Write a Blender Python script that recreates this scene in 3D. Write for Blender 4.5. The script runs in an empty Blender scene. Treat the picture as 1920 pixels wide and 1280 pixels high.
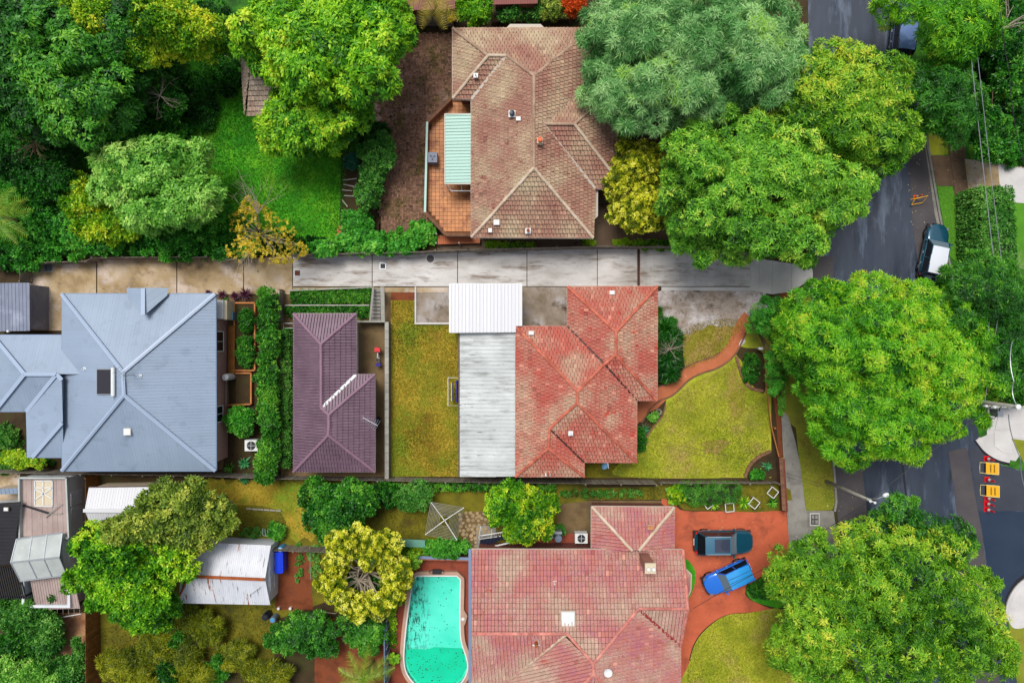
import bpy, bmesh, math, random
import numpy as np
from mathutils import Vector, Matrix

# ------------------------------------------------------------------ camera, sky, sun, exposure
SC = bpy.context.scene
COL = SC.collection
CH = 53.333            # height of the drone above the ground
S = 24.0               # photograph pixels per metre at ground level
cam = bpy.data.objects.new("camera", bpy.data.cameras.new("camera"))
COL.objects.link(cam)
cam.location = (0, 0, CH)
cam.rotation_euler = (0, 0, 0)
cam.data.sensor_width = 36.0
cam.data.lens = 24.0
cam.data.clip_start = 0.5
cam.data.clip_end = 2000.0
SC.camera = cam

SUN_EL, SUN_AZ = 66.0, -25.0      # azimuth measured clockwise from image-up (north)
world = bpy.data.worlds.new("World")
SC.world = world
world.use_nodes = True
wn = world.node_tree
sky = wn.nodes.new("ShaderNodeTexSky")
sky.sky_type = 'NISHITA'
sky.sun_disc = False
sky.sun_elevation = math.radians(SUN_EL)
sky.sun_rotation = math.radians(SUN_AZ)
sky.air_density = 1.0
sky.dust_density = 2.5
sky.ozone_density = 1.0
bg = wn.nodes["Background"]
bg.inputs[1].default_value = 0.13
hs = wn.nodes.new('ShaderNodeHueSaturation')          # thin high cloud: a greyer sky than a clear one
hs.inputs['Saturation'].default_value = 0.5
wn.links.new(sky.outputs[0], hs.inputs['Color'])
wn.links.new(hs.outputs[0], bg.inputs[0])
sl = bpy.data.lights.new("sun", 'SUN')
sl.energy = 2.7
sl.angle = math.radians(26)
sl.color = (1.0, 0.975, 0.93)
sun = bpy.data.objects.new("sun", sl)
COL.objects.link(sun)
az, el = math.radians(SUN_AZ), math.radians(SUN_EL)
sd = Vector((math.sin(az) * math.cos(el), math.cos(az) * math.cos(el), math.sin(el)))
sun.rotation_euler = sd.to_track_quat('Z', 'Y').to_euler()
SC.view_settings.view_transform = 'Standard'
SC.view_settings.look = 'None'
SC.view_settings.gamma = 1.0
SC.view_settings.use_curve_mapping = False
SC.view_settings.exposure = 0.24

# ------------------------------------------------------------------ helpers
R = random.Random(7)
NR = np.random.default_rng(7)
WL = {}


def P(px, py, z=0.0):
    k = (CH - z) / CH / S
    return Vector(((px - 960) * k, (640 - py) * k, z))


def lin(v):
    v /= 255.0
    return v / 12.92 if v <= 0.04045 else ((v + 0.055) / 1.055) ** 2.4


def c(r, g, b, k=0.8):
    return (lin(r) * k, lin(g) * k, lin(b) * k, 1)


def tag(o, label=None, cat=None, group=None, kind=None):
    if label: o['label'] = label
    if cat: o['category'] = cat
    if group: o['group'] = group
    if kind: o['kind'] = kind
    return o


def thing(name, label, cat, loc=(0, 0, 0), group=None, rz=0.0):
    o = bpy.data.objects.new(name, None)
    COL.objects.link(o)
    o.location = loc
    o.rotation_euler = (0, 0, rz)
    o.empty_display_size = 0.3
    WL[o] = Vector(loc)
    return tag(o, label, cat, group)


def wloc(p):
    return WL.get(p, Vector((0, 0, 0)))


def link(name, me, mat, parent=None, loc=None):
    o = bpy.data.objects.new(name, me)
    COL.objects.link(o)
    if mat is not None and not me.materials:
        me.materials.append(mat)
    if parent is not None:
        o.parent = parent
        WL[o] = wloc(parent) + (Vector(loc) if loc is not None else Vector((0, 0, 0)))
    else:
        WL[o] = Vector(loc) if loc is not None else Vector((0, 0, 0))
    if loc is not None:
        o.location = loc
    return o


def copy_tree(o, parent=None):
    n = o.copy()
    COL.objects.link(n)
    if parent is not None: n.parent = parent
    WL[n] = WL.get(o, Vector((0, 0, 0)))
    for ch in list(o.children):
        copy_tree(ch, n)
    return n


class MB:
    """collects shapes in world coordinates (or local ones) and links them as one mesh"""
    def __init__(s):
        s.v = []; s.f = []; s.a = []; s.cur = 0.5

    def add(s, vs, fs):
        b = len(s.v)
        s.v += [tuple(p) for p in vs]
        for f in fs:
            s.f.append(tuple(b + i for i in f)); s.a.append(s.cur)
        return s

    def box(s, x0, x1, y0, y1, z0, z1):
        return s.add([(x0, y0, z0), (x1, y0, z0), (x1, y1, z0), (x0, y1, z0), (x0, y0, z1), (x1, y0, z1), (x1, y1, z1), (x0, y1, z1)],
                     [(3, 2, 1, 0), (4, 5, 6, 7), (0, 1, 5, 4), (1, 2, 6, 5), (2, 3, 7, 6), (3, 0, 4, 7)])

    def obox(s, cpt, dx, dy, dz, hx, hy, hz):
        """box about a centre with axes dx,dy,dz (unit) and half sizes"""
        cpt = Vector(cpt); vs = []
        for k in (-1, 1):
            for (i, j) in ((-1, -1), (1, -1), (1, 1), (-1, 1)):
                vs.append(cpt + dx * hx * i + dy * hy * j + dz * hz * k)
        return s.add(vs, [(3, 2, 1, 0), (4, 5, 6, 7), (0, 1, 5, 4), (1, 2, 6, 5), (2, 3, 7, 6), (3, 0, 4, 7)])

    def bar(s, p, q, w, h, up=Vector((0, 0, 1))):
        p, q = Vector(p), Vector(q)
        d = q - p; L = d.length
        if L < 1e-6: return s
        d /= L
        sd_ = d.cross(up)
        if sd_.length < 1e-3: sd_ = d.cross(Vector((1, 0, 0)))
        sd_.normalize(); u = sd_.cross(d).normalized()
        return s.obox((p + q) / 2, d, sd_, u, L / 2, w / 2, h / 2)

    def tube(s, pts, rad, n=6, cap=True):
        pts = [Vector(p) for p in pts]
        rs = rad if isinstance(rad, (list, tuple)) else [rad] * len(pts)
        b = len(s.v); m = len(pts)
        for i, p in enumerate(pts):
            d = (pts[min(i + 1, m - 1)] - pts[max(i - 1, 0)])
            d = d.normalized() if d.length > 1e-9 else Vector((0, 0, 1))
            a = d.cross(Vector((0, 0, 1)))
            if a.length < 0.05: a = d.cross(Vector((1, 0, 0)))
            a.normalize(); e = d.cross(a)
            for k in range(n):
                t = 2 * math.pi * k / n
                s.v.append(tuple(p + (a * math.cos(t) + e * math.sin(t)) * rs[i]))
        for i in range(m - 1):
            for k in range(n):
                s.f.append((b + i * n + k, b + i * n + (k + 1) % n, b + (i + 1) * n + (k + 1) % n, b + (i + 1) * n + k)); s.a.append(s.cur)
        if cap:
            s.f.append(tuple(b + k for k in range(n))[::-1]); s.a.append(s.cur)
            s.f.append(tuple(b + (m - 1) * n + k for k in range(n))); s.a.append(s.cur)
        return s

    def lathe(s, cx, cy, prof, n=16):
        b = len(s.v); m = len(prof)
        for (r, z) in prof:
            for k in range(n):
                t = 2 * math.pi * k / n
                s.v.append((cx + r * math.cos(t), cy + r * math.sin(t), z))
        for i in range(m - 1):
            for k in range(n):
                s.f.append((b + i * n + k, b + i * n + (k + 1) % n, b + (i + 1) * n + (k + 1) % n, b + (i + 1) * n + k)); s.a.append(s.cur)
        s.f.append(tuple(b + k for k in range(n))[::-1]); s.a.append(s.cur)
        s.f.append(tuple(b + (m - 1) * n + k for k in range(n))); s.a.append(s.cur)
        return s

    def prism(s, pts, z0, z1):
        """pts: (x,y) outline, closed, extruded from z0 to z1"""
        n = len(pts)
        ar = sum(pts[i][0] * pts[(i + 1) % n][1] - pts[(i + 1) % n][0] * pts[i][1] for i in range(n))
        if ar < 0: pts = pts[::-1]
        vs = [(p[0], p[1], z0) for p in pts] + [(p[0], p[1], z1) for p in pts]
        fs = [tuple(range(n))[::-1], tuple(range(n, 2 * n))] + [(i, (i + 1) % n, n + (i + 1) % n, n + i) for i in range(n)]
        return s.add(vs, fs)

    def build(s, name, mat, parent=None, smooth=False, loc=None, local=False, kind=None):
        """world vertices; stored relative to loc / the parent's place (unless local)"""
        me = bpy.data.meshes.new(name)
        org = Vector((0, 0, 0))
        if not local:
            org = wloc(parent) if parent is not None else (Vector(loc) if loc is not None else Vector((0, 0, 0)))
        v = np.array(s.v, dtype=np.float64).reshape(-1, 3) - np.array(org)
        me.from_pydata(v.tolist(), [], s.f)
        at = me.attributes.new('rnd', 'FLOAT', 'FACE')
        at.data.foreach_set('value', np.array(s.a, dtype=np.float32))
        if smooth: me.polygons.foreach_set('use_smooth', [True] * len(me.polygons))
        me.update()
        o = link(name, me, mat, parent, None if (parent is not None and not local) else loc)
        if kind: o['kind'] = kind
        return o


def mesh_np(name, V, n, rnd, mat, parent):
    """V: (faces*n,3) world vertices, one n-gon per n vertices"""
    me = bpy.data.meshes.new(name)
    V = V - np.array(wloc(parent) if parent is not None else (0, 0, 0))
    nf = len(V) // n
    me.vertices.add(len(V)); me.vertices.foreach_set('co', V.astype(np.float32).ravel())
    me.loops.add(len(V)); me.loops.foreach_set('vertex_index', np.arange(len(V), dtype=np.int32))
    me.polygons.add(nf)
    me.polygons.foreach_set('loop_start', np.arange(0, len(V), n, dtype=np.int32))
    me.polygons.foreach_set('loop_total', np.full(nf, n, dtype=np.int32))
    me.update(calc_edges=True)
    at = me.attributes.new('rnd', 'FLOAT', 'FACE')
    at.data.foreach_set('value', rnd.astype(np.float32))
    return link(name, me, mat, parent)


def smooth(pts, n=6, closed=False):
    out = []; m = len(pts)
    rng = range(m) if closed else range(m - 1)
    for i in rng:
        g = (lambda k: pts[k % m]) if closed else (lambda k: pts[max(0, min(m - 1, k))])
        p0, p1, p2, p3 = g(i - 1), g(i), g(i + 1), g(i + 2)
        for k in range(n):
            t = k / n
            out.append(tuple(0.5 * (2 * b + (c_ - a) * t + (2 * a - 5 * b + 4 * c_ - d) * t * t + (3 * b - a - 3 * c_ + d) * t ** 3)
                             for a, b, c_, d in zip(p0, p1, p2, p3)))
    if not closed: out.append(tuple(pts[-1]))
    return out


def pw(pts, z=0.0):
    return [tuple(P(a, b, z)[:2]) for a, b in pts]


def sheet(name, pts, z, mat, kind='structure', label=None, parent=None):
    me = bpy.data.meshes.new(name)
    w = pw(pts, 0)
    n = len(w)
    ar = sum(w[i][0] * w[(i + 1) % n][1] - w[(i + 1) % n][0] * w[i][1] for i in range(n))
    if ar < 0: w = w[::-1]
    me.from_pydata([(x, y, z) for x, y in w], [], [tuple(range(n))])
    me.update()
    o = link(name, me, mat, parent)
    if kind: o['kind'] = kind
    if label: o['label'] = label
    return o


def inpoly(x, y, poly):
    """vectorised point in polygon"""
    ins = np.zeros(len(x), bool); n = len(poly)
    for i in range(n):
        x1, y1 = poly[i]; x2, y2 = poly[(i + 1) % n]
        cond = (y1 > y) != (y2 > y)
        xi = (x2 - x1) * (y - y1) / ((y2 - y1) or 1e-9) + x1
        ins ^= cond & (x < xi)
    return ins


# ------------------------------------------------------------------ materials
def nodes(name):
    m = bpy.data.materials.new(name); m.use_nodes = True
    nt = m.node_tree
    return m, nt, nt.nodes['Principled BSDF']


def ramp(nt, fac, cols, lo=0.0, hi=1.0, mode='LINEAR'):
    r = nt.nodes.new('ShaderNodeValToRGB')
    r.color_ramp.interpolation = mode
    e = r.color_ramp.elements
    n = len(cols)
    while len(e) < n: e.new(0.5)
    for i, cc in enumerate(cols):
        e[i].position = lo + (hi - lo) * i / max(1, n - 1)
        e[i].color = cc
    nt.links.new(fac, r.inputs[0])
    return r.outputs[0]


def noise(nt, sc, stretch=(1, 1, 1), detail=6, rough=0.6, rot=0.0, dist=0.0):
    g = nt.nodes.new('ShaderNodeNewGeometry')
    mp = nt.nodes.new('ShaderNodeMapping')
    mp.inputs['Scale'].default_value = stretch
    mp.inputs['Rotation'].default_value = (0, 0, rot)
    nt.links.new(g.outputs['Position'], mp.inputs[0])
    n = nt.nodes.new('ShaderNodeTexNoise')
    n.inputs['Scale'].default_value = sc
    n.inputs['Detail'].default_value = detail
    n.inputs['Roughness'].default_value = rough
    n.inputs['Distortion'].default_value = dist
    nt.links.new(mp.outputs[0], n.inputs['Vector'])
    return n.outputs['Fac']


def mixc(nt, fac, a, b):
    m = nt.nodes.new('ShaderNodeMix'); m.data_type = 'RGBA'
    if isinstance(fac, float): m.inputs[0].default_value = fac
    else: nt.links.new(fac, m.inputs[0])
    for i, x in ((6, a), (7, b)):
        if isinstance(x, tuple): m.inputs[i].default_value = x
        else: nt.links.new(x, m.inputs[i])
    return m.outputs[2]


def scale_val(nt, col, fac, lo, hi):
    mr = nt.nodes.new('ShaderNodeMapRange')
    mr.inputs['To Min'].default_value = lo; mr.inputs['To Max'].default_value = hi
    nt.links.new(fac, mr.inputs[0])
    h = nt.nodes.new('ShaderNodeHueSaturation')
    nt.links.new(mr.outputs[0], h.inputs['Value']); nt.links.new(col, h.inputs['Color'])
    return h.outputs[0]


def M(name, cols, sc=1.0, rough=0.85, bump=0.3, bsc=None, stretch=(1, 1, 1), rot=0.0, attr=0.0, objr=0.0, over=(), metal=0.0,
      spec=0.3, lo=0.3, hi=0.7, coat=0.0, bd=0.03, fine=0.0, rough2=None):
    m, nt, b = nodes(name)
    if len(cols) > 1:
        col = ramp(nt, noise(nt, sc, stretch, rot=rot), cols, lo, hi)
    else:
        rgb = nt.nodes.new('ShaderNodeRGB'); rgb.outputs[0].default_value = cols[0]; col = rgb.outputs[0]
    for ov in over:   # (colour, scale, lo, hi, stretch)
        st = ov[4] if len(ov) > 4 else (1, 1, 1)
        mk = ramp(nt, noise(nt, ov[1], st, rot=rot, detail=8, rough=0.65), [(0, 0, 0, 1), (1, 1, 1, 1)], ov[2], ov[3])
        col = mixc(nt, mk, col, ov[0])
    if fine:
        col = scale_val(nt, col, noise(nt, 9.0, detail=5, rough=0.8), 1 - fine, 1 + fine)
    if attr:
        a = nt.nodes.new('ShaderNodeAttribute'); a.attribute_name = 'rnd'
        col = scale_val(nt, col, a.outputs['Fac'], 1 - attr, 1 + attr)
    if objr:
        a = nt.nodes.new('ShaderNodeObjectInfo')
        col = scale_val(nt, col, a.outputs['Random'], 1 - objr, 1 + objr)
    nt.links.new(col, b.inputs['Base Color'])
    b.inputs['Roughness'].default_value = rough
    if rough2 is not None:
        rr = ramp(nt, noise(nt, rough2[0], rough2[3] if len(rough2) > 3 else (1, 1, 1), rot=rot), [(rough2[1],) * 3 + (1,), (rough2[2],) * 3 + (1,)], 0.35, 0.65)
        nt.links.new(rr, b.inputs['Roughness'])
    b.inputs['Metallic'].default_value = metal
    b.inputs['Specular IOR Level'].default_value = spec
    if coat: b.inputs['Coat Weight'].default_value = coat; b.inputs['Coat Roughness'].default_value = 0.05
    if bump:
        bp = nt.nodes.new('ShaderNodeBump')
        bp.inputs['Strength'].default_value = bump; bp.inputs['Distance'].default_value = bd
        nt.links.new(noise(nt, bsc or sc * 6, detail=5, rough=0.7), bp.inputs['Height'])
        nt.links.new(bp.outputs[0], b.inputs['Normal'])
    return m


def leafM(name, cols, trans=0.3, rough=0.5):
    m, nt, b = nodes(name)
    a = nt.nodes.new('ShaderNodeAttribute'); a.attribute_name = 'rnd'
    col = ramp(nt, a.outputs['Fac'], cols)
    nt.links.new(col, b.inputs['Base Color'])
    b.inputs['Roughness'].default_value = rough
    b.inputs['Specular IOR Level'].default_value = 0.3
    t = nt.nodes.new('ShaderNodeBsdfTranslucent')
    nt.links.new(col, t.inputs[0])
    mx = nt.nodes.new('ShaderNodeMixShader'); mx.inputs[0].default_value = trans
    nt.links.new(b.outputs[0], mx.inputs[1]); nt.links.new(t.outputs[0], mx.inputs[2])
    nt.links.new(mx.outputs[0], nt.nodes['Material Output'].inputs[0])
    return m


def glassM(name, col, rough=0.05):
    m, nt, b = nodes(name)
    b.inputs['Base Color'].default_value = col; b.inputs['Roughness'].default_value = rough
    b.inputs['Specular IOR Level'].default_value = 0.8
    return m


def roofM(name, cols, lichen, red, la=(0.45, 0.62), ra=(0.55, 0.68), attr=0.28, rough=0.75):
    """weathered tiles: colour by tile, lichen speckle, patches of fresher glaze"""
    m, nt, b = nodes(name)
    a = nt.nodes.new('ShaderNodeAttribute'); a.attribute_name = 'rnd'
    col = ramp(nt, a.outputs['Fac'], cols)
    n1 = noise(nt, 13.0, detail=6, rough=0.85)
    big = noise(nt, 0.4, detail=3, rough=0.5)
    mu = nt.nodes.new('ShaderNodeMath'); mu.operation = 'MULTIPLY_ADD'
    nt.links.new(big, mu.inputs[0]); mu.inputs[1].default_value = 0.5; mu.inputs[2].default_value = -0.25
    ad = nt.nodes.new('ShaderNodeMath'); nt.links.new(n1, ad.inputs[0]); nt.links.new(mu.outputs[0], ad.inputs[1])
    mk = ramp(nt, ad.outputs[0], [(0, 0, 0, 1), (1, 1, 1, 1)], la[0], la[1])
    col = mixc(nt, mk, col, lichen)
    mk2 = ramp(nt, noise(nt, 1.1, detail=9, rough=0.8), [(0, 0, 0, 1), (1, 1, 1, 1)], ra[0], ra[1])
    col = mixc(nt, mk2, col, red)
    dk = ramp(nt, noise(nt, 2.2, detail=8, rough=0.75), [(0, 0, 0, 1), (1, 1, 1, 1)], 0.58, 0.72)
    dark = mixc(nt, 0.5, col, c(50, 38, 34))
    col = mixc(nt, dk, col, dark)
    col = scale_val(nt, col, a.outputs['Fac'], 1 - attr, 1 + attr)
    nt.links.new(col, b.inputs['Base Color'])
    b.inputs['Roughness'].default_value = rough; b.inputs['Specular IOR Level'].default_value = 0.3
    bp = nt.nodes.new('ShaderNodeBump'); bp.inputs['Strength'].default_value = 0.4; bp.inputs['Distance'].default_value = 0.02
    nt.links.new(noise(nt, 14, detail=4), bp.inputs['Height']); nt.links.new(bp.outputs[0], b.inputs['Normal'])
    return m


def brickM(name, c1, c2, mortar, vert='Y', sc=1.0):
    """brick courses on a wall; bricks here are about 2 pixels high"""
    m, nt, b = nodes(name)
    g = nt.nodes.new('ShaderNodeNewGeometry'); sp = nt.nodes.new('ShaderNodeSeparateXYZ')
    nt.links.new(g.outputs['Position'], sp.inputs[0])
    ad = nt.nodes.new('ShaderNodeMath'); nt.links.new(sp.outputs[0], ad.inputs[0]); nt.links.new(sp.outputs[1], ad.inputs[1])
    cb = nt.nodes.new('ShaderNodeCombineXYZ'); nt.links.new(ad.outputs[0], cb.inputs[0]); nt.links.new(sp.outputs[2], cb.inputs[1])
    br = nt.nodes.new('ShaderNodeTexBrick'); br.inputs['Scale'].default_value = 1.0
    br.inputs['Brick Width'].default_value = 0.24 * sc; br.inputs['Row Height'].default_value = 0.086 * sc; br.inputs['Mortar Size'].default_value = 0.012 * sc
    br.inputs['Color1'].default_value = c1; br.inputs['Color2'].default_value = c2; br.inputs['Mortar'].default_value = mortar
    nt.links.new(cb.outputs[0], br.inputs[0])
    nt.links.new(br.outputs[0], b.inputs['Base Color']); b.inputs['Roughness'].default_value = 0.9
    return m


MT = {}
def reg(k, m): MT[k] = m; return m

# ground covers
reg('soil', M('dark_soil', [c(40, 32, 16), c(66, 50, 24), c(58, 62, 22)], 0.7, bump=0.8, fine=0.35))
reg('wild', M('wild_undergrowth', [c(24, 60, 12), c(46, 104, 14), c(70, 130, 20)], 1.3, bump=1.0, bsc=6, fine=0.4))
reg('lush', M('lush_green_grass', [c(40, 124, 8), c(66, 156, 14), c(112, 180, 24)], 0.6, bump=0.7, bsc=8, fine=0.35, over=[(c(110, 140, 30), 0.35, 0.52, 0.72), (c(24, 100, 10), 0.5, 0.55, 0.7)]))
reg('lawnW', M('patchy_olive_lawn', [c(104, 84, 16), c(146, 126, 26), c(176, 148, 44), c(130, 136, 24)], 0.5, bump=0.7, bsc=9, fine=0.35, over=[(c(112, 136, 22), 0.3, 0.46, 0.62), (c(128, 84, 30), 0.4, 0.56, 0.72)]))
reg('lawnF', M('yellow_green_front_lawn', [c(104, 120, 20), c(150, 158, 30), c(176, 178, 48), c(150, 140, 60)], 0.45, bump=0.7, bsc=9, fine=0.35, over=[(c(172, 146, 88), 0.42, 0.50, 0.68), (c(110, 136, 20), 0.3, 0.52, 0.7), (c(140, 120, 72), 2.2, 0.58, 0.72)]))
reg('lawnD', M('dull_olive_lawn', [c(58, 58, 8), c(96, 92, 12), c(120, 112, 16), c(82, 72, 14)], 0.4, bump=0.6, bsc=8, fine=0.3))  # grass of a dull dark olive colour
reg('lawnU', M('thin_tan_lawn', [c(134, 112, 58), c(166, 140, 76), c(138, 132, 36), c(160, 150, 60)], 0.8, bump=0.8, bsc=9, fine=0.4, over=[(c(120, 92, 60), 0.7, 0.54, 0.68)]))
reg('lawnV', M('verge_grass', [c(104, 118, 24), c(134, 138, 36), c(116, 104, 34)], 0.7, bump=0.6, bsc=8, fine=0.28))
reg('lawnR', M('clipped_roadside_grass', [c(66, 124, 20), c(90, 150, 30)], 0.6, bump=0.5, bsc=8, fine=0.25))
reg('redsoil', M('red_brown_soil', [c(92, 44, 20), c(128, 66, 34), c(110, 58, 34)], 0.7, bump=0.7, bsc=6, fine=0.3))
reg('pinksoil', M('pale_pink_soil', [c(168, 120, 84), c(196, 146, 108), c(150, 100, 66)], 0.7, bump=0.6, bsc=6, fine=0.25))
reg('gravel', M('pale_gravel_and_bark', [c(104, 88, 74), c(168, 154, 142), c(132, 112, 92)], 1.0, bump=1.0, bsc=12, fine=0.5, over=[(c(206, 198, 196), 0.45, 0.48, 0.62), (c(96, 74, 52), 2.6, 0.58, 0.7)]))
reg('asphalt', M('wet_asphalt', [c(32, 42, 56), c(50, 60, 76), c(38, 48, 64)], 0.22, rough=0.42, bump=0.15, bsc=20, spec=0.5, fine=0.12, stretch=(2.2, 0.35, 1), rot=math.radians(-6),
   over=[(c(100, 112, 130), 0.5, 0.52, 0.66, (1.5, 0.3, 1)), (c(24, 28, 36), 0.7, 0.58, 0.7, (1.8, 0.25, 1))], rough2=(0.35, 0.28, 0.6, (2, 0.5, 1))))  # lighter bluish streaks put the wet road's sky sheen into the colour
reg('asphalt2', M('older_warm_asphalt', [c(70, 66, 70), c(86, 80, 80)], 0.6, rough=0.6, bump=0.2, bsc=18, fine=0.15))
reg('asphalt3', M('fresh_blue_black_asphalt', [c(36, 50, 70), c(44, 58, 78)], 0.5, rough=0.45, bump=0.12, bsc=20, fine=0.1))
reg('asphalt4', M('dark_side_street_asphalt', [c(54, 58, 68), c(66, 70, 80)], 0.5, rough=0.5, bump=0.15, bsc=20, fine=0.1))
reg('conc', M('grey_drive_concrete', [c(160, 154, 146), c(198, 193, 188), c(216, 212, 208)], 0.55, rough=0.7, bump=0.25, bsc=12, stretch=(0.45, 1.3, 1), objr=0.05, fine=0.12,
   over=[(c(128, 114, 100), 0.9, 0.53, 0.66, (0.3, 1.5, 1)), (c(150, 120, 88), 0.35, 0.58, 0.7, (0.4, 1.2, 1)), (c(112, 96, 80), 3.2, 0.60, 0.74, (0.4, 1.4, 1))]))
reg('concB', M('brown_stained_concrete', [c(126, 104, 68), c(172, 148, 110), c(198, 178, 150)], 0.45, rough=0.75, bump=0.25, bsc=12, objr=0.05, fine=0.12,
   over=[(c(96, 76, 46), 0.8, 0.54, 0.7), (c(208, 190, 174), 0.4, 0.52, 0.66), (c(84, 68, 48), 3.0, 0.62, 0.7)]))
reg('concP', M('pale_apron_concrete', [c(190, 186, 182), c(214, 210, 206)], 0.7, rough=0.7, bump=0.15, bsc=12, objr=0.04, fine=0.07))
reg('concG', M('grey_footpath_concrete', [c(112, 110, 104), c(146, 142, 134), c(128, 124, 116)], 0.8, rough=0.75, bump=0.25, bsc=12, objr=0.12, fine=0.15, over=[(c(84, 80, 70), 1.1, 0.6, 0.75)]))
reg('concD', M('damp_brown_path', [c(84, 64, 44), c(112, 88, 64)], 0.8, rough=0.6, bump=0.25, bsc=10, objr=0.08, fine=0.2, over=[(c(62, 46, 32), 0.9, 0.56, 0.7)]))
reg('concS', M('dark_stained_yard_concrete', [c(104, 88, 66), c(148, 134, 118), c(182, 178, 178)], 0.5, rough=0.7, bump=0.25, bsc=12, fine=0.15, over=[(c(74, 60, 44), 0.55, 0.54, 0.66)]))
reg('concC', M('cottage_yard_paving', [c(98, 78, 48), c(122, 100, 66), c(84, 62, 44)], 0.5, rough=0.8, bump=0.3, bsc=12, fine=0.15))
reg('terra', M('terracotta_concrete', [c(172, 80, 50), c(200, 98, 64), c(186, 88, 54)], 0.5, rough=0.6, bump=0.15, bsc=14, fine=0.12, over=[(c(128, 62, 40), 0.45, 0.54, 0.72), (c(150, 80, 54), 1.6, 0.56, 0.7), (c(110, 60, 40), 5.0, 0.66, 0.74)]))
reg('terraP', M('red_path_concrete', [c(170, 92, 54), c(196, 112, 70)], 0.8, rough=0.65, bump=0.2, bsc=14, fine=0.12, over=[(c(206, 140, 100), 1.6, 0.62, 0.7)]))
reg('deckred', M('red_brown_pool_surround', [c(124, 58, 38), c(158, 74, 48)], 0.7, rough=0.7, bump=0.25, bsc=12, fine=0.2, over=[(c(92, 46, 28), 0.6, 0.55, 0.7)]))
reg('bark', M('bark', [c(84, 66, 48), c(120, 100, 78)], 3, bump=0.6, stretch=(1, 1, 0.2)))
reg('barkpale', M('pale_bark', [c(140, 126, 108), c(176, 164, 146)], 3, bump=0.4))
# roofs
reg('roofA', roofM('brown_weathered_tiles', [c(140, 92, 78), c(164, 116, 98), c(152, 102, 88), c(174, 130, 108)], c(188, 168, 136), c(138, 62, 54), la=(0.46, 0.60), ra=(0.56, 0.66), attr=.2))
reg('roofB', roofM('red_weathered_tiles', [c(172, 74, 62), c(190, 96, 80), c(176, 80, 68), c(196, 122, 104)], c(188, 158, 132), c(196, 50, 36), la=(0.46, 0.57), ra=(0.57, 0.66), attr=.24))
reg('roofF', roofM('pink_red_weathered_tiles', [c(184, 96, 92), c(196, 122, 112), c(172, 102, 110), c(202, 132, 116)], c(190, 164, 142), c(210, 78, 56), la=(0.47, 0.58), ra=(0.59, 0.67), attr=.2))
reg('roofT', roofM('old_shed_tiles', [c(150, 122, 104), c(176, 148, 130)], c(190, 176, 156), c(120, 84, 70), ra=(0.6, 0.75)))
reg('roofD', M('plum_metal_tiles', [c(104, 78, 92), c(126, 98, 114)], 0.6, rough=0.5, bump=0.1, attr=0.14, spec=0.5, over=[(c(96, 64, 82), 1.5, 0.58, 0.78)]))
reg('roofDs', M('plum_metal_tiles_caps', [c(140, 108, 124)], rough=0.5, bump=0.1, objr=0.06))
reg('roofE', M('blue_grey_steel', [c(138, 154, 174), c(150, 166, 186)], 0.25, rough=0.42, bump=0.0, spec=0.5, fine=0.03, objr=0.03, over=[(c(126, 142, 160), 0.8, 0.55, 0.75), (c(112, 124, 138), 3.0, 0.66, 0.74)]))
reg('roofEcap', M('blue_grey_steel_cap', [c(164, 180, 202)], rough=0.4, bump=0.0))
reg('corr', M('white_weathered_corrugated', [c(184, 188, 186), c(210, 214, 212)], 0.5, rough=0.5, bump=0.1, objr=0.08, fine=0.08,
   over=[(c(150, 152, 148), 1.2, 0.52, 0.68, (0.35, 2.2, 1)), (c(76, 76, 74), 2.4, 0.61, 0.67, (0.3, 3.4, 1)), (c(130, 84, 52), 0.9, 0.66, 0.70, (0.3, 3.5, 1))]))
reg('white', M('clean_white_steel', [c(214, 214, 217)], rough=0.4, bump=0.0, objr=0.015))
reg('whiteM', M('white_paint', [c(232, 232, 228)], rough=0.5, bump=0.0))
reg('rusty', M('white_rusty_iron', [c(200, 204, 212), c(226, 226, 230)], 0.5, rough=0.55, bump=0.1, objr=0.05, fine=0.06,
   over=[(c(120, 120, 124), 1.8, 0.58, 0.68, (3.5, 0.35, 1)), (c(150, 78, 36), 0.8, 0.62, 0.66, (3.2, 0.3, 1)), (c(96, 60, 40), 1.8, 0.65, 0.7, (4.0, 0.35, 1))]))
reg('rust', M('rust', [c(140, 70, 30), c(176, 96, 50)], 2, rough=0.9, bump=0.5))
reg('greenroof', M('pale_green_steel', [c(168, 206, 192)], rough=0.4, bump=0, objr=0.04))
reg('teal', M('faded_green_iron', [c(90, 150, 130), c(120, 170, 150)], 1, rough=0.5, bump=0))
reg('ridgeA', M('brown_ridge_tile', [c(150, 116, 96), c(190, 164, 140)], 1.2, objr=0.12, bump=0.3))
reg('ridgeW', M('pale_ridge_tile', [c(196, 170, 140), c(214, 196, 176)], 1.2, objr=0.1, bump=0.3))
reg('ridgeB', M('red_ridge_tile', [c(178, 84, 64), c(206, 122, 98)], 2.5, objr=0.2, bump=0.3))
reg('ridgeF', M('pink_ridge_tile', [c(184, 100, 90), c(212, 146, 130)], 2.5, objr=0.2, bump=0.3))
reg('valley', M('dark_valley_iron', [c(70, 40, 36)], rough=0.6, bump=0.1))
reg('gutter', M('cream_gutter', [c(196, 184, 168)], rough=0.5, bump=0))
reg('gutterD', M('dark_gutter', [c(92, 74, 72)], rough=0.5, bump=0))
reg('gutterB', M('blue_grey_gutter', [c(124, 144, 172)], rough=0.45, bump=0))
reg('deckboard', M('roof_underlay', [c(60, 44, 40)], rough=0.9, bump=0))
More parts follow.
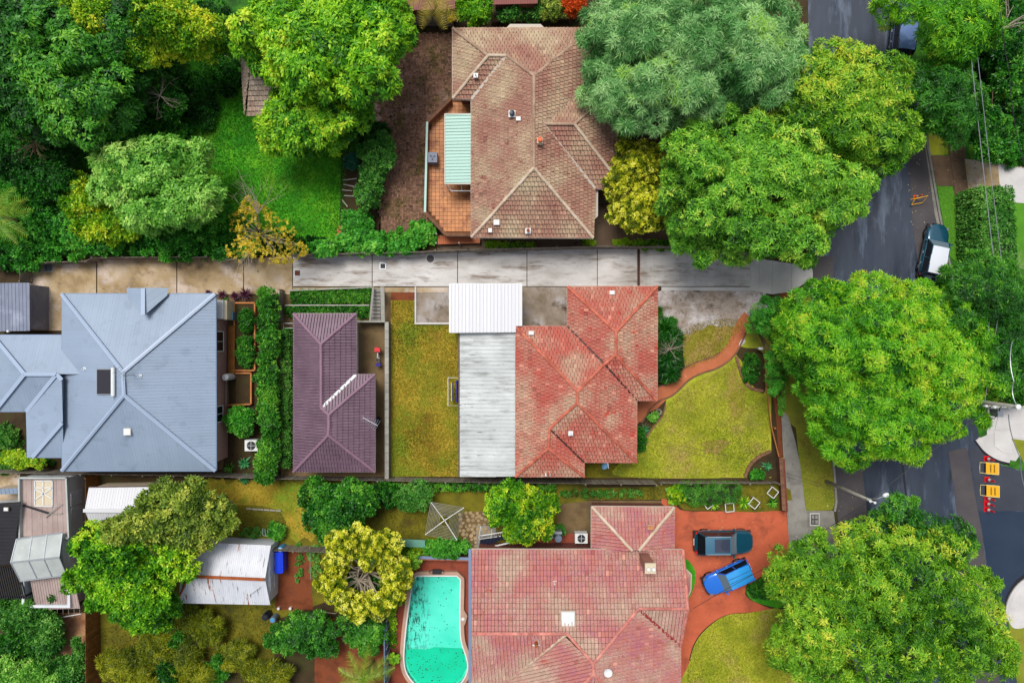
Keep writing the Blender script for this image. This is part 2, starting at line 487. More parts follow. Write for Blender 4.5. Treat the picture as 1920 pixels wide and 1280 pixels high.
# walls
reg('brickR', brickM('red_brick', c(150, 78, 56), c(176, 100, 72), c(150, 130, 116)))
reg('brickP', brickM('pink_brick', c(160, 100, 88), c(184, 126, 104), c(190, 170, 160)))
reg('brickD', brickM('dark_red_brick', c(110, 46, 30), c(130, 60, 40), c(96, 70, 60)))
reg('render', M('cream_render', [c(206, 190, 160), c(216, 202, 176)], 1, bump=0.1))
reg('weather', M('white_weatherboard', [c(206, 210, 214), c(222, 224, 226)], 1, bump=0.1))
reg('wood', M('weathered_fence_timber', [c(104, 96, 84), c(140, 132, 120), c(120, 108, 92)], 2, rough=0.9, bump=0.4, attr=0.2, stretch=(1, 1, 0.2)))
reg('woodB', M('brown_fence_timber', [c(118, 74, 26), c(150, 96, 40)], 2, rough=0.85, bump=0.4, attr=0.2, objr=0.1))
reg('woodO', M('orange_timber', [c(176, 108, 56), c(200, 134, 80)], 2, rough=0.8, bump=0.3, attr=0.1, objr=0.1))
reg('woodG', M('grey_timber', [c(150, 148, 138), c(176, 172, 160)], 2, rough=0.85, bump=0.3, attr=0.12, objr=0.1))
reg('pinkdeck', M('faded_pink_boards', [c(160, 140, 134), c(184, 164, 156)], 0.8, rough=0.85, bump=0.3, objr=0.06, over=[(c(96, 80, 74), 2.5, 0.66, 0.72, (3, 0.5, 1))]))
reg('poly', M('cloudy_polycarbonate', [c(170, 176, 172), c(190, 196, 192)], 1, rough=0.3, bump=0.1, over=[(c(206, 210, 200), 3, 0.62, 0.7)]))
reg('black', M('near_black_iron', [c(28, 28, 32), c(40, 38, 42)], 0.8, rough=0.5, bump=0.1, over=[(c(70, 66, 66), 3, 0.62, 0.75)]))
reg('greyiron', M('dull_grey_iron', [c(116, 122, 142), c(136, 142, 160)], 0.6, rough=0.5, bump=0.1, over=[(c(160, 166, 184), 0.5, 0.55, 0.7), (c(90, 94, 112), 1.0, 0.6, 0.75, (2, 0.4, 1))]))
reg('brownwall', M('brown_timber_wall', [c(150, 96, 40)], rough=0.8, bump=0.2))
reg('glass', glassM('dark_glass', c(24, 30, 36)))
reg('glassS', glassM('solar_glass', c(30, 20, 26)))
reg('glassB', glassM('sky_glass', c(90, 130, 160)))
reg('metal', M('galvanised_metal', [c(176, 180, 184)], rough=0.4, bump=0, metal=0.6))
reg('metalD', M('dark_metal', [c(40, 40, 44)], rough=0.5, bump=0))
reg('tank', M('grey_tank', [c(110, 124, 140)], rough=0.4, bump=0))
reg('plW', M('white_plastic', [c(226, 228, 226)], rough=0.35, bump=0))
reg('plB', M('bright_blue_plastic', [c(16, 60, 214)], rough=0.35, bump=0))
reg('plC', M('cyan_plastic', [c(70, 150, 200)], rough=0.35, bump=0))
reg('navy', M('navy_plastic', [c(20, 28, 50)], rough=0.35, bump=0))
reg('purpleC', M('violet_cloth', [c(64, 52, 130)], rough=0.9, bump=0.2))
reg('redP', M('signal_red', [c(214, 20, 36)], rough=0.4, bump=0))
reg('orangeP', M('orange_plastic', [c(236, 92, 20)], rough=0.4, bump=0))
reg('yellowP', M('sign_yellow', [c(240, 178, 10)], rough=0.4, bump=0))
reg('ink', M('sign_ink', [c(60, 40, 10)], rough=0.6, bump=0))
reg('yframe', M('pale_yellow_frame', [c(230, 214, 150)], rough=0.5, bump=0))
reg('tyre', M('tyre_rubber', [c(22, 22, 24)], rough=0.8, bump=0.1))
reg('rim', M('alloy', [c(150, 152, 156)], rough=0.3, bump=0, metal=0.7))
reg('stone', M('sandstone', [c(150, 126, 88), c(184, 160, 122)], 1.5, objr=0.14, bump=0.5))
reg('brickpav', M('mossy_brick_paving', [c(100, 70, 52), c(134, 100, 80), c(118, 78, 60)], 0.35, rough=0.85, bump=0.4, bsc=14, attr=0.45, over=[(c(92, 78, 36), 0.6, 0.5, 0.66), (c(160, 130, 116), 0.35, 0.54, 0.66), (c(50, 36, 22), 3.0, 0.58, 0.66)]))
reg('floortile', M('orange_terracotta_tile', [c(190, 118, 62), c(214, 146, 88)], 0.5, rough=0.5, bump=0.1, attr=0.14, over=[(c(140, 74, 36), 0.5, 0.5, 0.62), (c(116, 66, 36), 2.2, 0.62, 0.7)]))
reg('grout', M('dark_grout', [c(110, 70, 40)], rough=0.9, bump=0))
reg('edgebrick', M('garden_edge_brick', [c(110, 78, 58), c(140, 100, 74)], 2, objr=0.14, bump=0.3))
reg('coping', M('pinkish_pool_coping', [c(178, 142, 122), c(194, 160, 138)], 1.5, bump=0.2, objr=0.05))
# ------------------------------------------------------------------ roofs
def rag(pts, amp=4, step=9, seed=1):
    """a ragged version of a traced outline"""
    rr = random.Random(seed); out = []
    n = len(pts)
    for i in range(n):
        a, b = pts[i], pts[(i + 1) % n]; L = math.hypot(b[0] - a[0], b[1] - a[1]); m = max(1, int(L / step))
        for k in range(m):
            t = k / m; out.append((a[0] + (b[0] - a[0]) * t + rr.uniform(-amp, amp), a[1] + (b[1] - a[1]) * t + rr.uniform(-amp, amp)))
    return out


def clip(poly, x0, x1, y0, y1):
    """clip a 2D polygon to a rectangle"""
    for ax, lim, keep in ((0, x0, 1), (0, x1, -1), (1, y0, 1), (1, y1, -1)):
        out = []; n = len(poly)
        if n < 3: return []
        for i in range(n):
            a, b = poly[i], poly[(i + 1) % n]
            da, db = (a[ax] - lim) * keep, (b[ax] - lim) * keep
            if da >= 0: out.append(a)
            if (da >= 0) != (db >= 0):
                t = da / (da - db)
                out.append((a[0] + (b[0] - a[0]) * t, a[1] + (b[1] - a[1]) * t))
        poly = out
    if len(poly) < 3: return []
    ar = abs(sum(poly[i][0] * poly[(i + 1) % len(poly)][1] - poly[(i + 1) % len(poly)][0] * poly[i][1] for i in range(len(poly)))) / 2
    return poly if ar > 1e-4 else []


def frame_of(pts):
    """origin on the lowest edge, u along the eave, v up the slope, n outward"""
    n = Vector((0, 0, 0)); m = len(pts)
    for i in range(m):
        a, b = pts[i], pts[(i + 1) % m]
        n += Vector(((a.y - b.y) * (a.z + b.z), (a.z - b.z) * (a.x + b.x), (a.x - b.x) * (a.y + b.y)))
    n.normalize()
    if n.z < 0: n = -n
    u = Vector((0, 0, 1)).cross(n)
    if u.length < 1e-4: u = Vector((1, 0, 0))
    u.normalize(); v = n.cross(u)
    o = min(pts, key=lambda p: p.dot(v))
    return o, u, v, n


def tile_face(mb, pts, tw, tv, roll=0.035, tilt=0.085, lap=0.3, seed=0, stag=True):
    """rows of real overlapping tiles over one plane of a roof"""
    o, u, v, n = frame_of(pts)
    q = [((p - o).dot(u), (p - o).dot(v)) for p in pts]
    u0, u1 = min(a for a, b in q), max(a for a, b in q)
    v0, v1 = min(b for a, b in q), max(b for a, b in q)
    rr = random.Random(seed)
    rows = int((v1 - v0) / tv) + 1
    colsN = int((u1 - u0) / tw) + 2
    for r in range(rows):
        off = 0.0 if r % 2 == 0 or not stag else tw * 0.5
        ya, yb = v0 + r * tv, v0 + (r + 1) * tv
        rowdev = rr.uniform(-0.004, 0.004)
        for k in range(colsN):
            xa = u0 - off + k * tw
            mb.cur = min(1, max(0, rr.gauss(0.5, 0.17)))
            dv = rr.uniform(-0.008, 0.01) + rowdev
            for (ca, cb, h) in ((xa + .014, xa + tw * lap, roll), (xa + tw * lap, xa + tw - .014, 0.0)):
                pl = clip(q, ca, cb, ya + .02, yb)
                if not pl: continue
                nn = len(pl); vs = []
                for (a, b) in pl:
                    vs.append(o + u * a + v * b + n * (0.012 + h + dv + tilt * (1 - (b - ya) / tv)))
                for (a, b) in pl:
                    vs.append(o + u * a + v * b)
                fs = [tuple(range(nn))]
                for i in range(nn):
                    j = (i + 1) % nn
                    a, b = pl[i], pl[j]
                    if abs(b[1] - ya - .02) < 1e-5 and abs(a[1] - ya - .02) < 1e-5 or (h > 0 and abs(a[0] - b[0]) < 1e-5):
                        fs.append((j, i, nn + i, nn + j))
                mb.add(vs, fs)
    mb.cur = 0.5


def fix(pts):
    return [p if isinstance(p, Vector) else P(*p) for p in pts]


def rz(px, py, ze, t, ax, eave):
    """height of a roof point from its run back to the eave line (pixel coordinate) at slope t"""
    e = (eave - (960 if ax == 'x' else 640)) / S * (CH - ze) / CH
    g = ((px - 960) if ax == 'x' else (py - 640)) / S
    z = ze
    for _ in range(30): z = ze + t * abs(g * (CH - z) / CH - e)
    return z


def deck(name, faces, mat, parent, down=0.03):
    mb = MB()
    for f in faces:
        b = len(mb.v)
        mb.add([p - Vector((0, 0, down)) for p in f], [tuple(range(len(f)))])
    return mb.build(name, mat, parent)


CAPS = {}
def cap_mesh(key, rad, L):
    if key in CAPS: return CAPS[key]
    mb = MB(); n = 5; vs = []
    for x, s_ in ((0, 1.0), (L, 0.86)):
        for k in range(n + 1):
            t = math.pi * k / n
            vs.append((x, math.cos(t) * rad * s_, math.sin(t) * rad * 0.75 * s_))
    fs = [(k, k + 1, n + 2 + k, n + 1 + k) for k in range(n)] + [tuple(range(n + 1))[::-1], tuple(range(n + 1, 2 * n + 2))]
    mb.add(vs, fs)
    me = bpy.data.meshes.new(key); me.from_pydata(mb.v, [], mb.f); me.update()
    CAPS[key] = me
    return me


def caps(parent, a, b, mat, key, rad=0.12, L=0.40, lift=0.09, name='ridge_tile'):
    me = cap_mesh(key, rad, L * 1.06)
    if not me.materials: me.materials.append(mat)
    a, b = Vector(a), Vector(b)
    d = b - a; n = max(1, round(d.length / L)); st = d.length / n
    dn = d.normalized(); sdv = Vector((0, 0, 1)).cross(dn).normalized(); up = dn.cross(sdv)
    rot = Matrix((dn, sdv, up)).transposed().to_euler()
    for i in range(n):
        p = a + dn * st * i + Vector((0, 0, lift)) + sdv * R.uniform(-0.012, 0.012)
        o = link(name, me, None, parent, p - wloc(parent))
        o.rotation_euler = rot; o.scale = (st / L, 1, 1)


def strip(mb, a, b, w, h, lift=0.04):
    lift = lift + 0.07
    a, b = Vector(a) + Vector((0, 0, lift)), Vector(b) + Vector((0, 0, lift))
    mb.bar(a, b, w, h)


def gutters(parent, edges, mat, w=0.12, h=0.1, name='gutter'):
    for a, b in edges:
        mb = MB(); a, b = Vector(a), Vector(b)
        mb.bar(a - Vector((0, 0, 0.05)), b - Vector((0, 0, 0.05)), w, h)
        mb.build(name, mat, parent)


def rib_face(parent, pts, sw, ribs, mat, rh=0.025, rw=0.035, name='roof_sheet', lift=0.0, th=0.006, along=None):
    """steel sheets laid side by side, each with standing ribs running down the slope"""
    o, u, v, n = frame_of(pts)
    if along is not None:
        u = along.copy(); u = (u - n * u.dot(n)).normalized(); v = n.cross(u)
    q = [((p - o).dot(u), (p - o).dot(v)) for p in pts]
    u0, u1 = min(a for a, b in q), max(a for a, b in q)
    v0, v1 = min(b for a, b in q) - 1, max(b for a, b in q) + 1
    k = 0; x = u0
    out = []
    while x < u1 - 1e-3:
        mb = MB()
        pl = clip(q, x + 0.002, min(x + sw, u1) - 0.002, v0, v1)
        if pl:
            nn = len(pl)
            vs = [o + u * a + v * b + n * (lift + th) for a, b in pl] + [o + u * a + v * b + n * (lift - 0.01) for a, b in pl]
            mb.add(vs, [tuple(range(nn))] + [((i + 1) % nn, i, nn + i, nn + (i + 1) % nn) for i in range(nn)])
            for r in range(ribs):
                ra = x + sw * (r + 0.5) / ribs
                pr = clip(q, ra - rw / 2, ra + rw / 2, v0, v1)
                if not pr: continue
                m_ = len(pr)
                cx = ra
                vs = [o + u * (cx + (a - cx) * 0.6) + v * b + n * (lift + th + rh) for a, b in pr] + [o + u * a + v * b + n * (lift + th) for a, b in pr]
                mb.add(vs, [tuple(range(m_))] + [((i + 1) % m_, i, m_ + i, m_ + (i + 1) % m_) for i in range(m_)])
            out.append(mb.build(name, mat, parent))
        x += sw; k += 1
    return out


def walls(parent, pxs, ze, inset, mat, name='wall', z0=0.0, top=None):
    """one wall slab per side of a footprint traced at eave height"""
    pts = [P(a, b, ze) for a, b in pxs]
    n = len(pts)
    ar = sum(pts[i].x * pts[(i + 1) % n].y - pts[(i + 1) % n].x * pts[i].y for i in range(n))
    if ar < 0: pts = pts[::-1]
    ins = []
    for i in range(n):
        a, b, d = pts[i - 1], pts[i], pts[(i + 1) % n]
        e1 = (b - a).normalized(); e2 = (d - b).normalized()
        n1 = Vector((-e1.y, e1.x, 0)); n2 = Vector((-e2.y, e2.x, 0))
        bis = (n1 + n2)
        k = inset / max(0.3, (1 + n1.dot(n2)))
        ins.append((b + bis * k, b + bis * ((inset + 0.2) / max(0.3, (1 + n1.dot(n2))))))
    res = []
    for i in range(n):
        (a, ai), (b, bi) = ins[i], ins[(i + 1) % n]
        mb = MB()
        q = [(a.x, a.y), (b.x, b.y), (bi.x, bi.y), (ai.x, ai.y)]
        mb.prism(q, z0, (top or ze) - 0.06)
        res.append(mb.build(name, mat, parent))
    return [i_[0] for i_ in ins]


def window_on(parent, pa, pb, t, w, z0, z1, panes=2, mat_f=None, out=0.05):
    """a framed window centred at fraction t of the wall from pa to pb (outer face)"""
    pa, pb = Vector((pa[0], pa[1], 0)), Vector((pb[0], pb[1], 0))
    d = (pb - pa).normalized(); nrm = Vector((d.y, -d.x, 0))
    cpt = pa.lerp(pb, t) + nrm * (out / 2 + 0.004) + Vector((0, 0, (z0 + z1) / 2))
    U = Vector((0, 0, 1)); hw, hh = w / 2, (z1 - z0) / 2
    mb = MB()
    for sx in (-1, 1): mb.obox(cpt + d * (hw * sx), d, nrm, U, 0.035, out / 2, hh)
    for sz in (-1, 1): mb.obox(cpt + U * (hh * sz), d, nrm, U, hw - 0.036, out / 2, 0.035)
    for k in range(1, panes): mb.obox(cpt + d * (-hw + w * k / panes), d, nrm, U, 0.02, out / 2 - 0.003, hh - 0.036)
    f = mb.build('window', mat_f or MT['whiteM'], parent)
    g = MB()
    g.obox(cpt - nrm * (out * 0.3), d, nrm, U, hw - 0.03, 0.008, hh - 0.03)
    g.build('pane', MT['glass'], f)
    return f


# ------------------------------------------------------------------ foliage
LEAF = {
    'rosette': dict(L=0.31, W=0.078, k=9, lift=(-0.1, 0.55), droop=0.1),
    'broad':   dict(L=0.36, W=0.135, k=8, lift=(-0.2, 0.6), droop=0.2),
    'fine':    dict(L=0.30, W=0.055, k=11, lift=(-0.1, 0.6), droop=0.15),
    'needle':  dict(L=0.42, W=0.045, k=11, lift=(-0.1, 0.6), droop=0.25),
    'small':   dict(L=0.16, W=0.075, k=8, lift=(-0.2, 1.1), droop=0.05),
    'tiny':    dict(L=0.10, W=0.06, k=9, lift=(0.0, 1.4), droop=0.0),
    'round':   dict(L=0.22, W=0.20, k=5, lift=(-0.1, 0.5), droop=0.05),
    'strap':   dict(L=0.65, W=0.05, k=13, lift=(0.1, 1.0), droop=0.45),
}


def rosettes(C, N, kind, rng, size=1.0, tone=None, tvar=0.17, aim=None):
    """C: clump centres, N: outward normals -> quads (leaf blades) and a tone per leaf"""
    K = LEAF[kind]; n = len(C); k = K['k']
    if n == 0: return np.zeros((0, 3)), np.zeros(0)
    N = N / (np.linalg.norm(N, axis=1, keepdims=True) + 1e-9)
    ref = np.where(np.abs(N[:, 2:3]) > 0.9, np.array([[1.0, 0, 0]]), np.array([[0, 0, 1.0]]))
    A = np.cross(N, ref); A /= np.linalg.norm(A, axis=1, keepdims=True) + 1e-9
    B = np.cross(N, A)
    th = (np.arange(k)[None, :] * 2 * math.pi / k + rng.uniform(0, 6.28, (n, 1)) + rng.normal(0, 0.25, (n, k)))
    ph = rng.uniform(K['lift'][0], K['lift'][1], (n, k))
    D = (np.cos(ph) * np.cos(th))[..., None] * A[:, None] + (np.cos(ph) * np.sin(th))[..., None] * B[:, None] + np.sin(ph)[..., None] * N[:, None]
    if aim is not None: D = D + aim[None, None, :]; D /= np.linalg.norm(D, axis=2, keepdims=True)
    L = K['L'] * size * rng.uniform(0.7, 1.25, (n, k, 1))
    W = K['W'] * size * rng.uniform(0.8, 1.2, (n, k, 1))
    Wd = np.cross(D, N[:, None] + rng.normal(0, 0.35, (n, k, 3))); Wd /= np.linalg.norm(Wd, axis=2, keepdims=True) + 1e-9
    O = C[:, None] + rng.normal(0, 0.03 * size, (n, k, 3)) + D * L * 0.08
    dr = np.array([0, 0, -1.0])
    mid = O + D * L * 0.5 + dr * (K['droop'] * 0.15) * L
    tip = O + D * L + dr * K['droop'] * L
    V = np.stack([O, mid + Wd * W * 0.5, tip, mid - Wd * W * 0.5], axis=2).reshape(-1, 3)
    if tone is None: tone = np.full(n, 0.5)
    rnd = np.clip(tone[:, None] + rng.normal(0, tvar, (n, 1)) + rng.normal(0, 0.06, (n, k)), 0, 1).reshape(-1)
    return V, rnd


def wave(C, rng, f=0.6):
    t = np.zeros(len(C))
    for _ in range(5):
        kv = rng.normal(0, f, 3); t += np.sin(C @ kv + rng.uniform(0, 6.28)) * 0.2
    return t


def dome_points(lobes, dens, rng, low=-0.35, shrink=1.0, flat=0.8, tuft=0.34, cov=0.46, tip=2.0):
    """two levels of clumps: tufts over each lobe, leaf rosettes over each tuft; returns places, normals and a tone per tuft"""
    Cs, Ns, Ts = [], [], []
    Lb = np.array(lobes)
    for i, (x, y, z, r) in enumerate(lobes):
        rt = r * tuft
        nt_ = max(5, int(2 * (1 - low) * (r / rt) ** 2 * cov))
        zz = low + (1 - low) * (np.arange(nt_) + .5) / nt_; t = np.arange(nt_) * 2.39996 + rng.uniform(0, 6.28)
        zz = np.clip(zz + rng.normal(0, .05, nt_), -1, 1); t = t + rng.normal(0, .2, nt_); q = np.sqrt(1 - zz * zz)
        n_ = np.stack([q * np.cos(t), q * np.sin(t), zz], 1)
        p = np.array([x, y, z]) + n_ * ((r - rt * .6) * shrink * (1 + rng.normal(0, .10, nt_)))[:, None] * np.array([1, 1, flat])
        if shrink > 0.9 and len(lobes) > 1:
            d = (p[:, None] - Lb[None, :, :3]) / np.array([1, 1, flat])
            dist = np.linalg.norm(d, axis=2) / Lb[None, :, 3]
            dist[:, i] = 9
            keep = dist.min(1) > 0.72
            p, n_ = p[keep], n_[keep]
        k = len(p)
        if k == 0: continue
        m = max(3, int(dens * 2 * math.pi * rt * rt * 1.0))
        g = rng.normal(0, 1, (k, m, 3)); g /= np.linalg.norm(g, axis=2, keepdims=True)
        dn = (g * n_[:, None]).sum(2, keepdims=True)
        g = np.where(dn < -0.1, g - 2 * dn * n_[:, None], g)
        rr_ = rt * rng.uniform(.75, 1.25, (k, 1, 1))
        C = p[:, None] + g * rr_ * np.array([1, 1, .85])
        tn = np.repeat(rng.normal(0, 1, k), m)
        Cs.append(C.reshape(-1, 3)); Ns.append((g + n_[:, None] * .5 + np.array([0, 0, .5])).reshape(-1, 3)); Ts.append(tn + tip * (np.abs((g * n_[:, None]).sum(2)) - .55).reshape(-1))  # outward leaves lighter: new-growth colour plus painted clump light and dark
    return np.concatenate(Cs), np.concatenate(Ns), np.concatenate(Ts)


def make_lobes(ells, z0, z1, lr, rng, rim=1.1):
    """ells: crown outline as photograph ellipses (px,py,rx,ry); domed between z0 and z1"""
    lob = []
    zc = z0 + (z1 - z0) * 0.5
    kk = (CH - zc) / CH / S
    xs0 = min(e[0] - e[2] for e in ells); xs1 = max(e[0] + e[2] for e in ells)
    ys0 = min(e[1] - e[3] for e in ells); ys1 = max(e[1] + e[3] for e in ells)
    lp = lr / kk
    tries = 0; pts = []
    area = sum(math.pi * e[2] * e[3] for e in ells)
    want = max(3, int(area / (math.pi * lp * lp) * 2.3))
    while len(pts) < want and tries < want * 60:
        tries += 1
        x, y = rng.uniform(xs0, xs1), rng.uniform(ys0, ys1)
        best = 9
        for (ex, ey, rx, ry) in ells:
            ax, ay = max(rx - lp * 0.75, 2), max(ry - lp * 0.75, 2)
            best = min(best, math.hypot((x - ex) / ax, (y - ey) / ay))
        if best > 1: continue
        if any((x - a) ** 2 + (y - b) ** 2 < (lp * 1.05) ** 2 for a, b, _ in pts): continue
        pts.append((x, y, best))
    for (x, y, rho) in pts:
        r = lr * rng.uniform(0.7, 1.3)
        z = z0 + (z1 - z0) * math.sqrt(max(0, 1 - rho * rho * 0.85)) - r * 0.8 + rng.uniform(-0.2, 0.14) * (z1 - z0)
        p = P(x, y, z + r * 0.4)
        lob.append((p.x, p.y, max(z, r * 0.3), r))
    # straggling sprays beyond the outline
    for _ in range(int(len(lob) * rim)):
        e = ells[rng.integers(len(ells))]; a = rng.uniform(0, 6.283); k = rng.uniform(.86, 1.0)
        x, y = e[0] + math.cos(a) * e[2] * k, e[1] + math.sin(a) * e[3] * k
        r = lr * rng.uniform(.22, .42); z = z0 + (z1 - z0) * rng.uniform(.15, .6); p = P(x, y, z); lob.append((p.x, p.y, max(z, r * .3), r))
    return lob


def limbs(parent, base, lobes, mat, r0, rng, n=9, name='trunk', fork=0.35):
    zt = np.mean([l[2] for l in lobes])
    cx, cy = np.mean([l[0] for l in lobes]), np.mean([l[1] for l in lobes])
    f = Vector((base[0] + (cx - base[0]) * 0.5, base[1] + (cy - base[1]) * 0.5, zt * fork))
    mb = MB()
    mb.tube([(base[0], base[1], -0.1), (base[0], base[1], 0.25), tuple(Vector((base[0], base[1], 0)).lerp(f, 0.6)), tuple(f)], [r0 * 1.5, r0, r0 * 0.85, r0 * 0.75], 8)
    mb.build(name, mat, parent, smooth=True)
    idx = rng.permutation(len(lobes))[:n]
    for i in idx:
        x, y, z, r = lobes[i]
        e = Vector((x, y, z + r * 0.2))
        m_ = f.lerp(e, 0.55) + Vector((rng.uniform(-.3, .3), rng.uniform(-.3, .3), 0.25 * (z - f.z)))
        mb = MB()
        mb.tube([f, f.lerp(m_, 0.5) + Vector((0, 0, 0.15)), m_, e], [r0 * 0.55, r0 * 0.4, r0 * 0.25, r0 * 0.08], 6)
        mb.build('limb', mat, parent, smooth=True)


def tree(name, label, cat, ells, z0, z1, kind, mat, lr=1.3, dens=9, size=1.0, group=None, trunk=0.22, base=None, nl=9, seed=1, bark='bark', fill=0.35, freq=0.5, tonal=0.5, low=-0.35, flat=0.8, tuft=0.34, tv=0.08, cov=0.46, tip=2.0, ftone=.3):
    rng = np.random.default_rng(seed)
    lobes = make_lobes(ells, z0, z1, lr, rng)
    if base is None:
        base = P(ells[0][0], ells[0][1], 0.5 * (z0 + z1)); base.z = 0
    else:
        base = P(base[0], base[1], 0)
    t = thing(name, label, cat, base, group)
    C, N, T = dome_points(lobes, dens, rng, low=low, flat=flat, tuft=tuft, cov=cov, tip=tip)
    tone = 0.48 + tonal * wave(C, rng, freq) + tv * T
    V, r = rosettes(C, N, kind, rng, size, tone)
    if fill:
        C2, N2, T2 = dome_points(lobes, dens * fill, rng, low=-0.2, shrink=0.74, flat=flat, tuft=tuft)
        V2, r2 = rosettes(C2, N2, kind, rng, size * 1.25, ftone + tonal * wave(C2, rng, freq))  # inner leaves: older green, toned down to paint shade into crown gaps
        V = np.concatenate([V, V2]); r = np.concatenate([r, r2])
    g = V[:, 2] < 0.03
    V[g, 2] = 0.03
    mesh_np('crown', V, 4, r, mat, t)
    if trunk: limbs(t, base, lobes, MT[bark], trunk, rng, nl)
    return t


def shrub(label, px, py, rx, ry, h, kind, mat, seed=1, group=None, dens=26, size=1.0, lr=None, name='shrub', cat='shrub', tonal=0.5, stem=True):
    return tree(name, label, cat, [(px, py, rx, ry)], h * 0.55, h, kind, mat, lr=lr or max(0.22, min(rx, ry) / S * 0.5), dens=dens, size=size, group=group,
                trunk=0.05 if stem else 0, nl=4, seed=seed, freq=1.5, fill=0.4, tonal=tonal)


def hedge(label, poly, h, kind, mat, seed=1, dens=45, size=1.0, z0=0.1, name='hedge', cat='hedge', group=None, bulge=0.12):
    """clipped hedge: leaf clumps over the top and sides of a traced block"""
    rng = np.random.default_rng(seed)
    w = [tuple(P(a, b, h)[:2]) for a, b in poly]
    xs = [p[0] for p in w]; ys = [p[1] for p in w]
    A = (max(xs) - min(xs)) * (max(ys) - min(ys))
    m = int(A * dens)
    x, y = rng.uniform(min(xs), max(xs), m), rng.uniform(min(ys), max(ys), m)
    k = inpoly(x, y, w); x, y = x[k], y[k]
    C = np.stack([x, y, np.full(len(x), h)], 1)
    C[:, 2] += wave(C, rng, 2.0) * bulge + rng.normal(0, 0.03, len(x))
    N = np.zeros_like(C); N[:, 2] = 1; N[:, :2] = rng.normal(0, 0.3, (len(x), 2))
    Cs, Ns = [C], [N]
    ar = sum(w[i][0] * w[(i + 1) % len(w)][1] - w[(i + 1) % len(w)][0] * w[i][1] for i in range(len(w)))
    for i in range(len(w)):
        a, b = np.array(w[i]), np.array(w[(i + 1) % len(w)])
        L = np.linalg.norm(b - a); mm = int(L * h * dens * 0.8)
        if mm < 1: continue
        t = rng.uniform(0, 1, mm)[:, None]
        e = (b - a) / L; nn = np.array([e[1], -e[0]]) * (1 if ar > 0 else -1)
        xy = a + (b - a) * t
        Cc = np.concatenate([xy, rng.uniform(z0, h, mm)[:, None]], 1); Cc[:, :2] += nn * rng.normal(0, 0.05, (mm, 1))
        Cs.append(Cc); Ns.append(np.tile([nn[0], nn[1], 0.3], (mm, 1)))
    C = np.concatenate(Cs); N = np.concatenate(Ns)
    cx, cy = sum(xs) / len(xs), sum(ys) / len(ys)
    t = thing(name, label, cat, (cx, cy, 0), group)
    V, r = rosettes(C, N, kind, rng, size, 0.5 + 0.4 * wave(C, rng, 1.2))
    mesh_np('foliage', V, 4, r, mat, t)
    mb = MB(); mb.prism([(cx + (a - cx) * 0.9, cy + (b - cy) * 0.9) for a, b in w], 0.02, h - 0.12)
    mb.build('inner_growth', MT['twigs'], t)
    return t


def spiky(label, px, py, r, n, mat, seed=1, name='spiky_plant', cat='plant', group=None, h=0.5, width=0.07, z=0.0, tilt=(0.2, 1.1)):
    rr = random.Random(seed); b = P(px, py, h * 0.5 + z); b.z = z
    t = thing(name, label, cat, b, group)
    mb = MB(); R0 = r / S
    for i in range(n):
        a = i * 2.399 + rr.uniform(-.2, .2); el_ = rr.uniform(*tilt)
        L = R0 * rr.uniform(0.75, 1.1); mb.cur = rr.random()
        d = Vector((math.cos(a) * math.cos(el_), math.sin(a) * math.cos(el_), math.sin(el_)))
        s_ = Vector((-math.sin(a), math.cos(a), 0)) * width * 0.5
        o = b + Vector((0, 0, h * 0.2)); m1 = o + d * L * 0.5; tp = o + d * L + Vector((0, 0, -0.25 * L))
        mb.add([o - s_ * 0.6, o + s_ * 0.6, m1 + s_, tp, m1 - s_], [(0, 1, 2, 4), (4, 2, 3)])
    mb.build('leaves', mat, t)
    return t


def tufts(name, poly, mat, dens=60, h=0.07, seed=3, z=0.0, label=None, excl=(), parent=None, wid=0.035):
    """short grass blades over a traced area"""
    rng = np.random.default_rng(seed)
    w = pw(poly, 0)
    xs = [p[0] for p in w]; ys = [p[1] for p in w]
    m = int((max(xs) - min(xs)) * (max(ys) - min(ys)) * dens)
    x, y = rng.uniform(min(xs), max(xs), m), rng.uniform(min(ys), max(ys), m)
    k = inpoly(x, y, w)
    for e in excl: k &= ~inpoly(x, y, pw(e, 0))
    x, y = x[k], y[k]; n = len(x)
    a = rng.uniform(0, 6.283, n)
    hh = h * rng.uniform(0.5, 1.4, n); ln = rng.uniform(0.5, 1.6, n) * h
    b = np.stack([x, y, np.full(n, z)], 1)
    sdv = np.stack([np.cos(a), np.sin(a), np.zeros(n)], 1) * wid
    bend = rng.uniform(0, 6.283, n)
    tip = b + np.stack([np.cos(bend) * ln, np.sin(bend) * ln, hh], 1)
    V = np.stack([b - sdv, b + sdv, tip], 1).reshape(-1, 3)
    tone = np.clip(0.5 + 0.45 * wave(b, rng, 0.8) + rng.normal(0, 0.16, n), 0, 1)
    o = mesh_np(name, V, 3, tone, mat, parent)
    o['kind'] = 'stuff'
    if label: o['label'] = label
    return o


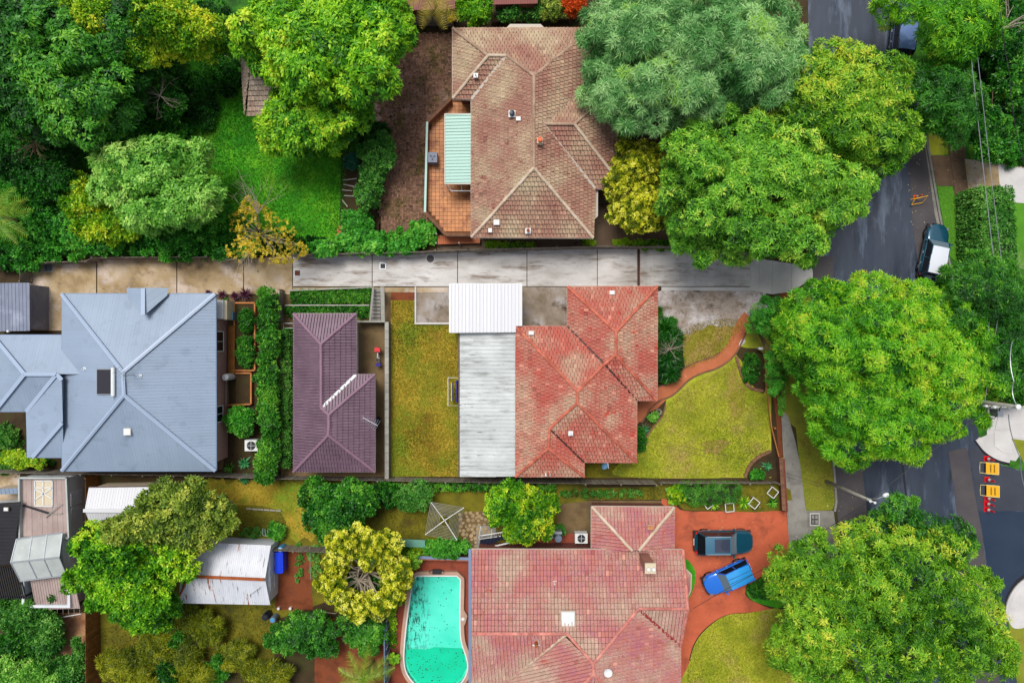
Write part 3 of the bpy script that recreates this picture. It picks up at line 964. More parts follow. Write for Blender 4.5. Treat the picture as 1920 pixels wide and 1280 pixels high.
LM = {}
LM['mango'] = leafM('bright_rosette_leaf', [c(32, 80, 14, 1), c(72, 136, 28, 1), c(116, 182, 48, 1), c(156, 208, 66, 1), c(214, 226, 80, 1)], 0.3)
LM['mango2'] = leafM('yellow_rosette_leaf', [c(30, 84, 8, 1), c(74, 134, 20, 1), c(116, 172, 34, 1), c(160, 200, 50, 1), c(206, 210, 64, 1)], 0.3)
LM['fine'] = leafM('lime_fine_leaf', [c(26, 90, 10, 1), c(70, 148, 18, 1), c(118, 190, 30, 1), c(166, 212, 46, 1), c(200, 204, 56, 1)], 0.3)
LM['grey'] = leafM('grey_green_needle', [c(46, 104, 40, 1), c(84, 146, 70, 1), c(128, 182, 104, 1), c(172, 210, 140, 1), c(150, 200, 70, 1)], 0.25)
LM['jac'] = leafM('frond_leaf', [c(30, 88, 10, 1), c(70, 142, 18, 1), c(116, 182, 28, 1), c(166, 216, 40, 1), c(208, 224, 60, 1)], 0.3)
LM['dark'] = leafM('dark_glossy_leaf', [c(14, 60, 14, 1), c(34, 100, 20, 1), c(66, 138, 34, 1), c(112, 174, 50, 1)], 0.2, 0.4)
LM['deep'] = leafM('deep_green_leaf', [c(24, 70, 16, 1), c(44, 112, 26, 1), c(80, 152, 38, 1), c(130, 188, 58, 1)], 0.25, 0.45)
LM['emer'] = leafM('emerald_creeper_leaf', [c(30, 96, 18, 1), c(56, 142, 34, 1), c(94, 178, 50, 1), c(144, 202, 76, 1)], 0.3)
LM['lime'] = leafM('lime_leaf', [c(40, 100, 10, 1), c(98, 160, 20, 1), c(160, 196, 34, 1), c(214, 216, 50, 1)], 0.3)
LM['light'] = leafM('pale_green_leaf', [c(56, 124, 30, 1), c(104, 170, 54, 1), c(150, 206, 84, 1), c(194, 226, 116, 1)], 0.3)
LM['olive'] = leafM('olive_leaf', [c(66, 92, 26, 1), c(112, 142, 46, 1), c(154, 174, 62, 1), c(196, 200, 80, 1)], 0.25)
LM['oliveY'] = leafM('olive_yellow_grassy_leaf', [c(64, 84, 8, 1), c(112, 124, 14, 1), c(150, 156, 22, 1), c(190, 188, 40, 1)], 0.3)
LM['yellow'] = leafM('yellow_tipped_leaf', [c(84, 112, 10, 1), c(172, 178, 24, 1), c(218, 218, 44, 1), c(240, 238, 84, 1), c(250, 248, 140, 1)], 0.25)
LM['gold'] = leafM('golden_autumn_leaf', [c(130, 130, 40, 1), c(206, 184, 50, 1), c(238, 212, 60, 1), c(250, 232, 110, 1)], 0.3)
LM['orange'] = leafM('orange_blossom', [c(190, 60, 14), c(232, 90, 20), c(244, 120, 40)], 0.25)
LM['purple'] = leafM('maroon_blade', [c(44, 16, 30), c(76, 28, 48), c(104, 44, 66)], 0.1)
LM['bluegr'] = leafM('blue_green_leaf', [c(40, 110, 80), c(66, 140, 104)], 0.2)
LM['agave'] = leafM('sea_green_blade', [c(30, 110, 50), c(60, 150, 80), c(90, 170, 110)], 0.2)
LM['hedge'] = leafM('hedge_leaf', [c(28, 84, 20, 1), c(58, 124, 36, 1), c(98, 160, 58, 1), c(142, 192, 88, 1)], 0.25)
LM['palm'] = leafM('palm_leaflet', [c(80, 130, 20), c(130, 170, 40), c(176, 190, 60)], 0.25)
LM['palmY'] = leafM('yellowed_palm_leaflet', [c(130, 120, 30), c(176, 160, 50), c(206, 190, 90)], 0.25)
LM['gG'] = leafM('green_grass_blade', [c(36, 112, 8), c(58, 144, 12), c(90, 166, 20), c(140, 184, 40)], 0.2, 0.7)
LM['gW'] = leafM('olive_grass_blade', [c(104, 92, 20), c(142, 136, 26), c(176, 162, 52), c(132, 152, 34)], 0.2, 0.7)
LM['gF'] = leafM('straw_green_grass_blade', [c(122, 134, 24), c(160, 166, 36), c(190, 184, 60), c(196, 176, 96)], 0.2, 0.7)
LM['gD'] = leafM('dull_grass_blade', [c(50, 56, 8), c(86, 92, 12), c(120, 116, 22), c(90, 76, 20)], 0.2, 0.7)
LM['gR'] = leafM('clipped_grass_blade', [c(60, 118, 16), c(90, 152, 26), c(120, 170, 44)], 0.2, 0.7)
LM['wild'] = leafM('undergrowth_leaf', [c(14, 56, 10), c(28, 92, 14), c(46, 130, 18), c(80, 150, 30)], 0.25, 0.6)
MT['twigs'] = M('tangled_twigs', [c(40, 46, 20), c(24, 34, 12)], 3, bump=0.5)
LM['litter'] = leafM('fallen_leaf', [c(200, 190, 150), c(220, 210, 180), c(190, 150, 50), c(150, 120, 60)], 0.1, 0.8)
# ------------------------------------------------------------------ the setting
def rank(k): return 0.004 * k

mb = MB()
b_ = 320
mb.add([(-b_, -b_, 0), (b_, -b_, 0), (b_, b_, 0), (-b_, b_, 0)], [(0, 1, 2, 3)])
ground = mb.build('ground', MT['wild']); ground['kind'] = 'structure'
sheet('garden_soil', [(-60, -60), (1690, -60), (1690, 1340), (-60, 1340)], 0.002, MT['soil'])

sheet('undergrowth_ground', [(-300, -200), (760, -200), (760, 60), (700, 70), (700, 440), (640, 475), (-300, 486)], rank(1), MT['wild'])
sheet('back_garden_lawn', rag([(350, 100), (470, 110), (560, 250), (650, 280), (648, 380), (642, 440), (600, 470), (420, 478), (330, 440), (320, 330), (330, 250), (350, 190)], 6), rank(2), MT['lush'])
sheet('garden_soil_strip', [(640, 285), (712, 285), (714, 440), (690, 470), (636, 452)], rank(3), MT['soil'])
# courtyard of House A : moss-grown brick paving, every brick real
yardA = [(762, 62), (853, 62), (853, 190), (846, 190), (800, 232), (797, 400), (822, 442), (716, 442), (702, 330), (712, 230), (690, 215), (690, 190), (700, 150), (705, 110), (740, 75)]
sheet('courtyard_base', rag(yardA, 5), rank(3), MT['soil'])
def brick_field(name, poly, mat, parent_ob, bw, bh, z, gap=0.012, seed=1, herring=True, kindstuff=True, amp=0.012):
    rng = random.Random(seed); w = pw(poly, 0); mb = MB()
    xs = [p[0] for p in w]; ys = [p[1] for p in w]
    cell = bw
    pts = []
    nx = int((max(xs) - min(xs)) / cell) + 1; ny = int((max(ys) - min(ys)) / cell) + 1
    for i in range(nx):
        for j in range(ny):
            x0 = min(xs) + i * cell; y0 = min(ys) + j * cell
            hor = (i + j) % 2 == 0 if herring else True
            for k in range(2):
                if hor: pts.append((x0, x0 + bw, y0 + k * bh, y0 + (k + 1) * bh))
                else: pts.append((x0 + k * bh, x0 + (k + 1) * bh, y0, y0 + bw))
    cx = np.array([(p[0] + p[1]) / 2 for p in pts]); cy = np.array([(p[2] + p[3]) / 2 for p in pts])
    ok = inpoly(cx, cy, w)
    for p, o_ in zip(pts, ok):
        if not o_: continue
        mb.cur = min(1, max(0, rng.gauss(0.5, 0.28)))
        zz = z + rng.uniform(-amp, amp); x0, x1, y0, y1 = p[0] + gap / 2, p[1] - gap / 2, p[2] + gap / 2, p[3] - gap / 2
        mb.add([(x0, y0, zz), (x1, y0, zz), (x1, y1, zz), (x0, y1, zz), (x0, y0, z - .03), (x1, y0, z - .03), (x1, y1, z - .03), (x0, y1, z - .03)],
               [(0, 1, 2, 3), (0, 4, 5, 1), (1, 5, 6, 2), (2, 6, 7, 3), (3, 7, 4, 0)])
    o = mb.build(name, mat, parent_ob)
    if kindstuff: o['kind'] = 'stuff'
    return o
cy = sheet('courtyard_paving', [(700, 120), (700, 121), (701, 121)], rank(3) + 0.001, MT['soil'])
brick_field('paving_brick', yardA, MT['brickpav'], cy, 0.25, 0.125, 0.035, seed=4)

sheet('side_yard_paving', [(884, 440), (1112, 440), (1112, 345), (1190, 345), (1285, 420), (1290, 468), (820, 470), (820, 440)], rank(2), MT['concD'])
sheet('north_garden_bed', [(760, -100), (1120, -100), (1120, 60), (849, 60), (760, 60)], rank(3), MT['soil'])

# shared driveway: slabs of concrete poured one after another
drive = sheet('driveway', [(57, 486), (180, 480), (400, 485), (540, 478), (880, 468), (1290, 462), (1420, 478), (1520, 495), (1524, 525), (1490, 547), (1060, 550), (980, 540), (527, 548), (405, 552), (120, 552), (120, 620), (57, 620)], rank(2), MT['soil'])
def slab(parent, pts, mat, z1=0.04, name='slab', g=0.35):
    cx = sum(p[0] for p in pts) / len(pts); cy_ = sum(p[1] for p in pts) / len(pts)
    q = []
    for (x, y) in pts:
        d = math.hypot(x - cx, y - cy_) or 1
        q.append((x - (x - cx) / d * g * 1.3, y - (y - cy_) / d * g * 1.3))
    mb = MB(); mb.prism(pw(q), 0.009, z1 + R.uniform(-.004, .004)); return mb.build(name, mat, parent)
def ytop(x):
    tp = [(57, 492), (182, 482), (400, 486), (540, 480), (760, 476), (880, 470), (1100, 466), (1290, 466), (1420, 484), (1460, 490), (1525, 500)]
    for a, b in zip(tp, tp[1:]):
        if a[0] <= x <= b[0]: return a[1] + (b[1] - a[1]) * (x - a[0]) / (b[0] - a[0])
    return tp[-1][1]
jo = [57, 182, 332, 457, 549]
slab(drive, [(57, 492), (181, 486), (181, 552), (119, 552), (119, 620), (57, 620)], MT['concB'])
for a, b in zip(jo[1:], jo[2:]):
    slab(drive, [(a, ytop(a)), (b, ytop(b)), (b, 552), (a, 552)], MT['concB'], g=.8)
jg = [549, 698, 858, 988, 1120, 1195]
for a, b in zip(jg, jg[1:]):
    slab(drive, [(a, ytop(a)), (b, ytop(b)), (b, 537), (a, 537)], MT['conc'], g=0.6)
slab(drive, [(549, 539), (840, 539), (840, 548), (549, 548)], MT['concB'], g=0.1)
for a, b in zip([1200, 1340], [1340, 1406]):
    ns = round((b - a) / 13)
    for i in range(ns):
        xa, xb = a + (b - a) * i / ns, a + (b - a) * (i + 1) / ns
        slab(drive, [(xa, ytop(xa)), (xb, ytop(xb)), (xb, 537), (xa, 537)], MT['conc'], g=0.3)
slab(drive, [(1240, 538), (1406, 538), (1406, 545), (1240, 545)], MT['concP'], g=0.1)
for a, b in zip([1406, 1424, 1448, 1484], [1424, 1448, 1484, 1524]):
    yb = {1524: 522, 1484: 547, 1448: 552, 1424: 548}[b]; ya = {1484: 547, 1448: 552, 1424: 548, 1406: 545}[a]
    slab(drive, [(a, ytop(a)), (b, ytop(b)), (b, yb), (a, ya)], MT['concP'], g=0.35)
# slot drain across the drive
t = thing('slot_drain', 'long slot drain grate running across the grey driveway', 'drain', P(1197.5, 500), None)
mb = MB(); p0, p1 = P(1197.5, 466), P(1197.5, 537)
for sx in (-1, 1): mb.box(p0.x + sx * .085 - .02, p0.x + sx * .085 + .02, p1.y, p0.y, 0.02, 0.048)
mb.build('frame', MT['rust'], t)
mb = MB()
k = int((p0.y - p1.y) / 0.1)
for i in range(k): mb.box(p0.x - .062, p0.x + .062, p1.y + i * .1 + .02, p1.y + i * .1 + .07, 0.02, 0.044)
mb.build('grate_bar', MT['metalD'], t, kind='stuff')

# property of House B
sheet('cottage_yard', [(527, 540), (733, 540), (733, 893), (527, 893)], rank(3), MT['concC'])
sheet('west_lawn', [(733, 540), (862, 540), (862, 893), (733, 893)], rank(4), MT['lawnW'])
sheet('mud_patch', [(733, 540), (779, 540), (779, 563), (733, 563)], rank(5), MT['redsoil'])
pad = sheet('patio_pad', [(779, 538), (843, 538), (843, 608), (779, 608)], rank(5), MT['concS'])
for (a, b, c_, d) in ((778, 538, 781, 608), (781, 604.5, 843, 608)):
    mb = MB(); q = pw([(a, b), (c_, b), (c_, d), (a, d)]); mb.prism(q, 0.01, 0.16); mb.build('kerb_edge', MT['concP'], pad)
sheet('carport_floor', [(843, 538), (1064, 538), (1064, 612), (967, 612), (967, 625), (843, 625)], rank(5), MT['concS'])
sheet('front_gravel', rag([(1233, 545), (1330, 544), (1436, 545), (1436, 580), (1424, 600), (1400, 610), (1330, 612), (1285, 628), (1250, 625), (1233, 615)], 4), rank(7), MT['gravel'])
sheet('front_bed', [(1232, 545), (1262, 600), (1285, 640), (1285, 690), (1232, 744)], rank(5) + .001, MT['soil'])
sheet('front_yard', [(1232, 590), (1290, 604), (1400, 600), (1446, 610), (1446, 895), (1165, 895), (1195, 860), (1195, 760), (1232, 745)], rank(4) + .001, MT['lawnF'])
LF1 = smooth([(1284, 620), (1330, 600), (1392, 598), (1385, 620), (1365, 650), (1340, 672), (1308, 684), (1285, 690)], 4, True)
LF2 = smooth([(1168, 893), (1160, 870), (1193, 850), (1215, 812), (1246, 764), (1290, 722), (1345, 697), (1376, 674), (1388, 690), (1400, 720), (1428, 736), (1436, 760), (1442, 830), (1436, 848), (1412, 862), (1392, 893)], 4, True)
sheet('front_lawn_upper', LF1, rank(6), MT['lawnU'])
sheet('bare_lawn_patch', rag([(1365, 700), (1378, 690), (1395, 730), (1400, 770), (1380, 790), (1366, 760), (1360, 720)], 4), rank(7), MT['lawnU'])
sheet('bare_lawn_patch', rag([(1315, 830), (1345, 822), (1370, 830), (1350, 848), (1322, 852)], 4), rank(7), MT['lawnU'])
sheet('front_lawn', LF2, rank(6), MT['lawnF'])
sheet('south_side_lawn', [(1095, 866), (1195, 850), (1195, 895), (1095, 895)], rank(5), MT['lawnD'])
path_c = smooth([(1192, 785), (1210, 758), (1231, 740), (1258, 728), (1283, 704), (1308, 690), (1342, 678), (1367, 659), (1382, 632), (1392, 608), (1404, 592)], 6)
def band(cl, w):
    L, Rr = [], []
    for i, p in enumerate(cl):
        a, b = cl[max(0, i - 1)], cl[min(len(cl) - 1, i + 1)]
        dx, dy = b[0] - a[0], b[1] - a[1]; n = math.hypot(dx, dy) or 1
        ww = w(i / (len(cl) - 1)) if callable(w) else w
        L.append((p[0] + dy / n * ww, p[1] - dx / n * ww)); Rr.append((p[0] - dy / n * ww, p[1] + dx / n * ww))
    return L, Rr
Lp, Rp = band(path_c, lambda t_: 12.5 if t_ < .3 else 11.5)
sheet('porch_path', [(1190, 752), (1234, 748), (1246, 738), (1256, 742), (1232, 766), (1212, 774), (1196, 794), (1190, 796)], rank(9), MT['terraP'])
path = sheet('garden_path', Lp + Rp[::-1], rank(8), MT['terraP'])
def edging(parent, line, w, l, h, mat, name='edge_brick', z0=0.0):
    """bricks laid end to end along a traced line, each one an object sharing a mesh"""
    pts = [P(*p) for p in line]
    key = 'edgebrick%.2f%.2f%.2f' % (w, l, h)
    if key not in CAPS:
        m_ = MB(); m_.box(-l * .47, l * .47, -w / 2, w / 2, 0, h)
        me = bpy.data.meshes.new('edge_brick'); me.from_pydata(m_.v, [], m_.f); me.materials.append(mat); CAPS[key] = me
    acc = 0.0; nxt = l / 2
    for a, b in zip(pts, pts[1:]):
        d = b - a; L = d.length
        if L < 1e-6: continue
        while nxt <= acc + L:
            p = a + d * ((nxt - acc) / L)
            o = link(name, CAPS[key], None, parent, (p.x - wloc(parent).x, p.y - wloc(parent).y, z0))
            o.rotation_euler = (0, 0, math.atan2(d.y, d.x) + R.uniform(-.05, .05)); nxt += l
        acc += L
edging(path, Rp, 0.12, 0.42, 0.07, MT['edgebrick'], z0=rank(8))
edging(path, Lp[:40], 0.10, 0.42, 0.05, MT['edgebrick'], z0=rank(8))
bed1 = smooth([(1378, 660), (1386, 650), (1398, 652), (1430, 662), (1434, 734), (1414, 726), (1398, 700), (1392, 680)], 4, True)
bd = sheet('garden_bed', bed1, rank(7), MT['soil'])
edging(bd, smooth([(1380, 668), (1386, 690), (1396, 716), (1410, 728), (1432, 733)], 5), 0.22, 0.42, 0.12, MT['edgebrick'], z0=rank(7))
bd2 = sheet('corner_garden_bed', smooth([(1396, 893), (1412, 866), (1436, 846), (1446, 848), (1446, 893)], 4, True), rank(7), MT['soil'])
edging(bd2, smooth([(1396, 893), (1405, 872), (1420, 857), (1442, 846)], 5), 0.22, 0.42, 0.14, MT['edgebrick'], z0=rank(7))
bd3 = sheet('porch_garden_bed', smooth([(1196, 790), (1222, 758), (1246, 748), (1247, 760), (1236, 784), (1214, 812), (1200, 836), (1194, 836)], 4, True), rank(7), MT['soil'])
edging(bd3, smooth([(1248, 758), (1240, 780), (1216, 812), (1204, 832)], 5), 0.12, 0.42, 0.08, MT['edgebrick'], z0=rank(7))

# south neighbours
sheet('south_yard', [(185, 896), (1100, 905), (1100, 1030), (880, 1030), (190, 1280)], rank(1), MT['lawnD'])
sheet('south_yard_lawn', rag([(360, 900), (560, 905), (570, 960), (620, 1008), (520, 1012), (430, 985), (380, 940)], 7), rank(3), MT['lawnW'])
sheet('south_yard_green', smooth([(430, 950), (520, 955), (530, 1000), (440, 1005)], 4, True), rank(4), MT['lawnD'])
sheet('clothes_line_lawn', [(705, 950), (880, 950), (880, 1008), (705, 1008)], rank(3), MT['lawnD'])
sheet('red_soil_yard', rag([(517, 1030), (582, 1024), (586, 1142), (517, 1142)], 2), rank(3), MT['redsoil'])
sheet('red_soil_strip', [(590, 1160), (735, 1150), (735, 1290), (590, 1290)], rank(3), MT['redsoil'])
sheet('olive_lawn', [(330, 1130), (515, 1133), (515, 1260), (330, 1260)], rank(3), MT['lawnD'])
sheet('pink_soil_yard', [(40, 1148), (160, 1148), (160, 1300), (40, 1300)], rank(3), MT['pinksoil'])
sheet('soil_strip_north_of_sheds', [(165, 888), (345, 892), (345, 915), (165, 915)], rank(4), MT['soil'])
sheet('pool_surround', [(735, 1050), (884, 1050), (884, 1300), (735, 1300)], rank(3), MT['deckred'])
sheet('laundry_yard', [(950, 1000), (1109, 1000), (1109, 1035), (950, 1035)], rank(3), MT['deckred'])
sheet('fenced_side_strip', [(1045, 945), (1109, 938), (1240, 938), (1240, 952), (1109, 952), (1109, 1000), (1045, 1000)], rank(4), MT['concC'])
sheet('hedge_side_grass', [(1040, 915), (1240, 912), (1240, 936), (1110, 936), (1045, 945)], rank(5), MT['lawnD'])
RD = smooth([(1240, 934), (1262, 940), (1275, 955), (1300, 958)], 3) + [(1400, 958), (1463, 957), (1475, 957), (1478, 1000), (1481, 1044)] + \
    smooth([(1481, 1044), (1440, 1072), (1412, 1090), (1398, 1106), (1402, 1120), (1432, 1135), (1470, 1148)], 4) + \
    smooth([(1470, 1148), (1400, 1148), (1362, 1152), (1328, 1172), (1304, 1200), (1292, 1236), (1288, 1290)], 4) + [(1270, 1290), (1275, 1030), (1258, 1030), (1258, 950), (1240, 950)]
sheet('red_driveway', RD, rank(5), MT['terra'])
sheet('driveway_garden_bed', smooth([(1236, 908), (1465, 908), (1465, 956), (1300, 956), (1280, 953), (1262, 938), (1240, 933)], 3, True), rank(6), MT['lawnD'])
FL = smooth([(1500, 1149), (1400, 1149), (1362, 1153), (1330, 1173), (1306, 1201), (1294, 1237), (1290, 1300), (1500, 1300)], 4, True)
sheet('lower_front_lawn', FL, rank(6), MT['lawnF'])
sheet('bay_garden', smooth([(1282, 1050), (1300, 1062), (1304, 1085), (1296, 1112), (1284, 1125)], 4, True), rank(7), MT['lush'])
sheet('driveway_island', smooth([(1412, 1092), (1500, 1050), (1560, 1060), (1560, 1150), (1440, 1135), (1402, 1116)], 4, True), rank(6), MT['lush'])

# street
roadL = [(1515, -250), (1515, 0), (1518, 250), (1522, 500), (1540, 700), (1562, 870), (1572, 1000), (1592, 1150), (1610, 1300), (1640, 1600)]
roadR = [(1655, -250), (1672, 0), (1735, 268), (1758, 400), (1782, 520), (1812, 700), (1838, 832), (1850, 850), (1880, 872), (1925, 884), (2400, 905), (2400, 1060), (1925, 1088), (1903, 1110), (1888, 1150), (1892, 1200), (1910, 1300), (1950, 1600)]
sheet('road', roadL + roadR[::-1], rank(1), MT['asphalt'])
sheet('road_west_gutter_strip', [(1562, 870), (1616, 874), (1630, 1000), (1650, 1150), (1668, 1300), (1612, 1300), (1592, 1150), (1573, 1000)], rank(3), MT['asphalt2'])
sheet('road_apron_patch', [(1518, 480), (1562, 480), (1562, 540), (1520, 560)], rank(3), MT['asphalt2'])
sheet('road_east_strip', smooth([(1700, 240), (1706, 330), (1711, 420), (1722, 500), (1772, 520), (1757, 400), (1734, 268), (1728, 240)], 1, True), rank(3), MT['asphalt2'])
sheet('road_junction_strip', [(1778, 846), (1812, 838), (1818, 870), (1832, 950), (1842, 1000), (1852, 1100), (1862, 1200), (1880, 1300), (1830, 1300), (1812, 1150), (1798, 1000), (1786, 900)], rank(3), MT['asphalt2'])
sheet('side_street', [(1815, 842), (1838, 834), (1850, 852), (1880, 874), (1925, 886), (2400, 908), (2400, 957), (1833, 957), (1826, 900)], rank(4), MT['asphalt4'])
sheet('side_street_patch', [(1835, 958), (2400, 958), (2400, 1058), (1925, 1086), (1902, 1110), (1886, 1150), (1862, 1150), (1848, 1040)], rank(4), MT['asphalt3'])
sheet('tar_seam', [(1690, 868), (1694, 868), (1704, 960), (1712, 1010), (1708, 1010), (1700, 960)], rank(4), MT['metalD'])
# kerbs (real steps)
def kerb(name, line, w=0.16, h=0.13, mat='concG', z0=0.0, label=None):
    L, Rr = band(line, w * S / 2)
    mb = MB(); n = len(line)
    a = pw(L); b = pw(Rr)
    for i in range(n - 1):
        q = [a[i], a[i + 1], b[i + 1], b[i]]
        vs = [(x, y, z0) for x, y in q] + [(x, y, h) for x, y in q]
        mb.add(vs, [(4, 5, 6, 7), (0, 1, 5, 4), (2, 3, 7, 6)] + ([(3, 0, 4, 7)] if i == 0 else []) + ([(1, 2, 6, 5)] if i == n - 2 else []))
    bm = mb.build(name, MT[mat]); bm['kind'] = 'structure'; return bm
kerb('kerb', [(1522, 560), (1540, 700), (1562, 870), (1567, 940), (1564, 958)])
kerb('kerb', [(1580, 1060), (1592, 1150), (1612, 1300)])
kerb('kerb', [(1655, -100), (1672, 0), (1737, 268), (1760, 400), (1784, 520), (1814, 700), (1830, 790)])
sheet('east_gutter', [(1729, 240), (1737, 240), (1763, 400), (1787, 520), (1780, 522), (1752, 400)], rank(5), MT['concG'])
# corner ramp of the side street
cor = sheet('corner_footpath', [(1852, 752), (1925, 764), (1945, 770), (1945, 828), (1896, 822), (1912, 852), (1904, 864), (1884, 860), (1862, 850), (1846, 838), (1834, 822), (1850, 815)], rank(6), MT['concP'])
slab(cor, [(1863, 808), (1894, 806), (1896, 850), (1880, 848), (1863, 836)], MT['concP'], 0.07)
slab(cor, [(1855, 754), (1875, 756), (1862, 806), (1851, 806)], MT['concP'], 0.07)
slab(cor, [(1876, 756), (1925, 764), (1925, 822), (1897, 820), (1894, 804), (1864, 806)], MT['concP'], 0.07)
kerb('corner_kerb', smooth([(1832, 822), (1848, 842), (1870, 856), (1892, 862)], 5), 0.42, 0.12, 'concP')
sheet('corner_gutter', smooth([(1826, 826), (1842, 849), (1866, 866), (1893, 873), (1893, 864), (1868, 857), (1846, 841), (1832, 821)], 1, True), rank(6), MT['black'])
cr2 = sheet('lower_corner_footpath', smooth([(1940, 1078), (1912, 1098), (1898, 1120), (1888, 1150), (1889, 1160), (1904, 1178), (1940, 1160)], 3, True), rank(6), MT['concP'])
kerb('lower_corner_kerb', smooth([(1940, 1076), (1910, 1096), (1892, 1124), (1886, 1152)], 5), 0.3, 0.12, 'concP')
sheet('lower_corner_gutter', smooth([(1940, 1064), (1906, 1086), (1886, 1118), (1878, 1154), (1884, 1154), (1890, 1124), (1908, 1096), (1940, 1074)], 2, True), rank(5), MT['black'])
# west footpath and verge
sheet('verge', [(1490, 780), (1561, 870), (1567, 940), (1560, 956), (1512, 957), (1500, 880)], rank(4), MT['lawnV'])
sheet('verge_under_trees', [(1465, 545), (1520, 552), (1560, 860), (1490, 800), (1464, 780)], rank(3), MT['lawnV'])
fp = sheet('footpath', [(1464, 770), (1478, 780), (1492, 830), (1500, 870), (1511, 957), (1562, 957), (1575, 1060), (1482, 1045), (1474, 957)], rank(5), MT['concG'])
for q in ([(1464, 774), (1473, 772), (1474, 796), (1466, 797)], [(1466, 798), (1474, 797), (1488, 814), (1493, 850), (1472, 852)],
          [(1472, 853), (1496, 852), (1500, 879), (1475, 881)], [(1476, 882), (1500, 880), (1503, 907), (1481, 909)], [(1481, 910), (1504, 908), (1508, 935), (1484, 936)],
          [(1476, 937), (1508, 936), (1512, 958), (1514, 1000), (1480, 1002)], [(1480, 1003), (1514, 1001), (1520, 1060), (1484, 1050)],
          [(1514, 958), (1563, 958), (1572, 1030), (1520, 1036), (1515, 1000)]):
    slab(fp, q, MT['concG'], 0.045, g=0.25)
sheet('orange_garden_edge', [(1447, 690), (1456, 690), (1463, 770), (1468, 860), (1460, 860), (1455, 780), (1447, 730)], rank(5), MT['redsoil'])
sheet('mulch_corner', [(1462, 548), (1490, 548), (1505, 556), (1480, 565), (1462, 560)], rank(5), MT['redsoil'])
# east side
ea = sheet('east_gardens', [(1680, -250), (2600, -250), (2600, 760), (1860, 756), (1815, 700), (1784, 520), (1760, 400), (1737, 268), (1680, 0)], rank(1), MT['wild'])
sheet('east_verge', [(1740, 245), (1776, 250), (1778, 290), (1742, 292)], rank(4), MT['lawnF'])
sheet('east_verge_strip', [(1757, 350), (1786, 350), (1808, 470), (1806, 500), (1780, 480)], rank(4), MT['lawnR'])
sheet('east_lawn', smooth([(1830, 240), (1900, 190), (1940, 190), (1940, 320), (1880, 310), (1820, 300)], 3, True), rank(3), MT['lawnR'])
sheet('east_lawn_behind_hedge', [(1900, 380), (1960, 380), (1960, 520), (1905, 500)], rank(3), MT['lawnR'])
efp = sheet('east_footpath', [(1772, 235), (1803, 235), (1812, 300), (1822, 400), (1824, 480), (1805, 470), (1792, 380), (1780, 290)], rank(5), MT['concD'])
sheet('east_drive_crossing', [(1741, 292), (1780, 292), (1788, 349), (1757, 349)], rank(5), MT['concD'])
for a, b in zip([240, 272, 304, 336, 370, 404, 438], [272, 304, 336, 370, 404, 438, 474]):
    f_ = lambda y: (1773 + (y - 240) * 0.145, 1803 + (y - 240) * 0.09)
    slab(efp, [(f_(a)[0], a), (f_(a)[1], a), (f_(b)[1], b), (f_(b)[0], b)], MT['concD'], 0.045, g=0.25)
dr2 = sheet('east_driveway', [(1808, 298), (1960, 318), (1960, 385), (1900, 378), (1815, 352)], rank(6), MT['concB'])
slab(dr2, [(1809, 300), (1869, 308), (1874, 368), (1818, 350)], MT['concB'], 0.05)
slab(dr2, [(1870, 308), (1990, 324), (1990, 388), (1900, 380), (1875, 370)], MT['concP'], 0.05)
sheet('junction_garden', [(1862, 728), (2400, 728), (2400, 880), (1925, 880), (1912, 852), (1896, 822), (1945, 828), (1945, 768), (1852, 750)], rank(4), MT['lawnV'])
sheet('south_east_garden', [(1890, 1160), (1904, 1180), (1945, 1160), (2400, 1160), (2400, 1600), (1955, 1600), (1910, 1300)], rank(3), MT['lawnV'])

# grass blades growing on the lawns
tufts('lawn_grass', [(340, 150), (470, 150), (560, 250), (650, 280), (648, 380), (642, 440), (600, 470), (420, 478), (330, 440), (330, 330)], LM['gG'], 170, 0.12, 3, rank(2))
tufts('west_lawn_grass', [(734, 563), (779, 563), (779, 608), (861, 608), (861, 893), (734, 893)], LM['gW'], 260, 0.09, 4, rank(4))
tufts('front_lawn_grass', LF2[::3], LM['gF'], 260, 0.09, 5, rank(6))
tufts('front_upper_lawn_grass', LF1[::2], LM['gW'], 220, 0.08, 6, rank(6))
tufts('side_lawn_grass', [(1095, 868), (1195, 868), (1168, 893), (1095, 893)], LM['gD'], 90, 0.06, 7, rank(5))
tufts('yard_grass', [(350, 900), (700, 906), (700, 1010), (530, 1010), (360, 990)], LM['gW'], 60, 0.08, 8, rank(4))
tufts('yard_grass_patch', [(700, 950), (880, 950), (880, 1005), (700, 1005)], LM['gD'], 80, 0.08, 9, rank(3))
tufts('olive_yard_grass', [(330, 1135), (515, 1135), (515, 1290), (190, 1290), (190, 1180)], LM['gD'], 60, 0.1, 10, rank(3))
tufts('bottom_lawn_grass', FL[::3], LM['gF'], 240, 0.09, 11, rank(6))
tufts('verge_grass_blades', [(1497, 800), (1561, 870), (1566, 940), (1560, 954), (1514, 955), (1502, 880)], LM['gF'], 90, 0.06, 12, rank(4))
tufts('roadside_grass', [(1758, 352), (1786, 352), (1806, 470), (1784, 480)], LM['gR'], 90, 0.05, 13, rank(4))
tufts('east_garden_grass', [(1810, 180), (1960, 180), (1960, 310), (1820, 295)], LM['gR'], 60, 0.07, 14, rank(3))
tufts('side_grass', [(1045, 918), (1238, 914), (1238, 936), (1110, 936)], LM['gD'], 90, 0.12, 15, rank(5))
tufts('bed_grass', [(1380, 910), (1463, 910), (1463, 955), (1380, 955)], LM['gD'], 90, 0.08, 16, rank(6))
tufts('fallen_leaves', [(1460, 940), (1620, 900), (1640, 1060), (1480, 1080), (1300, 1150), (1300, 960)], LM['litter'], 2.2, 0.05, 17, 0.05, wid=0.05)
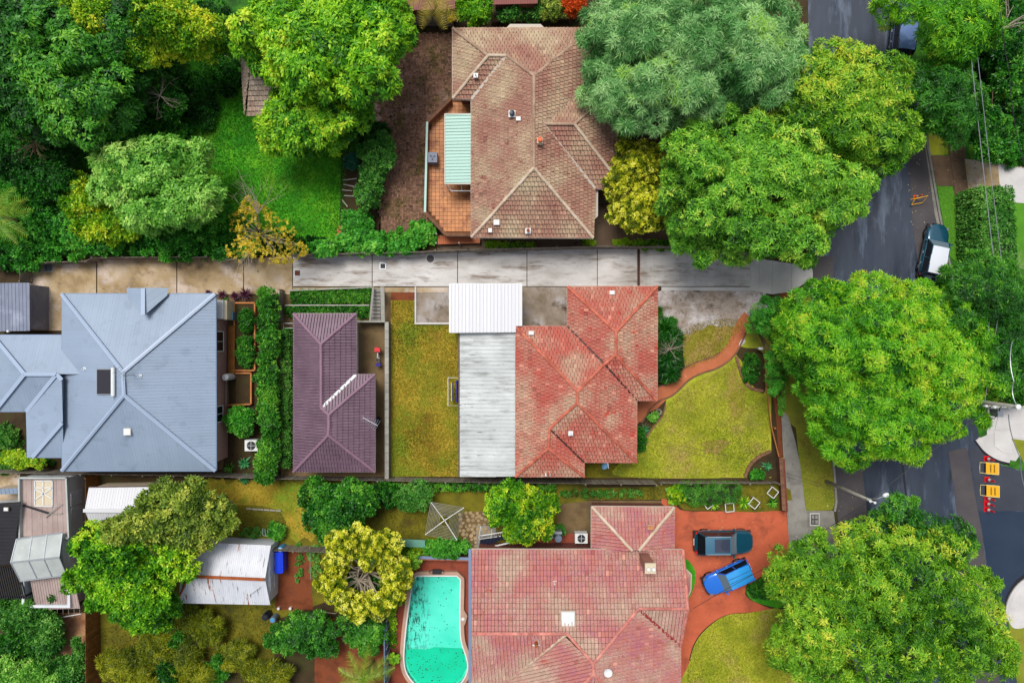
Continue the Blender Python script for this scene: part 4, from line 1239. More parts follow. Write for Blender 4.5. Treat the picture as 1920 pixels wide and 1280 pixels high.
tufts('fallen_leaves', [(1690, 240), (1830, 240), (1840, 470), (1710, 480)], LM['litter'], 2.5, 0.05, 18, 0.05, wid=0.05)
tufts('fallen_leaves', [(550, 480), (1400, 470), (1400, 537), (550, 537)], LM['litter'], 0.8, 0.04, 19, 0.047, wid=0.035)
tufts('fallen_leaves', [(700, 70), (850, 70), (800, 440), (715, 440)], LM['litter'], 1.6, 0.04, 20, 0.055, wid=0.04)
tufts('fallen_leaves', [(1240, 545), (1440, 545), (1440, 880), (1160, 893)], LM['litter'], 0.8, 0.04, 21, 0.04, wid=0.03)
# ------------------------------------------------------------------ HOUSE A (brown tiles, north)
def hp(px, py, ze, t, ax, e): return P(px, py, rz(px, py, ze, t, ax, e))

def house_tiles(root, faces, mat, tw, tv, name='roof', **kw):
    rf = deck(name, [fix(f) for f in faces], MT['deckboard'], root)
    mb = MB()
    for i, f in enumerate(faces): tile_face(mb, fix(f), tw, tv, seed=i + 11, **kw)
    mb.build('roof_tile', mat, rf, kind='stuff')
    return rf

def roof_vent(root_label, px, py, z, s=0.28, style='cowl', name='roof_vent', cat='roof vent', group=None):
    b = P(px, py, z); t = thing(name, root_label, cat, b, group)
    mb = MB(); mb.box(b.x - s, b.x + s, b.y - s, b.y + s, z - 0.02, z + 0.05); mb.build('flashing', MT['plW'], t)
    if style == 'cowl':
        mb = MB(); mb.lathe(b.x, b.y, [(s * .35, z + .05), (s * .35, z + .3), (s * .62, z + .33), (s * .62, z + .40), (s * .1, z + .5)], 12); mb.build('cowl', MT['rust'], t)
    elif style == 'blue':
        mb = MB(); mb.lathe(b.x, b.y, [(s * .7, z + .05), (s * .85, z + .25), (s * .75, z + .34), (s * .2, z + .36)], 14); mb.build('cowl', MT['navy'], t)
    else:
        mb = MB(); mb.lathe(b.x, b.y, [(s * .3, z + .05), (s * .3, z + .35), (s * .2, z + .36)], 10); mb.build('pipe', MT['plW'], t)
    return t

ze, tp = 3.4, 0.45
A_W = 884
rA = thing('brown_roofed_house', 'large hipped house with weathered brown tiled roof above the driveway', 'house', P(1000, 260, 0) * 1.0)
m1 = hp(915, 105, ze, tp, 'y', 54); m2 = P(950, 105, m1.z); r1 = hp(1001, 143, ze, tp, 'x', 884); r2 = P(1001, 315, r1.z)
w1 = hp(1018, 233, ze, tp, 'x', 1112); w2 = P(1077, 233, w1.z)
e = lambda x, y: P(x, y, ze)
facesA = [[e(849, 54), e(1112, 54), r1, m2, m1], [e(849, 54), m1, e(849, 185)], [e(849, 185), m1, m2, e(884, 187)],
          [e(884, 187), m2, r1, r2, e(884, 445)], [e(884, 445), r2, e(1112, 446)],
          [e(1112, 446), r2, r1, e(1112, 54), e(1112, 146), w1, e(1116, 354)],
          [w1, w2, e(1170, 354), e(1116, 354)], [w2, e(1172, 150), e(1172, 354)], [w1, e(1112, 146), e(1172, 150), w2]]
rf = house_tiles(rA, facesA, MT['roofA'], 0.26, 0.34)
for a, b, k in ((e(849, 54), m1, 'A'), (m1, m2, 'W'), (e(849, 185), m1, 'W'), (m2, r1, 'A'), (r1, e(1112, 54), 'A'), (r1, r2, 'A'), (e(884, 445), r2, 'W'), (e(1112, 446), r2, 'W'), (w1, w2, 'A'), (w2, e(1172, 150), 'A')):
    caps(rf, a, b, MT['ridge' + k], 'cap' + k)
caps(rf, w2, e(1170, 354), MT['ridgeW'], 'capW')
for a, b in ((e(884, 187), m2), (w1, e(1116, 354)), (w1, e(1112, 146))):
    mb = MB(); strip(mb, a, b, 0.2, 0.03); mb.build('valley', MT['gutter'], rf)
gutters(rA, [(e(849, 54), e(1112, 54)), (e(849, 185), e(849, 54)), (e(884, 187), e(849, 185)), (e(884, 445), e(884, 187)), (e(884, 445), e(1112, 446)), (e(1112, 446), e(1114, 354)), (e(1116, 354), e(1170, 354)), (e(1172, 354), e(1172, 150))], MT['gutter'])
walls(rA, [(849, 54), (1112, 54), (1112, 150), (1172, 150), (1172, 354), (1112, 354), (1112, 446), (884, 445), (884, 187), (849, 185)], ze, 0.5, MT['brickD'])
# bay windows
for q, lab in (([(948, 55), (957, 46), (1013, 46), (1022, 55)], None), ([(1110, 362), (1120, 357), (1120, 405), (1110, 416)], None)):
    mb = MB(); mb.prism(pw(q, 3.0), 0.0, 3.0); bw = mb.build('bay_window', MT['render'], rA)
    mb = MB(); mb.prism([tuple(Vector((*p, 0))[:2]) for p in pw([(a + (a - 985) * 0.02 if a < 1100 else a + 1, b) for a, b in q], 3.05)], 3.02, 3.1); mb.build('bay_roof', MT['gutter'], bw)
# downpipe posts on the south wall
for x in (957, 1086):
    mb = MB(); p = P(x, 448, ze); mb.tube([(p.x, p.y + 0.1, 0), (p.x, p.y + .1, 3.2)], 0.05, 8); mb.build('downpipe', MT['navy'], rA)
# raised terrace with brick parapet
tz = 0.9
outer = [(846, 184), (801, 229), (797, 398), (836, 440), (884, 440), (884, 184)]
mb = MB(); mb.prism(pw(outer, tz), 0.0, tz); ter = mb.build('terrace', MT['grout'], rA)
inner = [(848, 190), (806, 231), (802, 396), (838, 434), (886, 434), (886, 190)]
W_ = pw(inner, tz)
xs = [p[0] for p in W_]; ys = [p[1] for p in W_]; mb = MB(); rr = random.Random(5); st = 0.3
nx = int((max(xs) - min(xs)) / st) + 1; ny = int((max(ys) - min(ys)) / st) + 1
gx, gy = np.meshgrid(min(xs) + (np.arange(nx) + .5) * st, min(ys) + (np.arange(ny) + .5) * st)
ok = inpoly(gx.ravel(), gy.ravel(), W_)
for x, y, o_ in zip(gx.ravel(), gy.ravel(), ok):
    if o_:
        mb.cur = rr.random(); h_ = st / 2 - 0.012; zt = tz + 0.022 + rr.uniform(-.002, .002)
        mb.add([(x - h_, y - h_, zt), (x + h_, y - h_, zt), (x + h_, y + h_, zt), (x - h_, y + h_, zt), (x - h_, y - h_, tz), (x + h_, y - h_, tz), (x + h_, y + h_, tz), (x - h_, y + h_, tz)],
               [(0, 1, 2, 3), (0, 4, 5, 1), (1, 5, 6, 2), (2, 6, 7, 3), (3, 7, 4, 0)])
mb.build('floor_tile', MT['floortile'], ter, kind='stuff')
par = [(846, 184), (801, 229), (797, 398), (836, 440), (884, 440)]
for i, (a, b) in enumerate(zip(par, par[1:])):
    pa, pb = P(*a, 1.7), P(*b, 1.7)
    mb = MB(); d = (pb - pa).normalized()
    mb.bar(pa.lerp(pb, 0.004) - Vector((0, 0, .85)), pa.lerp(pb, 0.996) - Vector((0, 0, .85)), 0.14, 1.66); mb.build('parapet', MT['brickR'], ter)
    if i == 1:
        mb = MB(); mb.bar(pa + Vector((0, 0, .03)), pb + Vector((0, 0, .03)), 0.16, 0.07); mb.build('railing_cap', MT['greenroof'], ter)
    else:  # soldier course of cap bricks, each a piece
        n = max(2, int((pb - pa).length / 0.12)); key = 'capbrick'
        if key not in CAPS:
            m_ = MB(); m_.box(-.05, .05, -.12, .12, 0, .07); me = bpy.data.meshes.new('cap_brick'); me.from_pydata(m_.v, [], m_.f); me.materials.append(MT['edgebrick']); CAPS[key] = me
        for k in range(n):
            p = pa.lerp(pb, (k + .5) / n); o = link('cap_brick', CAPS[key], None, ter, p - wloc(ter) + Vector((0, 0, -0.01))); o.rotation_euler = (0, 0, math.atan2(d.y, d.x))
# timber landing south of the terrace
t = thing('timber_landing', 'small red-brown timber landing below the brown-roofed house terrace', 'deck', P(855, 448))
for k in range(22):
    x = 821 + k * 3.6
    mb = MB(); q = pw([(x, 442), (x + 3.2, 442), (x + 3.2, 458 - k * 0.1), (x, 458 - k * .1)], .5); mb.prism(q, 0.44, 0.5); mb.build('board', MT['terraP'], t)
mb = MB()
for x, y in ((820, 441), (820, 458), (862, 458)): p = P(x, y, .5); mb.box(p.x - .05, p.x + .05, p.y - .05, p.y + .05, 0, 1.3)
mb.build('post', MT['woodG'], t)
# ribbed green awning
t = thing('ribbed_awning', 'pale green ribbed steel awning over the orange tiled terrace', 'awning', P(859, 280))
f = [P(834, 214, 3.1), P(884, 214, 3.25), P(884, 345, 3.25), P(834, 345, 3.1)]
rib_face(t, f, 0.7, 3, MT['greenroof'], rh=0.06, rw=0.11)
mb = MB(); 
for a, b in zip(f, f[1:] + f[:1]): mb.bar(a, b, 0.07, 0.1)
mb.build('frame', MT['gutter'], t)
for a in (f[0], f[3]):
    mb = MB(); mb.tube([(a.x + .1, a.y, tz), (a.x + .1, a.y, 3.05)], 0.04, 8); mb.build('post', MT['whiteM'], t)
mb = MB(); q = [P(842, 345, 2.3), P(846, 358, 2.3), P(884, 358, 2.3)]
for a, b in zip(q, q[1:]): mb.bar(a, b, 0.07, 0.07)
mb.bar(P(865, 345, 2.3), P(866, 357, 2.3), .05, .05); mb.build('lower_rail', MT['whiteM'], t)
# grey square unit with blades
t = thing('outdoor_unit', 'grey square unit with dark three-blade fan on the terrace edge', 'fan unit', P(811, 295))
b = P(811, 295, 1.75); mb = MB(); mb.box(b.x - .35, b.x + .35, b.y - .38, b.y + .38, tz + .03, 1.75); mb.build('casing', MT['greyiron'], t)
mb = MB()
for k in range(3):
    a = k * 2.1 + .4; d = Vector((math.cos(a), math.sin(a), 0)); s_ = Vector((-d.y, d.x, 0))
    mb.add([b + d * .03 + Vector((0, 0, .01)), b + d * .2 + s_ * .07 + Vector((0, 0, .012)), b + d * .25 - s_ * .03 + Vector((0, 0, .012)), b + d * .05 - s_ * .04 + Vector((0, 0, .01))], [(0, 1, 2, 3)])
mb.build('fan_blades', MT['metalD'], t)
# things on roof A
roof_vent('round dark blue cowl vent on the brown tiled roof', 960, 214, 5.0, 0.24, 'blue')
roof_vent('small white pipe vent on the upper brown roof wing', 892, 142, 4.3, 0.16, 'pipe')
roof_vent('rusty round cowl near the south eave of the brown roof', 990, 433, 3.75, 0.2, 'cowl')
def flash_tile(label, px, py, z, sx=0.24, sy=0.24, ax=0.0, mat='plW', name='skylight_tile', cat='skylight'):
    b = P(px, py, z); t = thing(name, label, cat, b)
    u = Vector((math.cos(ax), math.sin(ax), 0)); v = Vector((-u.y, u.x, 0))
    mb = MB(); mb.obox(b, u, v, Vector((0, 0, 1)), sx, sy, 0.05); mb.build('frame', MT['gutter'], t)
    mb = MB(); mb.obox(b + Vector((0, 0, .06)), u, v, Vector((0, 0, 1)), sx * .86, sy * .86, 0.012); mb.build('pane', MT[mat], t)
flash_tile('small white skylight tile beside the blue cowl vent', 972, 223, 5.1, .17, .15)
flash_tile('larger of two white skylight tiles low on the brown roof', 931, 417, 4.0, .22, .2)
flash_tile('smaller white skylight tile nearest the brown roof eave', 919, 432, 3.8, .14, .16)
# chimney pot
t = thing('chimney', 'short white chimney with orange pot on the brown roof ridge', 'chimney', P(1012, 266, 5.2))
b = P(1012, 268, 5.3); mb = MB(); mb.box(b.x - .2, b.x + .2, b.y - .2, b.y + .2, 5.0, 5.9); mb.build('stack', MT['render'], t)
mb = MB(); mb.lathe(b.x, b.y, [(.14, 5.9), (.17, 6.15), (.12, 6.2)], 12); mb.build('pot', MT['orangeP'], t)

# ------------------------------------------------------------------ HOUSE B (red tiles, centre)
rB = thing('red_roofed_house', 'red tiled hipped house joined to the white corrugated patio roof', 'house', P(1100, 700))
ze, tp = 3.0, 0.46
tA = hp(1155, 622, ze, tp, 'x', 1232); tB = P(1154, 665, tA.z)
rC = hp(1083, 733, ze, tp, 'x', 967); rD = P(1082, 755, rC.z)
jn = hp(1133, 682, ze, tp, 'y', 612)
g1 = hp(1030, 803, ze, tp, 'x', 967); g2 = P(1028, 840, g1.z)
facesB = [[P(1064, 537, ze), P(1232, 537, ze), tA], [P(1232, 537, ze), P(1232, 750, ze), tB, tA], [P(1064, 537, ze), tA, tB, jn, P(1064, 612, ze)],
          [P(967, 612, ze), P(1064, 612, ze), jn, rC], [P(967, 612, ze), rC, rD, g1, g2, P(967, 893, ze)],
          [tB, P(1231, 750, ze), P(1193, 750, ze), jn], [P(1193, 750, ze), jn, rC, rD, P(1193, 866, ze)],
          [rD, P(1193, 866, ze), P(1095, 866, ze), g1], [g1, P(1095, 866, ze), P(1095, 893, ze), g2], [g2, P(967, 893, ze), P(1095, 893, ze)]]
rf = house_tiles(rB, facesB, MT['roofB'], 0.26, 0.34)
for a, b in ((P(1064, 537, ze), tA), (P(1232, 537, ze), tA), (tA, tB), (tB, P(1231, 750, ze)), (tB, jn), (jn, rC), (P(967, 612, ze), rC), (rC, rD), (rD, P(1193, 866, ze)), (rD, g1), (g1, g2), (g2, P(967, 893, ze)), (g2, P(1095, 893, ze))):
    caps(rf, a, b, MT['ridgeB'], 'capB')
for a, b in ((P(1064, 612, ze), jn), (P(1193, 750, ze), jn), (P(1095, 866, ze), g1)):
    mb = MB(); strip(mb, a, b, 0.13, 0.02, .06); mb.build('valley', MT['valley'], rf)
E_ = lambda x, y: P(x, y, ze)
gutters(rB, [(E_(1064, 537), E_(1232, 537)), (E_(1232, 537), E_(1232, 750)), (E_(1193, 750), E_(1231, 750)), (E_(1193, 750), E_(1193, 866)), (E_(1095, 866), E_(1193, 866)), (E_(1095, 866), E_(1095, 893)), (E_(967, 893), E_(1095, 893)), (E_(1064, 537), E_(1064, 612)), (E_(967, 612), E_(1064, 612))], MT['gutter'], w=.1)
walls(rB, [(967, 612), (1064, 612), (1064, 537), (1232, 537), (1232, 750), (1193, 750), (1193, 866), (1095, 866), (1095, 893), (967, 893)], ze, 0.5, MT['brickR'])
# white corrugated patio roof
t = thing('patio_roof', 'long weathered white corrugated patio roof with rust streaks beside the red roof', 'patio roof', P(914, 757))
f = [P(862, 622, 2.6), P(967, 622, 2.92), P(967, 893, 2.92), P(862, 893, 2.6)]
rib_face(t, f, 0.86, 3, MT['corr'], rh=0.05, rw=0.10)
mb = MB(); mb.bar(f[0] + Vector((-.05, 0, -.03)), f[3] + Vector((-.05, 0, -.03)), .1, .12); mb.build('gutter', MT['gutterD'], t)
mb = MB(); mb.bar(f[0] + Vector((0, .02, .05)), f[1] + Vector((0, .02, .05)), .14, .08); mb.build('flashing', MT['corr'], t)
for y in (640, 757, 880):
    mb = MB(); p = P(866, y, 2.55); mb.box(p.x - .05, p.x + .05, p.y - .05, p.y + .05, 0, 2.5); mb.build('post', MT['whiteM'], t)
# white carport
t = thing('carport', 'clean white flat steel carport north of the corrugated patio roof', 'carport', P(910, 578))
f = [P(843, 532, 3.1), P(978, 532, 3.1), P(978, 611, 3.28), P(967.5, 611, 3.28), P(967.5, 622, 3.3), P(843, 623, 3.3)]
rib_face(t, f, 0.78, 3, MT['white'], rh=0.06, rw=0.05, along=Vector((1, 0, 0)))
mb = MB()
for a, b in ((0, 1), (1, 2), (4, 5), (5, 0)): mb.bar(f[a] - Vector((0, 0, .08)), f[b] - Vector((0, 0, .08)), .08, .14)
mb.build('fascia', MT['whiteM'], t)
for x, y in ((847, 537), (974, 537), (847, 618), (960, 606)):
    mb = MB(); p = P(x, y, 3.0); mb.box(p.x - .05, p.x + .05, p.y - .05, p.y + .05, 0, 3.0); mb.build('post', MT['whiteM'], t)
for lab, x, y, z in (('white skylight tile high on the north end of the red roof', 1147.5, 548.5, 3.4), ('white skylight tile at the north-west corner of the red roof', 996, 624, 3.5)):
    flash_tile(lab, x, y, z, .2, .15)
roof_vent('white and rust vent at the south end of the red roof', 1027, 887, 3.2, .2, 'cowl')
roof_vent('white pipe vent in the middle of the red roof', 1070, 812, 4.3, .17, 'pipe')
# satellite dish on the south-east wall
t = thing('satellite_dish', 'blue-grey oval satellite dish below the red roof south eave', 'satellite dish', P(1133, 872, 2.6))
b = P(1134, 871, 2.75); d = Vector((0.3, -0.45, 0.84)).normalized(); s1 = d.cross(Vector((0, 1, 0))).normalized(); s2 = d.cross(s1)
mb = MB(); N_ = 16
ring = [[b + s1 * math.cos(k * 2 * math.pi / N_) * r_ * .8 + s2 * math.sin(k * 2 * math.pi / N_) * r_ + d * dd for k in range(N_)] for r_, dd in ((.36, .09), (.2, .03), (.02, 0))]
vs = [p for rg in ring for p in rg]
mb.add(vs, [(i * N_ + k, i * N_ + (k + 1) % N_, (i + 1) * N_ + (k + 1) % N_, (i + 1) * N_ + k) for i in range(2) for k in range(N_)])
mb.build('dish', MT['glassB'], t, smooth=True)
mb = MB(); mb.tube([b - s2 * .3, b - s2 * .35 + d * .4, b + d * .45 - s1 * .1], .02, 6); mb.build('feed_arm', MT['plW'], t)
mb = MB(); mb.tube([b - d * .02, b - d * .25, (b.x, b.y + .3, 2.3)], .03, 6); mb.build('bracket', MT['metal'], t)

# ------------------------------------------------------------------ HOUSE D (plum cottage)
rD_ = thing('plum_roofed_cottage', 'narrow cottage with plum ribbed metal-tile hipped roof', 'cottage', P(625, 735))
ze, tp = 2.7, 0.5
d1 = hp(602, 645, ze, tp, 'x', 551); d2 = P(603, 765, d1.z); d3 = hp(617, 777, ze, tp, 'x', 551); d4 = P(616, 815, d3.z)
q = lambda x, y: P(x, y, ze)
facesD = [[q(551, 588), q(668, 588), d1], [q(551, 588), d1, d2, d3, d4, q(551, 884)], [q(668, 588), q(668, 702), d2, d1],
          [q(668, 702), q(703, 702), d3, d2], [q(703, 702), q(703, 884), d4, d3], [q(551, 884), d4, q(703, 884)]]
rf = house_tiles(rD_, facesD, MT['roofD'], 0.215, 0.40, roll=0.06, tilt=0.05, lap=0.4, stag=False)
for a, b in ((q(551, 588), d1), (q(668, 588), d1), (d1, d2), (d2, d3), (q(703, 702), d3), (d3, d4), (d4, q(551, 884)), (d4, q(703, 884))):
    caps(rf, a, b, MT['roofDs'], 'capD', rad=.12, L=.4)
mb = MB(); strip(mb, q(668, 702), d2, 0.22, 0.02, .07); mb.build('valley', MT['plW'], rf)
gutters(rD_, [(q(551, 588), q(668, 588)), (q(668, 588), q(668, 702)), (q(668, 702), q(703, 702)), (q(703, 702), q(703, 884)), (q(551, 884), q(703, 884)), (q(551, 588), q(551, 884))], MT['gutter'], w=.08)
cw = walls(rD_, [(551, 588), (668, 588), (668, 702), (703, 702), (703, 884), (551, 884)], ze, 0.45, MT['weather'])

def antenna(label, px, py, z, base_z, rot, L=1.3, n=9, span=.5):
    b = P(px, py, z); t = thing('tv_antenna', label, 'antenna', Vector((b.x, b.y, base_z)))
    u = Vector((math.cos(rot), math.sin(rot), 0)); v = Vector((-u.y, u.x, 0))
    mb = MB(); mb.tube([(b.x, b.y, base_z), tuple(b)], .022, 6); mb.build('mast', MT['metal'], t)
    mb = MB(); mb.tube([b - u * L / 2, b + u * L / 2], .016, 5); mb.build('boom', MT['metal'], t)
    for k in range(n):
        c0 = b - u * L / 2 + u * L * k / (n - 1); w = span * (.5 + .5 * k / (n - 1))
        mb = MB(); mb.tube([c0 - v * w, c0 + v * w], .012, 4); mb.build('element', MT['metal'], t)
    return t
antenna('tv antenna over the east eave of the plum roof', 694, 790, 4.6, 2.9, -0.5, 1.2, 9, .42)
antenna('tv antenna standing at the peak of the blue-grey roof', 231, 704, 6.4, 5.1, 2.3, 1.2, 7, .4)

# cottage yard: dividing wall, steps, retaining rows
t = thing('retaining_wall', 'long grey capped retaining wall between cottage yard and lawn', 'wall', P(730, 740))
mb = MB(); a, b = P(729.5, 604, 0), P(729.5, 893, 0)
mb.box(a.x - .1, a.x + .1, b.y, a.y, 0, .95); mb.build('wall_face', MT['concG'], t)
n = 18
for k in range(n):
    mb = MB(); y0 = a.y + (b.y - a.y) * k / n; y1 = a.y + (b.y - a.y) * (k + 1) / n
    mb.box(a.x - .15, a.x + .15, y1 + .01, y0 - .01, .95, 1.02); mb.build('capping', MT['woodG'], t)
t = thing('garden_steps', 'narrow concrete steps between grey timber rails beside the planted terraces', 'steps', P(708, 572))
for k in range(9):
    mb = MB(); y = 541 + k * 6.8; zt = 1.5 - k * .16
    qq = pw([(701 - k * .5, y), (713, y), (713, y + 6.2), (700.5 - k * .5, y + 6.2)], zt); mb.prism(qq, 0, zt); mb.build('tread', MT['concG'], t)
for (xa, xb, w) in ((700, 694, .16), (717, 718, .3)):
    mb = MB(); mb.bar(P(xa, 538, 1.9), P(xb, 602, .9), w, .1); mb.build('rail', MT['woodG'], t)
t = thing('terrace_sleepers', 'timber sleepers holding the two planted rows north of the cottage', 'garden edging', P(620, 570))
for (x0, y0, x1, y1) in ((545, 545, 699, 539), (536, 572.5, 694, 572.5)):
    mb = MB(); mb.bar(P(x0, y0, .3), P(x1, y1, .3), .1, .6); mb.build('sleeper', MT['woodG'], t)
mb = MB(); mb.bar(P(671, 603, .6), P(724, 603, .6), .12, 1.0); mb.build('sleeper', MT['woodG'], t)
# mobility frame / bikes in cottage yard
t = thing('push_bike', 'jumble of a red, white and black bicycle parked in the cottage yard', 'bicycle', P(712, 668))
b = P(712, 668, 0)
for dy in (.45, -.5):
    mb = MB(); pts = [(b.x + .0, b.y + dy + .3 * math.cos(k * .5236), .32 + .3 * math.sin(k * .5236)) for k in range(13)]; mb.tube(pts, .03, 6, False); mb.build('wheel', MT['tyre'], t)
mb = MB(); mb.tube([(b.x, b.y + .45, .35), (b.x + .03, b.y + .3, .95), (b.x - .03, b.y - .2, .8), (b.x, b.y - .5, .35), (b.x, b.y - .05, .35), (b.x + .03, b.y + .3, .9)], .035, 6); mb.build('frame', MT['plW'], t)
mb = MB(); mb.tube([(b.x - .3, b.y + .3, 1.0), (b.x, b.y + .36, 1.05), (b.x + .3, b.y + .25, 1.0)], .03, 6); mb.build('handlebar', MT['metalD'], t)
mb = MB(); mb.lathe(b.x, b.y - .22, [(.06, .85), (.12, .9), (.1, .96), (.02, .97)], 8); mb.build('saddle', MT['metalD'], t)
mb = MB(); mb.box(b.x - .22, b.x + .2, b.y + .35, b.y + .7, .7, .95); mb.build('basket', MT['redP'], t)
mb = MB(); mb.box(b.x - .18, b.x + .2, b.y - .75, b.y - .5, .55, .75); mb.build('rear_box', MT['purpleC'], t)
# black bin under antenna
t = thing('black_bin', 'black bin leaning by the east wall of the plum cottage', 'bin', P(709, 787))
b = P(709, 787, 0); mb = MB(); mb.lathe(b.x, b.y, [(.22, 0), (.27, .8), (.29, .82)], 12); mb.build('drum', MT['black'], t)
mb = MB(); mb.lathe(b.x, b.y, [(.3, .83), (.28, .9), (.05, .95)], 12); mb.build('lid', MT['navy'], t)
# side gate bars
t = thing('pipe_gate', 'thin pipe gate at the north-west corner of the plum cottage', 'gate', P(541, 608))
mb = MB(); a1, a2, a3, a4 = P(531, 606, 1.2), P(549, 606, 1.2), P(549, 615, 1.2), P(532, 615, 1.2); mb.tube([a2, a1, a4, a3], .03, 6); mb.build('rail', MT['metal'], t)
mb = MB(); mb.tube([(a1.x, a1.y, 0), a1], .03, 6); mb.tube([(a4.x, a4.y, 0), a4], .03, 6); mb.build('post', MT['metal'], t)
# drying rack with cloths
t = thing('drying_rack', 'square white pipe drying rack against the patio roof', 'drying rack', P(850, 734))
c1 = [P(840, 708, 1.3), P(861, 708, 1.3), P(861, 760, 1.3), P(840, 760, 1.3)]
mb = MB(); mb.tube(c1 + c1[:1], .025, 6); mb.build('frame', MT['whiteM'], t)
for p in (c1[0], c1[3]):
    mb = MB(); mb.tube([(p.x, p.y, 0), p], .025, 6); mb.build('leg', MT['whiteM'], t)
def cloth(label, x, y0, y1, w, mat):
    mb = MB(); a = P(x, y0, 1.34); b = P(x, y1, 1.34); n = 8
    vs = []
    for i in range(n + 1):
        p = a.lerp(b, i / n); ww = w * (1 + .25 * math.sin(i * 1.9)) 
        vs += [(p.x - ww, p.y, .55 + .05 * math.sin(i)), (p.x - ww * .35, p.y, 1.30), (p.x, p.y, 1.345), (p.x + ww * .35, p.y, 1.30), (p.x + ww, p.y, .6)]
    fs = [(i * 5 + k, i * 5 + k + 1, i * 5 + k + 6, i * 5 + k + 5) for i in range(n) for k in range(4)]
    mb.add(vs, fs); o = mb.build('cloth', mat, None, smooth=True, loc=(a.x, (a.y + b.y) / 2, 0)); tag(o, label, 'cloth'); return o
cloth('white cloth hung over the drying rack', 846.5, 718, 752, .07, MT['plW'])
cloth('violet towel hung over the drying rack beside the patio roof', 856.5, 713, 754, .12, MT['purpleC'])
# ------------------------------------------------------------------ HOUSE E (blue-grey steel)
rE = thing('grey_metal_roofed_house', 'large brick house under a smooth blue-grey steel hipped roof', 'house', P(265, 715))
ze, tp = 3.2, 0.36
q = lambda x, y: P(x, y, ze)
k1 = hp(232, 697, ze, tp, 'x', 117); k2 = P(234, 740, k1.z)
fE = {'N': [q(117, 551), q(404, 551), k1], 'E': [q(404, 551), q(405, 882), k2, k1], 'S': [q(117, 882), q(405, 882), k2], 'W': [q(117, 551), k1, k2, q(117, 882)]}
dk = deck('roof', list(fE.values()), MT['roofE'], rE, down=.02)
for k, f in fE.items():
    rib_face(dk, f, 0.9, 4 if k == 'E' else 2, MT['roofE'], rh=.018 if k == 'E' else .005, rw=.035 if k == 'E' else .02)
gx = P(272, 541, ze + .45); gy = P(272, 591, ze + 1.05)
rib_face(dk, [P(240, 541, ze), gx, gy, P(243, 556, ze + .1)], 0.9, 2, MT['roofE'], rh=.01, lift=.12)
rib_face(dk, [gx, P(317, 541, ze), P(314, 556, ze + .1), gy], 0.9, 2, MT['roofE'], rh=.01, lift=.12)
mb = MB()
for a, b in ((q(117, 551), k1), (q(404, 551), k1), (k1, k2), (k2, q(117, 882)), (k2, q(405, 882))):
    strip(mb, a, b, .26, .04, .05); strip(mb, a, b, .10, .05, .08)
strip(mb, gx, gy, .3, .05, .2)
mb.build('ridge_cap', MT['roofEcap'], dk)
for lab_, a, b in (('d', q(117, 551), q(404, 551)),):
    pass
gutters(rE, [(q(117, 551), q(240, 551)), (q(317, 551), q(404, 551)), (q(404, 551), q(405, 882)), (q(117, 882), q(405, 882)), (q(117, 551), q(117, 882))], MT['gutterB'])
we = walls(rE, [(117, 551), (404, 551), (405, 882), (117, 882)], ze, 0.45, MT['brickP'])
# side of the house seen below the east eave
ex = P(405, 700, ze).x - .45
A0, A1 = (ex, P(405, 551, ze).y), (ex, P(405, 882, ze).y)
for (yy, w, z0, z1) in ((640, 1.5, .9, 2.2), (780, 1.2, 1.0, 2.1)):
    tt = (P(405, yy, ze).y - A1[1]) / (A0[1] - A1[1])
    window_on(rE, A1, A0, tt, w, z0, z1, 2)
roots = []
# western wing
rE2 = thing('grey_roof_extension', 'lower blue-grey steel hipped extension west of the big grey roof', 'house wing', P(40, 740))
z2, t2 = 2.8, .36
qq = lambda x, y: P(x, y, z2)
v1 = hp(48, 701, z2, t2, 'y', 628); v2 = P(108, 701, v1.z); v3 = P(117, 712, v1.z)
v4 = P(126, 724, v1.z); v5 = P(126, 800, v1.z)
fs = [[qq(-12, 628), qq(150, 628), P(150, 701, v1.z), v1], [qq(-12, 628), v1, qq(-8, 771)], [v1, v2, qq(51, 771), qq(-8, 771)],
      [qq(51, 771), v2, P(118, 712, v1.z), P(118, 792, v1.z), qq(60, 857), qq(51, 857)], [qq(60, 857), P(118, 792, v1.z), P(119, 857, z2)]]
dk = deck('roof', fs, MT['roofE'], rE2, down=.02)
for f in fs: rib_face(dk, f, .9, 2, MT['roofE'], rh=.005, rw=.02)
mb = MB()
for a, b in ((qq(-12, 628), v1), (v1, v2), (v1, qq(-8, 771)), (v2, qq(51, 771)), (v2, P(118, 712, v1.z)), (P(118, 792, v1.z), qq(62, 857))): strip(mb, a, b, .28, .04, .05)
mb.build('ridge_cap', MT['roofEcap'], dk)
gutters(rE2, [(qq(-12, 628), qq(117, 628)), (qq(-8, 771), qq(51, 771)), (qq(51, 771), qq(51, 857)), (qq(51, 857), qq(119, 857))], MT['gutterB'], w=.09)
walls(rE2, [(-12, 628), (119, 628), (119, 857), (51, 857), (51, 771), (-8, 771)], z2, .4, MT['brickP'])
